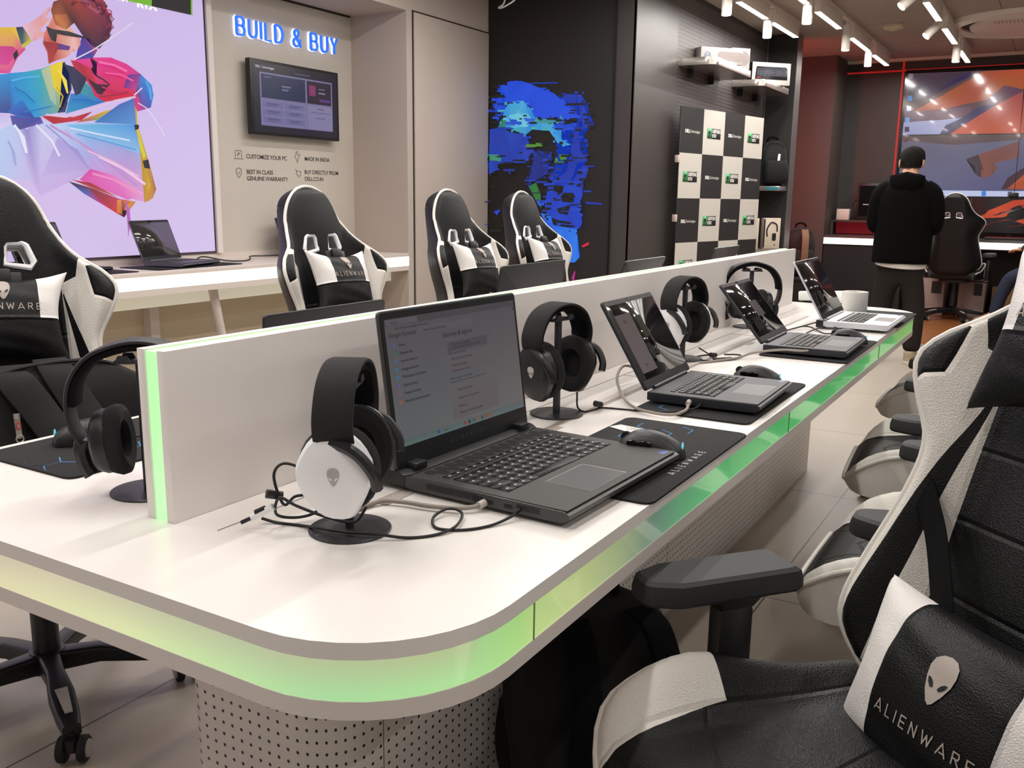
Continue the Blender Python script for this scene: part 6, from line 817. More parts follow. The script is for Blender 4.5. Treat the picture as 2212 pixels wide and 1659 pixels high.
SILVER = mat('laptop_silver', (202, 204, 208), .38); SILVER_DECK = mat('laptop_silver_deck', (208, 208, 212), .42)
LIT = lambda n, c, s=1.0: mat(n, (8, 8, 8), .35, emit=c, es=s)
PAGE = lit_print('web_page', .42, .3, .3, 0)
def web_page(ML, bw, b0, b1, sc):
    w, h = 2 * bw, b1 - b0; f = lambda u, v, n: ML @ Vector((-bw + u * w, b0 + v * h, .0017 + n))
    R4 = lambda a, b, c, d, *col: (list(sum(col, ())), [int(v * 1000) for v in (a, b, c, b, c, d, a, d)])
    D = [R4(0, 0, 1, 1, (126, 132, 134), (142, 138, 136), (110, 101, 110), (110, 103, 110)), R4(0, .945, 1, 1, (92, 88, 96)), R4(.01, .95, .22, .995, (118, 111, 119)), R4(0, .0, 1, .055, (120, 142, 142), (126, 146, 146), (118, 130, 132), (112, 128, 130)),
         R4(.22, .845, .62, .905, (118, 111, 118)), R4(.415, .655, .735, .735, (100, 94, 102)), R4(.415, .475, .755, .625, (124, 116, 122)), R4(.40, .085, .78, .36, (128, 120, 124)), R4(.03, .645, .19, .69, (122, 115, 124))]
    circ = [(.045, .79, (96, 122, 190)), (.045, .727, (70, 140, 90)), (.045, .665, (84, 130, 180)), (.045, .60, (84, 140, 190)), (.045, .54, (84, 140, 190)), (.045, .475, (130, 110, 190)), (.045, .412, (170, 100, 160)), (.045, .348, (190, 120, 80))]
    for u, v, c in circ: D.append((list(c), [int(1000 * q) for k in range(14) for q in (u + .018 * math.cos(2 * PI * k / 14) * h / w, v + .018 * math.sin(2 * PI * k / 14))]))
    for k, c in enumerate([(40, 100, 180), (200, 60, 60), (60, 60, 66), (70, 110, 150), (190, 120, 60), (90, 90, 110), (210, 80, 60), (200, 90, 70)]): D.append(R4(.44 + .035 * k - (.17 if k == 0 else 0), .016, .457 + .035 * k - (.17 if k == 0 else 0), .042, c))
    D.append(R4(.01, .012, .03, .045, (180, 90, 90))); D.append(R4(.98, .915, .992, .935, (50, 48, 52)))
    bm = BM(); poly_image(bm, D, f, step=.00003); obj('web_page', bm, PAGE, sc, ang=None)
    bm = BM()
    def tx(s, u, v, size, ax='LEFT', b=0.0): text(bm, s, size, Matrix.Translation(f(u, v, .0012)) @ ML.to_3x3().to_4x4(), ax=ax, bold=b)
    tx('Security', .035, .97, .006); tx('https://myaccount.google.com/security', .06, .922, .0055); tx('Google Account', .015, .872, .0105); tx('Search Google Account', .25, .874, .0065); tx('Security & sign-in', .385, .80, .0125)
    for s, v in (('Home', .79), ('Personal info', .727), ('Security & sign-in', .665), ('Google password', .60), ('Third-party connections', .54), ('Data & privacy', .475), ('People & sharing', .412), ('Payments & subscriptions', .348)): tx(s, .075, v, .0062, b=.0001)
    for s, u, v, z in (('You have security tips', .45, .71, .006), ('Security tips found in the Security Checkup', .45, .683, .0048), ('Recent security activity', .41, .64, .0058), ('New sign-in on Windows', .43, .59, .006), ('Password changed', .43, .535, .006), ('Review security activity', .43, .49, .0055), ('How you sign in to Google', .405, .43, .006),
                       ('Make sure you can always access your Google Account', .405, .40, .0048), ('2-Step Verification', .45, .325, .006), ('Passkeys and security keys', .45, .255, .006), ('Password', .45, .185, .006), ('Skip password when possible', .45, .13, .006), ('Search', .315, .028, .005)): tx(s, u, v, z)
    obj('page_text', bm, mat('page_ink', (26, 25, 28), .5, emit=(30, 28, 32), es=.3), sc, ang=None)
def side_panel(ML, bw, b0, b1, sc):
    w, h = 2 * bw, b1 - b0; f = lambda u, v, n: ML @ Vector((-bw + u * w, b0 + v * h, .0017 + n))
    R4 = lambda a, b, c, d, *col: (list(sum(col, ())), [int(v * 1000) for v in (a, b, c, b, c, d, a, d)])
    bm = BM(); poly_image(bm, [R4(.0, .0, .06, .94, (36, 33, 34)), R4(.06, .08, .37, .86, (104, 94, 96), (104, 94, 96), (92, 84, 84), (92, 84, 84)), R4(.17, .74, .24, .78, (70, 64, 64)), R4(.17, .16, .24, .18, (70, 64, 64)), R4(.44, .5, .56, .8, (36, 48, 36), (30, 40, 32), (44, 58, 44), (36, 48, 36)), R4(.55, .02, .58, .035, (120, 120, 130)), R4(.62, .02, .64, .035, (130, 120, 110)), R4(.68, .02, .70, .035, (120, 120, 130))], f, step=.00003)
    obj('app_window', bm, lit_print('dim_page', .75, .09, .5, .3), sc, ang=None)
def small_panel(ML, bw, b0, b1, sc):
    w, h = 2 * bw, b1 - b0; f = lambda u, v, n: ML @ Vector((-bw + u * w, b0 + v * h, .0017 + n))
    bm = BM(); poly_image(bm, [([72, 70, 74, 80, 76, 80], [430, 330, 690, 330, 690, 640, 430, 640])], f); obj('app_window', bm, lit_print('dim_page_2', .7, .09, .5, .3), sc, ang=None)
laptop('laptop', 'big dark grey laptop nearest the camera showing a pale web page', .40, .305, .262, .14, (1.335, .862, .752), -.04, GREY_BODY, GREY_DECK, SCREEN_OFF, True, web_page, logo=True)
laptop('laptop', 'dark navy laptop with a grey side panel on screen, second in the right row', .320, .262, .232, .55, (2.115, .795, .7565), .03, NAVY_BODY, NAVY_DECK, SCREEN_OFF, page=side_panel)
laptop('laptop', 'dark navy laptop leaning far open with a nearly black screen, third in the right row', .335, .252, .228, .70, (2.995, .768, .7565), .02, NAVY_BODY, NAVY_DECK, SCREEN_OFF, page=small_panel)
laptop('laptop', 'silver laptop with dark screen at the far end of the right row', .385, .235, .245, .52, (3.72, .735, .7565), .0, SILVER, SILVER_DECK, mat('dark_screen_plum', (22, 17, 21), .12, coat=.3), big=False)
for x, tilt, W, lab in [(1.45, .06, .37, 'dark laptop behind the divider with only its lid edge showing'), (2.29, .14, .37, 'black laptop lid standing before the fourth chair behind the divider'), (2.96, .40, .35, 'black laptop lid peeping over the divider below the dark column'), (3.885, .35, .34, 'dark laptop lid peeping over the divider before the checkered backdrop')]:
    laptop('laptop', lab, W, .27, .208 if x < 2 else .258, tilt, (x, 1.325, .7565), PI, BLK, BLK, SCREEN_OFF, detail=False)
laptop('laptop', 'thin open laptop on the wall counter beside the lavender poster', .34, .24, .225, .35, (3.37, 4.22, .8345), .28, mat('laptop_violet', (96, 92, 104), .35), NAVY_DECK, mat('grey_screen', (52, 49, 48), .12, coat=.3), group='laptops on the wall counter')
laptop('laptop', 'dark laptop on the wall counter half hidden by the front-left chair', .34, .24, .225, .38, (2.69, 4.22, .8345), .25, NAVY_BODY, NAVY_DECK, SCREEN_OFF, group='laptops on the wall counter')
laptop('laptop', 'dark laptop on the wall counter half hidden by the chair below the printed promises', .34, .24, .225, .32, (4.45, 4.235, .8345), .2, NAVY_BODY, NAVY_DECK, SCREEN_OFF, group='laptops on the wall counter')
# ------------------------------------------------------------------ mouse mats and mice
MATBLK = mat('mouse_mat_cloth', (19, 18, 19), .85, bump=(900, .3)); MATBLUE = mat('mat_print_blue', (70, 150, 225), .7); MATDIM = mat('mat_print_dim', (46, 62, 84), .8)
def hexline(bm, cells, r, f, mi, th):
    for cx, cy, sides in cells:
        P = ngon(r, 6, 0, cx=cx * 1.5 * r, cy=(cy + (.5 if cx % 2 else 0)) * 1.732 * r)
        for s in sides:
            a, b = P[s], P[(s + 1) % 6]; L = math.hypot(b[0] - a[0], b[1] - a[1]); nx, ny = -(b[1] - a[1]) / L * th, (b[0] - a[0]) / L * th
            q = bm.faces.new([bm.verts.new(f(x, y)) for x, y in ((a[0] - nx, a[1] - ny), (b[0] - nx, b[1] - ny), (b[0] + nx, b[1] + ny), (a[0] + nx, a[1] + ny))]); q.material_index = mi
def mouse_mat(label, x, y, w=.52, d=.265, rz=0.0, letters=True, hx=-.12, hy=.04, z=.75, group='mouse mats'):
    t = thing('mouse_mat', label, 'mouse mat', (x, y, z), rz, group)
    bm = BM(); prism(bm, rrect(w, d, .018, 6), .0002, .0042, bev=.001); obj('cloth', bm, MATBLK, t)
    bm = BM(); f = lambda a, b: (max(-w / 2 + .004, min(w / 2 - .004, a + hx)), max(-d / 2 + .004, min(d / 2 - .004, b + hy)), .0044)
    hexline(bm, [(0, 0, (0, 1, 2)), (1, -1, (0, 1, 4, 5)), (2, 0, (1, 2, 3)), (3, -1, (0, 5)), (-1, 0, (2, 3)), (2, -1, (4, 5)), (-2, 0, (1, 2))], .032, f, 0, .0009)
    hexline(bm, [(-2, 1, (2, 3, 4)), (4, 0, (0, 1, 2)), (4, -2, (1, 2)), (-3, 0, (0, 1)), (1, 1, (0, 1, 2)), (5, -1, (0, 1, 5))], .032, f, 1, .0006); obj('printed_hexagons', bm, [MATBLUE, MATDIM], t, ang=None)
    if letters:
        bm = BM(); spaced(bm, 'ALIENWARE', .0125, .0018, .0125, lambda a, b, z: (a - .01, b - d / 2 + .033, .0045)); obj('printed_letters', bm, mat('mat_print_white', (205, 200, 196), .7), t, ang=None)
    return t
def mouse(label, x, y, rz, z=.7545, k=1.0, group='computer mice'):
    t = thing('computer_mouse', label, 'mouse', (x, y, z), rz, group)
    bm = BM(); rings = []
    for i in range(19):
        u = i / 18; yy = (-.064 + .128 * u) * k; hz = (.041 * (math.sin(PI * min(1, (u * .93 + .07)) ** 1.25) ** .55) + .004) * k if 0 < u < 1 else .006 * k
        ww = .033 * k * (1 - .55 * (2 * u - 1) ** 8) * (1 - .12 * math.sin(PI * u)) * (.55 if u in (0, 1) else 1)
        rings.append([(ww * (1.0 + .08 * math.sin(a)) * math.cos(a), yy, max(.0008, .0008 + hz * max(0, math.sin(a)) ** .72)) for a in [PI * j / 16 for j in range(17)]] + [(ww * .9, yy, 0), (-ww * .9, yy, 0)][::-1])
    loft(bm, [[p for p in r] for r in rings]); obj('shell', bm, mat('mouse_black', (30, 30, 31), .42), t, ang=40)
    bm = BM(); cyl(bm, (-.004, .045 * k, .029 * k), (.004, .045 * k, .029 * k), .010, n=14); obj('scroll_wheel', bm, RUBBER, t)
    bm = BM()
    for yy in (.004, .026): prism(bm, ngon(.011, 6, PI / 6, 1.25, .6, yy, .026), .029, .0325, M=Matrix(((0, 0, -1, 0), (1, 0, 0, 0), (0, 1, 0, 0), (0, 0, 0, 1))), bev=.001)
    obj('side_buttons', bm, BLK_GLOSS, t)
    bm = BM(); ellips(bm, (0, -.0585 * k, .022 * k), (.006, .002, .0075)); obj('logo_light', bm, LIT('mouse_glow', (120, 210, 230), .9), t)
    bm = BM(); tube(bm, crom([(0, .062 * k, .008), (0, .09, .004), (-.02, .125, .003), (-.06, .15, .0025), (-.12, .16, .0025)], 6), .0018, 6); obj('cord', bm, CABLE, t)
    return t
mouse_mat('black mouse mat with silver lettering and a white paper label, nearest on the right', 1.545, .638, hx=.11, hy=.055)
mouse_mat('black mouse mat under the second laptop of the right row', 2.145, .662, letters=False, hx=-.2, hy=.06)
mouse_mat('black mouse mat under the third laptop of the right row', 3.05, .637, letters=False, hx=-.2)
mouse_mat('black mouse mat at the far right corner under the silver laptop', 3.995, .632, letters=False, hx=.05, hy=.06)
mouse_mat('black mouse mat with blue hexagons at the left table edge', 1.14, 1.502, letters=False, hx=-.13, hy=-.06)
mouse_mat('thin black mat under the counter laptop beside the poster', 3.40, 4.10, .60, .30, .05, False, hx=-.1, z=.830)
mouse_mat('thin black mat on the wall counter close to the front-left chair', 2.72, 4.06, .55, .27, .05, False, hx=-.1, z=.830)
mouse('black mouse with a blue light on the nearest right-hand mat', 1.548, .615, .17, k=1.02)
mouse('black mouse standing behind the second laptop of the right row', 2.345, .645, .1)
mouse('black mouse standing behind the third laptop of the right row', 3.215, .585, .1)
mouse('black mouse with a blue light on the left-hand mat', 1.04, 1.545, PI + .9)
bm = BM(); prism(bm, [(1.697, .767), (1.726, .754), (1.712, .670), (1.660, .676)], .7549, .7553); LB = obj('paper_label', bm, mat('paper_white', (236, 232, 226), .7)); tag(LB, 'white paper label lying on the nearest right-hand mouse mat', 'label')
bm = BM()
for k, (a, b) in enumerate(((1.712, .735), (1.705, .722), (1.698, .73))): box(bm, a - .001, a + .001, b - .045, b, .7553, .7556)
obj('label_print', bm, mat('print_grey', (120, 116, 114), .7), LB, ang=None)
# ------------------------------------------------------------------ headset stands and headsets
STAND = mat('stand_grey', (62, 61, 66), .38, .5)
def stand(label, x, y, rz=0.0, group='headset stands'):
    t = thing('headset_stand', label, 'headset stand', (x, y, .75), rz, group)
    bm = BM(); lathe(bm, [(.058, .0), (.059, .001), (.059, .003), (.058, .004), (.004, .0042)], 40); obj('base_disc', bm, STAND, t)
    bm = BM(); prism(bm, rrect(.015, .012, .003, 3), .004, .212); obj('pole', bm, STAND, t)
    bm = BM(); prism(bm, rrect(.075, .034, .008, 4), .210, .2145, bev=.001)
    for sx in (-1, 1):
        for sy in (-1, 1): prism(bm, [(-.012, 0), (.012, 0), (.007, .010), (-.007, .010)], -.0015, .0015, M=T(sx * .022, sy * .0165, .213, PI / 2))
    obj('cradle', bm, STAND, t)
    return t
CUPOUT = [(-.046, .006), (-.030, .040), (-.004, .052), (.026, .046), (.046, .018), (.050, -.004), (.040, -.030), (.016, -.052), (-.014, -.054), (-.030, -.036)]
def headset(label, x, y, rz, shell, style=1, mic=True, group='headsets on stands', z=.75):
    t = thing('headset', label, 'headset', (x, y, z), rz, group)
    if style == 1: path = [(-.070, .142), (-.083, .150), (-.091, .168), (-.089, .190), (-.070, .220), (-.038, .238), (0, .2435), (.038, .238), (.070, .220), (.089, .190), (.091, .168), (.083, .150), (.070, .142)]
    else: path = [(-.092, .085), (-.104, .11), (-.108, .145), (-.100, .185), (-.074, .219), (-.038, .236), (0, .2425), (.038, .236), (.074, .219), (.100, .185), (.108, .145), (.104, .11), (.092, .085)]
    P = crom([(a, 0, b) for a, b in path], 5)
    def band(P, hw, h0, h1):
        bm = BM(); rings = []
        for i, p in enumerate(P):
            d = (P[min(len(P) - 1, i + 1)] - P[max(0, i - 1)]).normalized(); nrm = Vector((d.z, 0, -d.x)); nrm = nrm if nrm.dot(p - Vector((0, 0, .14))) > 0 else -nrm
            rings.append([tuple(p + nrm * a + Vector((0, b, 0))) for a, b in ((h0, -hw * .8), (h0 + .002, -hw), (h1 - .002, -hw), (h1, -hw * .8), (h1, hw * .8), (h1 - .002, hw), (h0 + .002, hw), (h0, hw * .8))])
        loft(bm, rings); return bm
    hb = obj('headband', band(P, .027 if style == 1 else .022, -.002, .0055 if style == 1 else .006), mat('band_fabric', (30, 29, 29), .9, bump=(1400, .5)) if style == 1 else mat('band_soft', (36, 34, 37), .55), t)
    m = len(P) // 2; obj('band_cushion', band(P[m - 20:m + 21], .022, -.012, -.002), FAB_B, hb)
    for s in (1, -1):
        tl = s * .10
        MX = T(s * .006 if style == 1 else -s * .010, 0, .112 if style == 1 else .092) @ Matrix.Rotation(tl, 4, 'Y')
        prof = ((.060, 1.0), (.070, 1.02), (.080, .94), (.087, .72), (.089, .45), (.0895, .1))
        sc = 1.08 if style == 1 else .96
        out = [tuple(p) for p in crom([(a, b, 0) for a, b in CUPOUT], 3, True)] if style == 1 else [(a, b, 0) for a, b in ngon(.050, 30)]
        bm = BM(); loft(bm, [[(s * px, a * k * sc, b * k * sc * 1.06) for a, b, _ in out] for px, k in prof], M=MX); cup = obj('ear_cup', bm, shell, t, ang=28)
        bm = BM(); E_ = ngon(1, 28); loft(bm, [[(s * px, a * k * .046 * sc * 1.05, b * k * .050 * sc * 1.1) for a, b in E_] for px, k in ((.062, 1.0), (.050, 1.08), (.040, 1.04), (.036, .85), (.040, .58), (.058, .5))], M=MX); obj('ear_pad', bm, mat('pad_cloth', (20, 20, 21), .9, bump=(1500, .5)), cup)
        bm = BM(); alien(bm, .026, lambda a, b, zz: MX @ Vector((s * (.0900 + zz), s * a, b + .004)), z=.0)
        obj('logo', bm, [mat('logo_grey', (176, 172, 172), .35) if shell is W_PLASTIC else mat('logo_silver', (205, 200, 196), .3), shell], cup, ang=None)
        bm = BM()
        if style == 1: tube(bm, crom([(s * .080, .020, .152), (s * .092, -.010, .150), (s * .101, -.036, .138), (s * .098, -.054, .112), (s * .091, -.057, .092)], 5), .0082, 8)
        else: tube(bm, crom([(s * .094, 0, .090), (s * .099, 0, .070), (s * .094, 0, .045), (s * .086, 0, .03)], 5), .012, 8)
        obj('yoke', bm, BLK, hb)
    return t
STANDS = [('grey headset stand nearest the camera with a white headset', .955, .831), ('grey headset stand with a black headset beside the big laptop', 1.752, .921), ('grey headset stand behind the second laptop', 2.60, .944), ('grey headset stand behind the third laptop', 3.42, .985), ('dark headset stand behind the near end of the divider', .915, 1.215)]
for lab, x, y in STANDS: stand(lab, x, y, {0: .5, 1: -.14, 2: -.17, 3: -1.0, 4: -.9}[STANDS.index((lab, x, y))])
headset('white headset with black fabric band hanging on the nearest stand', .955, .831, .50, W_PLASTIC)
headset('black headset with silver alien head hanging beside the big laptop', 1.752, .921, -.14, mat('headset_black', (38, 38, 40), .32))
headset('white headset with dark band half hidden by the second laptop', 2.60, .944, -.17, W_PLASTIC)
headset('black headset with a round open band behind the third laptop', 3.42, .985, -1.0, mat('headset_dark', (28, 27, 29), .45), 2)
headset('black headset seen side-on behind the near end of the divider', .915, 1.215, -.9, mat('headset_dark', (28, 27, 29), .45), 2)
# ------------------------------------------------------------------ cables on the table
def cable(label, pts, r=.0022, m=None, k=8, name='cable', extra=()):
    t = thing(name, label, 'cable', (0, 0, 0))
    bm = BM(); tube(bm, crom(pts, k), r, 8); obj('cord', bm, m or CABLE, t)
    for nm, a, b, rr, mm in extra:
        bm = BM(); cyl(bm, a, b, rr, n=12); obj(nm, bm, mm, t)
    return t
z = .7525
cable('thin black headset cable looping from the big laptop past the nearest stand', [(1.133, .648, .765), (1.105, .655, .757), (1.07, .668, z), (1.035, .692, z), (1.022, .728, z), (1.05, .752, .756), (1.083, .748, .760), (1.080, .722, .758), (1.035, .703, z + .003), (1.0, .712, z), (.968, .739, z), (.943, .775, z + .006), (.925, .815, z + .007), (.918, .86, z + .006), (.925, .895, z), (.915, .935, z), (.905, .955, .758)],
      extra=[('plug', (1.118, .652, .762), (1.142, .646, .768), .0032, BLK)])
cable('tangled black headset cable with a white inline remote at the nearest stand', [(.955, .80, .79), (.945, .815, .768), (.925, .85, .775), (.905, .885, .79), (.892, .905, .802), (.905, .925, .770), (.935, .915, .758), (.955, .895, .765), (.945, .885, .792), (.915, .895, .800), (.90, .905, .79), (.898, .92, .83), (.915, .915, .845), (.935, .885, .83), (.95, .865, .80), (.955, .85, .785)],
      extra=[('inline_remote', (.893, .918, .786), (.880, .948, .768), .0052, W_PLASTIC), ('remote_button', (.888, .929, .783), (.882, .942, .776), .0045, BLK), ('microphone', (.905, .912, .800), (.887, .925, .806), .0065, BLK), ('plug', (.880, .948, .768), (.873, .962, .760), .003, BLK)])
cable('thick grey network cable plugged into the big laptop', [(1.143, .711, .764), (1.122, .716, .760), (1.10, .735, .758), (1.083, .78, .757), (1.076, .83, .757), (1.062, .862, .756), (1.02, .872, .754), (1.00, .874, .752)], .0038, CABLE_G, extra=[('clear_plug', (1.118, .717, .760), (1.140, .711, .764), .0062, mat('clear_plastic', (196, 188, 180), .15))])
cable('black power cord running behind the big laptop on the left', [(1.00, .93, z + .02), (1.05, .935, z + .012), (1.12, .945, z + .006), (1.2, .95, z), (1.3, .94, z)], .004)
cable('black headset cable running from the second stand to the second laptop', [(1.80, .895, .795), (1.795, .89, .762), (1.80, .875, z), (1.83, .865, z), (1.86, .855, z), (1.88, .77, z), (1.89, .70, .758), (1.93, .665, .762), (1.968, .66, .772)], .0022, extra=[('microphone', (1.838, .868, .765), (1.855, .860, .760), .007, BLK)])
cable('grey network cable curling from the divider into the second laptop', [(1.972, .69, .772), (1.945, .685, .766), (1.90, .678, .760), (1.85, .70, .759), (1.87, .78, .759), (1.95, .85, .765), (2.05, .91, .785), (2.13, .93, .80), (2.17, .915, .79), (2.16, .885, .765), (2.12, .865, .756)], .0036, CABLE_G, extra=[('clear_plug', (1.945, .687, .766), (1.968, .690, .771), .0062, mat('clear_plastic', (196, 188, 180), .15))])
cable('black headset cable with inline remote between the second and third laptops', [(2.62, .90, .785), (2.65, .88, .765), (2.68, .87, z), (2.70, .90, z), (2.62, .92, z), (2.60, .87, z), (2.65, .82, z), (2.72, .80, z), (2.76, .82, z), (2.74, .86, z)], .0022, extra=[('inline_remote', (2.62, .853, .7545), (2.67, .815, .7545), .005, BLK), ('microphone', (2.665, .878, .760), (2.685, .868, .757), .007, BLK)])
cable('grey network cable lying along the third laptop', [(2.55, .87, z), (2.68, .80, z + .004), (2.74, .77, .766), (2.79, .70, .775), (2.80, .64, .776), (2.815, .625, .776)], .0036, CABLE_G)
cable('black cables tangled between the third and the silver laptop', [(3.20, .80, z), (3.30, .76, z), (3.42, .75, z + .004), (3.55, .72, .762), (3.46, .66, .758), (3.40, .70, z), (3.50, .79, .760), (3.36, .84, z), (3.26, .86, z), (3.4, .80, .765), (3.6, .74, .775), (3.62, .64, .775)], .0025)
cable('thin black cord crossing the wall counter beside the counter laptop', [(3.58, 4.22, .845), (3.66, 4.24, .862), (3.76, 4.16, .838), (3.86, 4.12, .834), (3.96, 4.18, .838), (4.05, 4.27, .845), (4.18, 4.27, .842), (4.3, 4.25, .842)], .004)
t = thing('charger_plug', 'black charger block standing behind the silver laptop hinge', 'charger', (3.56, .745, .7545))
bm = BM(); box(bm, -.03, .05, -.018, .018, 0, .03, bev=.004); obj('block', bm, BLK, t)
bm = BM(); tube(bm, crom([(.05, 0, .015), (.08, .02, .03), (.1, -.02, .02), (.12, -.06, .01)], 5), .003); obj('lead', bm, CABLE, t)
# tape roll and power strip
bm = BM(); lathe(bm, [(.026, 0), (.052, 0), (.053, .004), (.053, .082), (.052, .086), (.028, .086), (.026, .082), (.026, 0)], 36, cap=False)
bmesh.ops.remove_doubles(bm, verts=bm.verts, dist=1e-5)
R_T = obj('tape_roll', bm, [mat('tape_white', (214, 212, 208), .25)], None, (4.16, .742, .7545)); tag(R_T, 'roll of whitish tape standing beside the silver laptop', 'tape roll')
bm = BM(); lathe(bm, [(.0262, .004), (.0235, .004), (.0235, .083), (.0262, .083)], 30, cap=False); obj('core', bm, mat('tape_core', (150, 140, 60), .6), R_T)
t = thing('power_strip', 'white power strip leaning on the tape roll by the silver laptop', 'power strip', (4.43, .93, .7525), -2.08)
bm = BM(); box(bm, -.13, .13, -.028, .028, 0, .045, M=T(0, 0, .012, .0, -.09), bev=.006); obj('housing', bm, W_PLASTIC, t)
bm = BM(); box(bm, -.115, .07, -.014, .014, .0453, .0459, M=T(0, 0, .012, .0, -.09)); obj('socket_panel', bm, DKG, t)
bm = BM(); tube(bm, crom([(.12, 0, .035), (.15, .03, .012), (.13, .07, .006), (.05, .06, .006), (-.05, .08, .006)], 6), .004); obj('lead', bm, W_PLASTIC, t)
# ------------------------------------------------------------------ checkered photo backdrop
BD_B = mat('backdrop_black', (30, 27, 26), .6); BD_W = mat('backdrop_white', (194, 188, 179), .6); BD_G = mat('logo_green', (58, 140, 84), .6); BD_T = mat('backdrop_print', (226, 222, 214), .6)
t = thing('photo_backdrop', 'tall backdrop board of black and white checks with printed logos', 'backdrop', (6.90, 2.62, 0), -.2013)
CW, RH, HT = .3315, .345, 1.92
bm = BM(); box(bm, 0, CW * 4, -.012, .0, .02, HT, 0)
for i in range(4):
    for j in range(6):
        z1 = HT - RH * j; z0 = max(.02, z1 - RH)
        f = bm.faces.new([bm.verts.new(p) for p in ((CW * i, -.0124, z0), (CW * (i + 1), -.0124, z0), (CW * (i + 1), -.0124, z1), (CW * i, -.0124, z1))]); f.material_index = (i + j) % 2 == 1
        f.normal_update()
obj('board', bm, [BD_B, BD_W], t, ang=None)
for i in range(4):
    for j in range(5):
        cx, cz = CW * (i + .5), HT - RH * (j + .52); bm = BM()
        if (i + j) % 2:
            box(bm, cx - .105, cx - .035, -.0135, -.0126, cz - .04, cz + .04, 0); box(bm, cx - .035, cx + .105, -.0135, -.0126, cz - .04, cz + .04, 1)
            text(bm, 'GEFORCE', .034, T(cx - .028, -.0138, cz + .017, PI / 2), mi=2, ax='LEFT', bold=.0012); text(bm, 'RTX', .034, T(cx - .028, -.0138, cz - .017, PI / 2), mi=2, ax='LEFT', bold=.0012)
            f = bm.faces.new([bm.verts.new((cx - .07 + a, -.0138, cz + .006 + b)) for a, b in ngon(.019, 12, 0, 1, .8)]); f.material_index = 1
            text(bm, 'NVIDIA', .014, T(cx - .07, -.0138, cz - .028, PI / 2), mi=1, bold=.0004)
            obj('printed_logo', bm, [BD_G, BD_B, BD_T], t, ang=None)
        else:
            text(bm, 'DELL', .034, T(cx - .03, -.0128, cz, PI / 2), ax='RIGHT', bold=.0016, sp=.92); text(bm, 'Technologies', .031, T(cx - .028, -.0128, cz, PI / 2), ax='LEFT', bold=-.0002, sp=.88); obj('printed_logo', bm, BD_T, t, ang=None)
for z in (1.50, 1.05):
    bm = BM(); box(bm, -.028, .004, -.018, .012, z, z + .055, bev=.003); obj('edge_clip', bm, mat('clip_pink', (196, 176, 168), .5), t)
for x in (.15, CW * 4 - .15):
    bm = BM(); box(bm, x - .02, x + .02, -.16, .08, 0, .025, bev=.004); obj('foot', bm, BLK, t)
# ------------------------------------------------------------------ steel shelves and what stands on them
def shelf(label, x0, x1, z):
    t = thing('steel_shelf', label, 'shelf', ((x0 + x1) / 2, 2.704, z), 0, 'steel wall shelves'); w_ = x1 - x0
    P = [(w_ / 2, 0), (-w_ / 2, 0), (-w_ / 2, -.20)] + [(-w_ / 2 + .09 - .09 * math.cos(a), -.20 - .09 * math.sin(a)) for a in [PI / 2 * k / 6 for k in range(1, 7)]] + [(w_ / 2 - .09 + .09 * math.sin(a), -.20 - .09 * math.cos(a)) for a in [PI / 2 * k / 6 for k in range(0, 7)]]
    bm = BM(); prism(bm, P, -.055, 0, 0, bev=.002, seg=1); obj('board', bm, STEEL, t)
    for x in (-w_ * .3, w_ * .2):
        bm = BM(); box(bm, x - .006, x + .006, -.05, -.001, -.12, -.055); obj('bracket', bm, BLK, t)
shelf('left steel shelf on the perforated wall, carrying grey product boxes', 7.04, 8.04, 2.288); shelf('right steel shelf by the dark end wall, carrying a keyboard box', 8.37, 9.29, 2.270)
BX = mat('box_grey', (150, 148, 145), .5); BXP = mat('box_print', (122, 112, 110), .5)
t = thing('product_box', 'long pale grey product box with a round blue badge on the left shelf', 'box', (7.52, 2.55, 2.290), -.72, 'boxes on the steel shelves')
bm = BM(); box(bm, -.19, .19, -.05, .05, 0, .125, bev=.002); obj('carton', bm, BX, t)
bm = BM(); prism(bm, rrect(.24, .07, .034, 8), .050, .0515, M=T(.08, 0, .062, PI / 2)); obj('window_print', bm, BXP, t)
bm = BM(); tube(bm, [(-.13 + a, -.0515, .062 + b) for a, b in ngon(.024, 20)], .0025, 6, closed=True); text(bm, 'DELL', .018, T(-.13, -.0515, .062, PI / 2), bold=.0004); obj('round_badge', bm, mat('badge_blue', (92, 112, 150), .5), t)
t = thing('product_box', 'square pale product box with a dark round print on the left shelf', 'box', (7.86, 2.50, 2.290), -.72, 'boxes on the steel shelves')
bm = BM(); box(bm, -.085, .085, -.05, .05, 0, .165, bev=.002); obj('carton', bm, BX, t)
bm = BM(); prism(bm, ngon(.058, 24), .050, .0515, M=T(.022, 0, .085, PI / 2)); obj('round_print', bm, BXP, t)
t = thing('webcam', 'small black webcam standing behind the long grey box', 'webcam', (7.86, 2.62, 2.290))
bm = BM(); ellips(bm, (0, 0, .135), (.045, .045, .04)); cyl(bm, (0, 0, .0), (0, 0, .10), .012, n=12); cyl(bm, (0, 0, 0), (0, 0, .008), .035, n=20); obj('body', bm, BLK, t)
bm = BM(); cyl(bm, (-.02, -.042, .135), (-.022, -.046, .135), .014, n=14); obj('lens', bm, BLK_GLOSS, t)
t = thing('keyboard_box', 'white product box picturing a black keyboard on the right shelf', 'box', (8.86, 2.51, 2.272), -.75, 'boxes on the steel shelves')
bm = BM(); box(bm, -.20, .20, -.035, .035, 0, .195, bev=.002); obj('carton', bm, mat('box_white', (182, 177, 172), .5), t)
bm = BM(); box(bm, -.203, -.2005, -.035, .035, .002, .193); obj('black_side', bm, BLK, t)
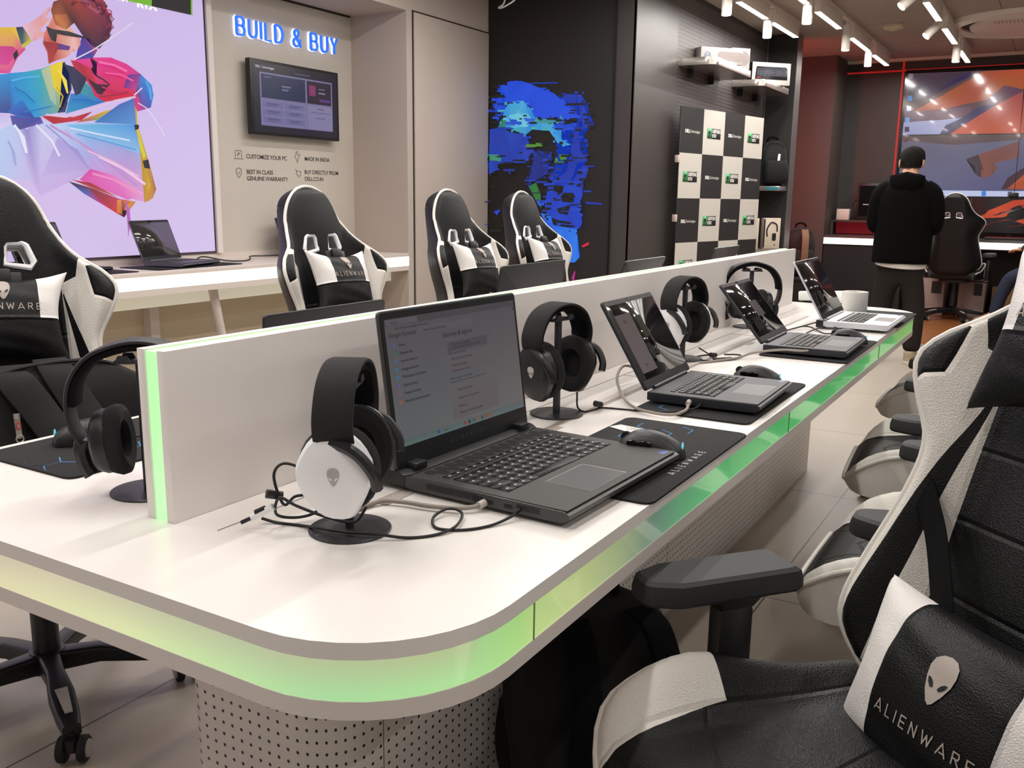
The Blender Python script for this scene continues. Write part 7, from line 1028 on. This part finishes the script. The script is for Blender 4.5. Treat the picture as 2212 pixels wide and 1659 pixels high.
bm = BM(); prism(bm, [(-.17, -.055), (.17, -.055), (.165, .045), (-.16, .045)], .035, .0362, M=T(0, 0, .10, PI / 2)); prism(bm, [(-.16, .045), (.16, .045), (.15, .058), (-.15, .058)], .035, .0362, M=T(0, 0, .10, PI / 2))
for r in range(5):
    for k in range(14): box(bm, -.150 + k * .0215, -.132 + k * .0215, -.0372, -.0362, .075 + r * .014, .085 + r * .014, 1)
box(bm, -.155, -.11, -.0372, -.0362, .056, .064, 2); obj('keyboard_print', bm, [mat('print_black', (30, 30, 36), .5), mat('print_keys', (60, 62, 74), .5), mat('print_red', (170, 50, 44), .5)], t, ang=None)
t = thing('wall_ledge', 'small steel ledge on the end wall right of the backdrop', 'shelf', (9.28, 2.55, 1.36))
bm = BM(); box(bm, -.14, .138, -.13, .13, -.045, 0, bev=.002); obj('board', bm, STEEL, t)
bm = BM(); box(bm, -.141, -.139, -.125, .0, -.035, -.01); obj('label_strip', bm, mat('strip_teal', (40, 120, 130), .4, emit=(30, 110, 125), es=.3), t)
def rucksack(name, label, w_, d_, h_, loc, rz, m, stripe=None, lean=0.0, group=None, seed=0, straps=True, pull=False, grip=True):
    t = thing(name, label, 'backpack', loc, rz, group); ML = T(rx=lean)
    bm = BM(); rings = []
    for k in range(15):
        u = k / 14; z_ = h_ * u; sx = (.90 + .12 * math.sin(PI * min(1, u * 1.15)) - .55 * max(0, (u - .80) / .20) ** 2.2); sy = (.80 + .28 * math.sin(PI * min(1, u * .95 + .08)) - .62 * max(0, (u - .72) / .28) ** 1.7)
        rings.append([(x * sx, y * sy + .012 * math.sin(9 * u + seed + 3 * x), z_ + .006 * math.sin(14 * x + seed)) for x, y in rrect(w_, d_, min(w_, d_) * .30, 6)])
    loft(bm, rings, M=ML); body = obj('body', bm, m, t, ang=60)
    bm = BM(); rings = []
    for k in range(9):
        u = k / 8; e = (.35 + .65 * math.sin(PI * u) ** .5); rings.append([(x * (.80 + .1 * math.sin(PI * u)), -d_ * .47 - .05 * e + y, h_ * (.06 + .50 * u)) for x, y in rrect(w_, .10, .04, 5)])
    loft(bm, rings, M=ML); fp = obj('front_pocket', bm, m, t, ang=60)
    bm = BM(); tube(bm, crom([ML @ Vector((a * w_, b, c * h_)) for a, b, c in ((-.43, -d_ * .28, .40), (-.44, -d_ * .30, .70), (-.30, -d_ * .27, .93), (0, -d_ * .22, .985), (.30, -d_ * .27, .93), (.44, -d_ * .30, .70), (.43, -d_ * .28, .40))], 6), .004, 6); obj('zip', bm, BLK, t)
    bm = BM()
    if grip: tube(bm, crom([ML @ Vector((a, b, c)) for a, b, c in ((-.05, d_ * .12, h_ * .98), (-.045, d_ * .12, h_ * 1.06), (0, d_ * .12, h_ * 1.09), (.045, d_ * .12, h_ * 1.06), (.05, d_ * .12, h_ * .98))], 5), .011, 8); obj('carry_handle', bm, FAB_B, t)
    else:
        for sx, top in ((-.16, .99), (.02, 1.0)): ribbon(bm, crom([ML @ Vector(p) for p in ((sx * w_ * 1.1, -d_ * .10, h_ * top), (sx * w_ * 1.1, -d_ * .42, h_ * .90), (sx * w_ + .02, -d_ * .62, h_ * .72), (sx * w_ + .05, -d_ * .93, h_ * .45), (sx * w_ + .07, -d_ * .92, h_ * .15))], 5), (0, -1, .3), .036, .004)
        obj('front_flap', bm, m, t, ang=50)
    if straps:
        for s in (1, -1):
            bm = BM(); P = crom([ML @ Vector((s * a * w_, b, c * h_)) for a, b, c in ((.20, d_ * .36, .93), (.24, d_ * .62, .85), (.27, d_ * .74, .60), (.31, d_ * .62, .32), (.37, d_ * .46, .10))], 6)
            loft(bm, [[tuple(p + ML.to_3x3() @ Vector((x, y, 0))) for x, y in rrect(.062, .016, .006, 3)] for p in P]); obj('shoulder_strap', bm, FAB_B, t, ang=50)
    if stripe:
        bm = BM(); tube(bm, [ML @ Vector(p) for p in stripe], .012, 8); obj('pale_stripe', bm, mat('stripe_white', (235, 232, 226), .4, emit=(240, 236, 228), es=.35), t)
    if pull:
        bm = BM(); MP = ML @ T(*pull, rx=PI / 2)
        prism(bm, rrect(.011, .042, .004, 3), 0, .002, 0, M=MP); prism(bm, rrect(.008, .014, .002, 3, 0, .004), .002, .003, 1, M=MP); prism(bm, rrect(.005, .008, .001, 2, 0, .004), .003, .0035, 0, M=MP); tube(bm, [MP @ Vector((a, b - .022, .002)) for a, b in ngon(.007, 14)], .0016, 6, closed=True); cyl(bm, MP @ Vector((0, .018, .001)), MP @ Vector((0, .028, .001)), .006, n=10, mi=0)
        obj('zip_pull', bm, [mat('pull_steel', (190, 180, 172), .3, .8), mat('pull_red', (186, 60, 52), .5)], t)
    return t
BAG = mat('bag_cloth', (22, 20, 19), .9, bump=(700, .5)); BAG2 = mat('bag_cloth_dark', (13, 12, 12), .9, bump=(700, .5))
rucksack('backpack', 'black backpack with a white stripe on the small steel ledge', .26, .18, .43, (9.28, 2.545, 1.362), -1.0, BAG2, [(-.02, -.16, .10), (.0, -.155, .16), (.02, -.135, .24), (.03, -.12, .30)], group='backpacks')
rucksack('backpack', 'black backpack with a red zip pull standing on the front-left chair', .46, .13, .36, (1.135, 1.80, .51), -.10, BAG, None, -.10, 'backpacks', 2, False, pull=(-.125, -.128, .245), grip=False)
rucksack('backpack', 'black backpack with wide straps standing on the floor under the table', .36, .17, .46, (1.50, .655, .0), PI - .55, BAG2, None, .20, 'backpacks', 4)
rucksack('backpack', 'dark backpack on the floor behind the far end of the divider, beside the end wall', .30, .22, .52, (10.25, 2.45, .42), -1.2, mat('bag_olive', (24, 22, 19), .9), None, 0, 'backpacks', 5)
_b = [o for o in bpy.data.objects if o.name.startswith('backpack') and o.get('label', '').startswith('dark backpack on the floor')][0]
_b['label'] = 'dark backpack with a tan strap on the low bench beside the end wall'
bm = BM(); ribbon(bm, crom([(.03, -.10, .50), (.03, -.19, .42), (.03, -.21, .25), (.03, -.19, .12)], 5), (0, -1, 0), .035, .004); obj('tan_strap', bm, mat('strap_tan', (112, 92, 70), .85), _b)['label'] = 'tan front strap'
t = thing('storage_bench', 'low dark bench under the backpack beside the end wall', 'bench', (10.25, 2.50, 0))
bm = BM(); box(bm, -.25, .25, -.2, .25, .38, .42, bev=.005); obj('top', bm, BLK_MATT, t)
for sx in (-1, 1):
    bm = BM(); box(bm, sx * .22 - .02, sx * .22 + .02, -.18, .23, 0, .38); obj('leg', bm, BLK_MATT, t)
t = thing('display_shelf', 'low grey shelf on the perforated wall carrying the headset boxes', 'shelf', (9.0, 2.55, .75))
bm = BM(); box(bm, -.6, .415, -.19, .153, -.05, 0, bev=.003); obj('board', bm, mat('shelf_grey', (104, 92, 86), .5), t)
for k, (x, y, lab) in enumerate([(8.93, 2.63, 'white box picturing a headset, partly behind the backdrop edge'), (9.26, 2.51, 'white box picturing a black headset beside the end wall')]):
    t = thing('headset_box', lab, 'box', (x, y, .752), -.95, 'headset boxes'); bm = BM(); box(bm, -.085, .085, -.04, .04, 0, .30, bev=.002); obj('carton', bm, mat('box_cream', (212, 196, 178), .5), t)
    bm = BM(); tube(bm, crom([(-.045, -.0405, .12), (-.05, -.0405, .19), (-.01, -.0405, .255), (.045, -.0405, .235), (.055, -.0405, .17)], 6), .0075, 6); prism(bm, rrect(.04, .075, .012, 4, 0, 0), .040, .0412, M=T(.025, 0, .115, PI / 2, 0, 0)); box(bm, -.085, -.07, -.0408, -.0402, .01, .29); box(bm, .03, .04, -.0408, -.0402, .03, .045); obj('headset_print', bm, BLK, t)
# ------------------------------------------------------------------ video wall and back counter
t = thing('video_wall', 'large video wall showing orange desert dunes', 'screen', (11.59, -.1, 1.98))
bm = BM(); box(bm, -.0095, .008, -2.6, 1.835, -.675, .70); obj('bezel', bm, BLK_GLOSS, t)
bm = BM(); poly_image(bm, DUNES, lambda y, z, n: (-.0100 - n, y + .1, z - 1.98)); obj('picture', bm, lit_print('dune_picture', .92, .12, .45, .2), t, ang=None, tri=True)
t = thing('back_counter', 'black back counter with a glowing white front edge', 'counter', (11.0, 0, 0)); CB = mat('counter_black', (30, 28, 28), .4)
bm = BM(); box(bm, 0, .59, -3, 2.365, .735, .845, bev=.003); obj('worktop', bm, mat('counter_grey', (64, 58, 56), .35), t)
bm = BM(); box(bm, -.008, .002, -3, 2.362, .745, .815); obj('light_strip', bm, LIGHT_STRIP, t)
bm = BM(); box(bm, .01, .57, 1.50, 2.36, .0, .735); obj('cabinet', bm, BLK_MATT, t)
bm = BM(); box(bm, .01, .57, -2.9, -2.85, 0, .735); obj('end_panel', bm, BLK_MATT, t)
bm = BM(); box(bm, .28, .59, .98, 2.36, .985, 1.01, bev=.002); box(bm, .28, .30, 2.33, 2.36, .845, .985); box(bm, .28, .30, .98, 1.0, .845, .985); obj('raised_shelf', bm, mat('counter_grey', (64, 58, 56), .35), t)
bm = BM(); box(bm, .56, .585, .99, 2.35, .85, .98); obj('red_lit_recess', bm, mat('red_glow', (80, 10, 14), .5, emit=(92, 10, 18), es=.9), t)  # back panel glows by itself; the red light on it is put into its colour
t = thing('small_box', 'small white box standing on the raised shelf of the back counter', 'box', (11.38, 2.24, 1.012)); bm = BM(); box(bm, -.06, .06, -.07, .07, 0, .125, bev=.003); obj('carton', bm, mat('box_offwhite', (204, 194, 184), .5), t)
bm = BM(); tube(bm, [(0, -.05, .126), (0, .05, .126)], .002); obj('lid_seam', bm, BLK, t)
bm = BM(); tube(bm, crom([(11.36, 2.10, 1.014), (11.36, 2.14, 1.20), (11.36, 2.05, 1.24), (11.37, 2.02, 1.16), (11.38, 1.97, 1.20), (11.40, 1.98, 1.014)], 6), .006); tag(obj('charging_cable', bm, CABLE), 'black cable arching behind the small white box', 'cable')
t = thing('desktop_computer', 'black desktop computer tower left of the standing man', 'computer', (11.40, 1.94, 1.012)); bm = BM(); box(bm, -.10, .16, -.10, .15, 0, .42, bev=.005); obj('tower_case', bm, BLK, t)
bm = BM(); box(bm, -.103, -.100, -.07, .13, .05, .39); obj('front_glass', bm, BLK_GLOSS, t)
bm = BM(); box(bm, -.1045, -.1032, .01, .08, .172, .186); obj('badge', bm, mat('badge_grey', (150, 150, 156), .4), t)
t = thing('curved_monitor', 'wide curved monitor with orange and dark swirls on the back counter', 'monitor', (11.32, .50, .847))
def arc(u, off=0): a = u * .5; return (-.02 - off * math.cos(a) - .9 * (1 - math.cos(a)) * -1 - .0, .9 * math.sin(a))
def mon_ring(u):
    x, y = arc(u); return [(x, y, .065), (x + .03, y, .065), (x + .03, y, .435), (x, y, .435)]
bm = BM(); loft(bm, [mon_ring(-1 + 2 * k / 14) for k in range(15)]); obj('casing', bm, BLK, t)
MON = [([70, 52, 60, 84, 60, 66, 96, 70, 74, 80, 60, 66], [-95, 0, 95, 0, 95, 100, -95, 100]), ([110, 96, 100, 130, 110, 112, 100, 84, 90], [-95, 0, 95, 0, 95, 28, 20, 22, -40, 30, -95, 26]), ([190, 70, 40, 200, 78, 44, 180, 60, 38], [-95, 42, -40, 70, 0, 96, 40, 100, 90, 88, 95, 60, 40, 66, -20, 44, -60, 40]), ([66, 30, 40, 40, 24, 36], [-70, 50, -20, 60, 10, 80, 40, 84, 0, 62, -30, 50]), ([200, 80, 46, 170, 60, 40], [10, 34, 50, 52, 95, 58, 95, 46, 60, 44, 30, 24]), ([170, 56, 40], [-60, 18, -10, 38, 60, 34, 90, 26, 40, 24, 0, 16]), ([50, 30, 40], [-10, 30, 30, 40, 60, 38, 20, 26])]
bm = BM(); poly_image(bm, [(c, [v * 10 for v in q]) for c, q in MON], lambda u, v, n: (arc(-u)[0] - .003 - n * 6, arc(-u)[1], .075 + v * .35)); obj('picture', bm, lit_print('monitor_picture', .95, .2, .4), t, ang=None, tri=True)
bm = BM(); box(bm, -.10, .10, -.14, .14, 0, .012, bev=.003); box(bm, .0, .03, -.03, .03, .012, .2, bev=.003); obj('stand', bm, BLK, t)
bm = BM(); box(bm, -.05, .01, -.045, .045, .436, .49, bev=.01); obj('webcam', bm, BLK, t)
t = thing('gaming_keyboard', 'dark keyboard with red backlight in front of the curved monitor', 'keyboard', (11.12, .50, .847), PI / 2); bm = BM(); box(bm, -.22, .22, -.07, .07, 0, .022, bev=.004); obj('body', bm, DKG, t)
bm = BM()
for r in range(5):
    for k in range(16): box(bm, -.205 + k * .0257, -.183 + k * .0257, -.055 + r * .022, -.037 + r * .022, .022, .027)
obj('keys', bm, mat('red_keys', (30, 18, 20), .5, emit=(190, 16, 34), es=.35), t)
PB = mat('pc_beige', (168, 150, 142), .5)
for k, (x, y, w_, h_, lab) in enumerate([(11.25, 1.20, .15, .40, 'pale computer case on the floor under the back counter, left of two'), (11.25, .78, .13, .40, 'pale computer case on the floor under the back counter, behind the chair')]):
    t = thing('computer_case', lab, 'computer', (x, y, .006), 0, 'pale computer cases'); bm = BM(); box(bm, -.20, .20, -w_, w_, 0, h_, bev=.004); obj('case', bm, PB, t)
    bm = BM(); box(bm, -.203, -.199, -w_ + .03, -.02, h_ - .16, h_ - .03); obj('front_bay', bm, BLK, t)
t = thing('cardboard_box', 'brown cardboard carton on the wooden floor under the back counter', 'box', (11.30, .42, .006)); bm = BM(); box(bm, -.2, .2, -.17, .17, 0, .33, bev=.003); obj('carton', bm, mat('cardboard', (128, 92, 56), .8), t)
bm = BM(); box(bm, -.2015, .2015, -.03, .03, .02, .3315); obj('tape', bm, mat('tape_brown', (150, 116, 80), .4), t)
# ------------------------------------------------------------------ people
def skin(nodes, edges, sub=2, smooth=True):
    """nodes: name -> (x, y, z, rx[, ry]); first node is the root"""
    bm = BM(); L = bm.verts.layers.skin.verify(); V = {}
    for k, (nm, q) in enumerate(nodes.items()):
        v = bm.verts.new(q[:3]); v[L].radius = (q[3], q[4] if len(q) > 4 else q[3]); v[L].use_root = (k == 0); V[nm] = v
    for a, b in edges: bm.edges.new((V[a], V[b]))
    me = bpy.data.meshes.new('s'); bm.to_mesh(me); bm.free(); o = bpy.data.objects.new('s', me); C.objects.link(o)
    m = o.modifiers.new('k', 'SKIN'); m.branch_smoothing = .6; m.use_smooth_shade = True
    s = o.modifiers.new('u', 'SUBSURF'); s.levels = sub; s.render_levels = sub
    bpy.context.view_layer.update(); dg = bpy.context.evaluated_depsgraph_get(); nm = bpy.data.meshes.new_from_object(o.evaluated_get(dg)); bpy.data.objects.remove(o); bpy.data.meshes.remove(me)
    nm.shade_smooth()
    return nm
def mobj(name, me, m, parent):
    me.materials.clear(); me.materials.append(m); o = bpy.data.objects.new(name, me); C.objects.link(o); o.parent = parent; return o
SKIN = mat('skin', (206, 152, 122), .55); HAIR = mat('hair_dark', (16, 12, 10), .85, spec=.15, bump=(120, .8)); HOOD = mat('hoodie_black', (7, 7, 7), .95, spec=.1, bump=(600, .3)); TROU = mat('trousers_charcoal', (40, 35, 33), .92, spec=.15, bump=(400, .4)); SHIRT = mat('shirt_white', (216, 206, 194), .8); SHOE = mat('shoe_cream', (178, 164, 138), .6); SOLE = mat('sole_white', (214, 206, 190), .6)
def hand(nodes, edges, wrist, pre, W, dx, dy, dz, side):
    """five separate curled fingers rooted in the palm; W = wrist point, d = pointing direction"""
    d = Vector((dx, dy, dz)).normalized(); sdir = Vector((0, 0, 1)).cross(d).normalized() * side; up = d.cross(sdir)
    P = Vector(W) + d * .05; nodes[pre + 'p'] = (*P, .026, .017); edges.append((wrist, pre + 'p'))
    for k, (o, l) in enumerate(((-.028, .055), (-.010, .068), (.010, .072), (.028, .062))):
        a = P + sdir * o + d * .035; b = a + d * l * .55 + up * -.006; c = b + d * l * .35 + up * -.02
        for nm, q, r in (('a', a, .009), ('b', b, .0085), ('c', c, .007)): nodes[pre + 'f%d%s' % (k, nm)] = (*q, r)
        edges += [(pre + 'p', pre + 'f%da' % k), (pre + 'f%da' % k, pre + 'f%db' % k), (pre + 'f%db' % k, pre + 'f%dc' % k)]
    a = P - d * .015 - sdir * .034; b = a + d * .03 - sdir * .018; c = b + d * .026 + up * -.008
    for nm, q, r in (('a', a, .011), ('b', b, .010), ('c', c, .008)): nodes[pre + 't' + nm] = (*q, r)
    edges += [(pre + 'p', pre + 'ta'), (pre + 'ta', pre + 'tb'), (pre + 'tb', pre + 'tc')]
man = thing('person', 'standing person seen from behind in a black hooded jacket and dark trousers', 'person', (7.585, 1.045, 0), .0)
N = {'pelvis': (0, 0, .90, .11, .08), 'waist': (.0, 0, 1.03, .10, .07), 'chest': (.005, 0, 1.22, .115, .075), 'upper': (.01, 0, 1.34, .085, .055), 'neck': (.035, 0, 1.435, .052), 'skull': (.085, 0, 1.515, .080, .075), 'crown': (.105, 0, 1.555, .074, .07),
     'hipL': (0, .085, .84, .085), 'kneeL': (.015, .105, .48, .056), 'ankL': (-.03, .115, .09, .038), 'toeL': (.10, .125, .045, .032), 'hipR': (0, -.085, .84, .085), 'kneeR': (.01, -.115, .48, .056), 'ankR': (-.04, -.14, .09, .038), 'toeR': (.09, -.16, .045, .032),
     'shL': (.0, .150, 1.325, .040), 'elL': (.0, .205, 1.05, .036), 'wrL': (.20, .12, 1.04, .027), 'shR': (.0, -.150, 1.325, .040), 'elR': (.0, -.205, 1.05, .036), 'wrR': (.20, -.10, 1.06, .027)}
E_ = [('pelvis', 'waist'), ('waist', 'chest'), ('chest', 'upper'), ('upper', 'neck'), ('neck', 'skull'), ('skull', 'crown'), ('upper', 'shL'), ('shL', 'elL'), ('elL', 'wrL'), ('upper', 'shR'), ('shR', 'elR'), ('elR', 'wrR'), ('pelvis', 'hipL'), ('hipL', 'kneeL'), ('kneeL', 'ankL'), ('ankL', 'toeL'), ('pelvis', 'hipR'), ('hipR', 'kneeR'), ('kneeR', 'ankR'), ('ankR', 'toeR')]
hand(N, E_, 'wrL', 'hl', (.20, .12, 1.04), 1, -.5, .25, 1); hand(N, E_, 'wrR', 'hr', (.20, -.10, 1.06), 1, .4, .25, -1)
mobj('body', skin(N, E_, 2), SKIN, man)
bm = BM(); ellips(bm, (.205, 0, 1.505), (.016, .014, .022)); ellips(bm, (.198, 0, 1.462), (.010, .028, .007), mi=1)
for s in (1, -1): ellips(bm, (.068, s * .082, 1.508), (.020, .009, .032)); ellips(bm, (.186, s * .030, 1.535), (.009, .014, .007), mi=2)
obj('face', bm, [SKIN, mat('lips', (170, 96, 84), .5), mat('eye_dark', (40, 30, 26), .3)], man)
bm = BM(); rings = []
for k in range(13):
    u = k / 12; zz = 1.475 + .165 * u; rr = (max(0.02, 1 - (max(0, u - .25) / .76) ** 2.4)) ** .5
    rings.append([(.085 + .025 * u + (.100 * rr * (.92 + .08 * math.sin(7 * a + 9 * u)) + .004 * math.sin(13 * a)) * math.cos(a) * (1 if math.cos(a) < .2 else (.55 if u < .45 else .95)), (.094 * rr * (.96 + .05 * math.sin(11 * a + 5 * u))) * math.sin(a) * (1 if u > .2 else .86), zz + (.03 * (1 - u) if math.cos(a) > -.3 else 0)) for a in [2 * PI * i / 32 for i in range(32)]])
loft(bm, rings); obj('hair', bm, HAIR, man, ang=80)
def torso_shell(rows, m, name, par, shear=0.0):
    bm = BM(); loft(bm, [[(cx + rx * math.cos(a) * (1 + .05 * math.sin(5 * a + z * 9)), ry * math.sin(a) * (1 + .02 * math.sin(7 * a + z * 11)), z) for a in [2 * PI * i / 36 for i in range(36)]] for z, rx, ry, cx in rows], cap=False); return obj(name, bm, m, par, ang=70)
hj = torso_shell([(.775, .118, .178, -.01), (.766, .132, .196, -.01), (.772, .142, .206, -.01), (.80, .146, .208, -.008), (.90, .146, .208, -.005), (1.05, .142, .206, 0), (1.18, .138, .212, 0), (1.28, .126, .216, .0), (1.33, .112, .196, .005), (1.37, .098, .150, .012), (1.405, .085, .100, .02), (1.43, .072, .080, .03), (1.425, .060, .064, .035)], HOOD, 'hooded_jacket', man)
for s in (1, -1):
    bm = BM(); zz = 1.04 if s > 0 else 1.06; P = crom([(.0, s * .118, 1.335), (-.002, s * .168, 1.295), (-.002, s * .198, 1.22), (.0, s * .212, 1.12), (.012, s * .207, 1.045), (.09, s * .172, 1.035), (.165, s * .132, zz), (.178, s * .126, zz)], 5)
    tube(bm, P, [(.076 - .030 * (i / (len(P) - 1))) * min(1, .80 + .03 * i) for i in range(len(P))], 14); obj('sleeve', bm, HOOD, hj, ang=70)
bm = BM(); rings = []
for k in range(11):          # the hood lies folded on the upper back, its point hanging down
    u = k / 10; wd = .135 * (1 - u) ** .6 * (.72 + .28 * math.sin(PI * min(1, u * 1.1 + .1))) + .012; dp = .050 * math.sin(PI * min(1, u * .85 + .18)) + .012
    rings.append([(-.070 - .035 * u * 0 + dp * math.cos(a) * (1.0 if math.cos(a) < 0 else .4), wd * math.sin(a), 1.415 - .20 * u + .03 * (1 - abs(math.sin(a)))) for a in [2 * PI * i / 24 for i in range(24)]])
loft(bm, rings); obj('hood', bm, HOOD, hj, ang=70)
bm = BM(); loft(bm, [[(x * k, y * k2, z) for x, y in [(.128 * math.cos(a), .186 * math.sin(a)) for a in [2 * PI * i / 28 for i in range(28)]]] for k, k2, z in ((.9, .92, .80), (.98, .985, .765), (1, 1, .755), (.96, .97, .748))], cap=False); bmesh.ops.translate(bm, verts=bm.verts, vec=(-.008, 0, .0))
for v in bm.verts: v.co.z += -.02 * max(0, -v.co.x / .14) + .012 * (v.co.y / .2)
obj('shirt_hem', bm, SHIRT, man)
TN = {'waist': (0, 0, .84, .172, .125), 'seat': (-.01, 0, .76, .180, .135), 'thL': (0, .095, .66, .108), 'knL': (.012, .110, .47, .088), 'caL': (-.015, .115, .26, .078), 'cufL': (-.03, .115, .085, .066), 'thR': (0, -.095, .66, .108), 'knR': (.008, -.120, .47, .088), 'caR': (-.025, -.135, .26, .078), 'cufR': (-.04, -.14, .085, .066)}
mobj('trousers', skin(TN, [('waist', 'seat'), ('seat', 'thL'), ('thL', 'knL'), ('knL', 'caL'), ('caL', 'cufL'), ('seat', 'thR'), ('thR', 'knR'), ('knR', 'caR'), ('caR', 'cufR')], 2), TROU, man)
def shoe(x, y, rz, par):
    bm = BM(); M = T(x, y, 0, 0, 0, rz)
    loft(bm, [[(a * k + dx, b * k2, z) for a, b in rrect(.27, .095, .045, 6)] for k, k2, dx, z in ((.97, .95, .06, .001), (1, 1, .06, .012), (1, .98, .06, .030))], M=M, mi=1)
    loft(bm, [[(a * k + dx, b * k2, z) for a, b in rrect(.26, .09, .044, 6)] for k, k2, dx, z in ((1, 1, .06, .028), (.98, .96, .058, .050), (.80, .88, .03, .070), (.52, .80, -.015, .092), (.42, .72, -.025, .105))], M=M)
    obj('shoe', bm, [SHOE, SOLE], par, ang=50)
shoe(-.03, .115, .1, man); shoe(-.04, -.14, -.15, man)
bm = BM(); box(bm, .285, .293, -.06, .08, 1.03, 1.10, bev=.003); tag(obj('mobile_phone', bm, BLK_GLOSS, None, loc=(7.585, 1.045, .015)), 'dark phone held in front of the standing person', 'phone')
# second person, cut by the right edge of the photo
p2 = thing('person', 'seated person in a camouflage top and jeans, cut by the right photo edge', 'person', (10.42, -.02, 0), 1.15)
N = {'pelvis': (0, 0, .60, .13, .11), 'waist': (-.01, 0, .74, .10, .08), 'chest': (.03, 0, .95, .11, .08), 'upper': (.06, 0, 1.08, .08, .06), 'neck': (.09, 0, 1.17, .05), 'skull': (.13, 0, 1.26, .08, .075), 'crown': (.14, 0, 1.31, .07), 'hipL': (.05, .09, .58, .08), 'kneeL': (.42, .10, .50, .058), 'ankL': (.56, .10, .10, .04), 'toeL': (.68, .11, .045, .03), 'hipR': (.05, -.09, .58, .08), 'kneeR': (.40, -.14, .50, .058), 'ankR': (.44, -.15, .10, .04), 'toeR': (.56, -.16, .045, .03), 'shL': (.06, .15, 1.06, .04), 'elL': (.12, .24, .84, .04), 'wrL': (.32, .12, .78, .027), 'shR': (.06, -.15, 1.06, .04), 'elR': (.12, -.24, .84, .04), 'wrR': (.32, -.10, .78, .027)}
E2 = list(E_[:20]); hand(N, E2, 'wrL', 'hl', (.32, .12, .78), 1, -.2, -.1, 1); hand(N, E2, 'wrR', 'hr', (.32, -.10, .78), 1, .2, -.1, -1)
mobj('body', skin(N, E2, 2), SKIN, p2)
CAMO = mat('camouflage', (58, 66, 52), .85, var=(9, (28, 30, 26)))
tp = torso_shell([(.60, .13, .165, .0), (.62, .145, .18, .0), (.78, .145, .18, .0), (.92, .14, .195, .02), (1.02, .125, .20, .045), (1.07, .11, .17, .055), (1.11, .09, .12, .07), (1.14, .07, .08, .08), (1.135, .058, .062, .085)], CAMO, 'camouflage_top', p2)
for s in (1, -1):
    bm = BM(); P = crom([(.055, s * .15, 1.07), (.08, s * .20, .98), (.118, s * .235, .85), (.16, s * .215, .825), (.24, s * .165, .80), (.30, s * .13, .785)], 5); tube(bm, P, [.070 - .028 * (i / (len(P) - 1)) for i in range(len(P))], 14); obj('sleeve', bm, CAMO, tp, ang=70)
mobj('jeans', skin({'seat': (.0, 0, .585, .16, .12), 'thL': (.12, .095, .575, .095), 'knL': (.42, .10, .505, .078), 'caL': (.50, .10, .30, .066), 'cufL': (.555, .10, .09, .058), 'thR': (.12, -.095, .575, .095), 'knR': (.40, -.14, .505, .078), 'caR': (.42, -.145, .30, .066), 'cufR': (.44, -.15, .09, .058)}, [('seat', 'thL'), ('thL', 'knL'), ('knL', 'caL'), ('caL', 'cufL'), ('seat', 'thR'), ('thR', 'knR'), ('knR', 'caR'), ('caR', 'cufR')], 2), mat('jeans_blue', (40, 50, 72), .85, bump=(500, .4)), p2)
shoe(.56, .10, 0, p2); shoe(.44, -.15, 0, p2)
bm = BM(); rings = []
for k in range(10):
    u = k / 9; rr = (max(.02, 1 - (max(0, u - .2) / .81) ** 2.4)) ** .5; rings.append([(.125 + .02 * u + .095 * rr * math.cos(a) * (1 if math.cos(a) < .2 or u > .5 else .6), .09 * rr * math.sin(a), 1.23 + .15 * u) for a in [2 * PI * i / 24 for i in range(24)]])
loft(bm, rings); obj('hair', bm, HAIR, p2, ang=80)
bm = BM(); ellips(bm, (.235, 0, 1.25), (.015, .013, .02)); ellips(bm, (.228, 0, 1.212), (.009, .026, .006), mi=1)
for s in (1, -1): ellips(bm, (.12, s * .082, 1.255), (.02, .008, .03)); ellips(bm, (.215, s * .03, 1.28), (.008, .013, .006), mi=2)
obj('face', bm, [SKIN, mat('lips', (170, 96, 84), .5), mat('eye_dark', (40, 30, 26), .3)], p2)
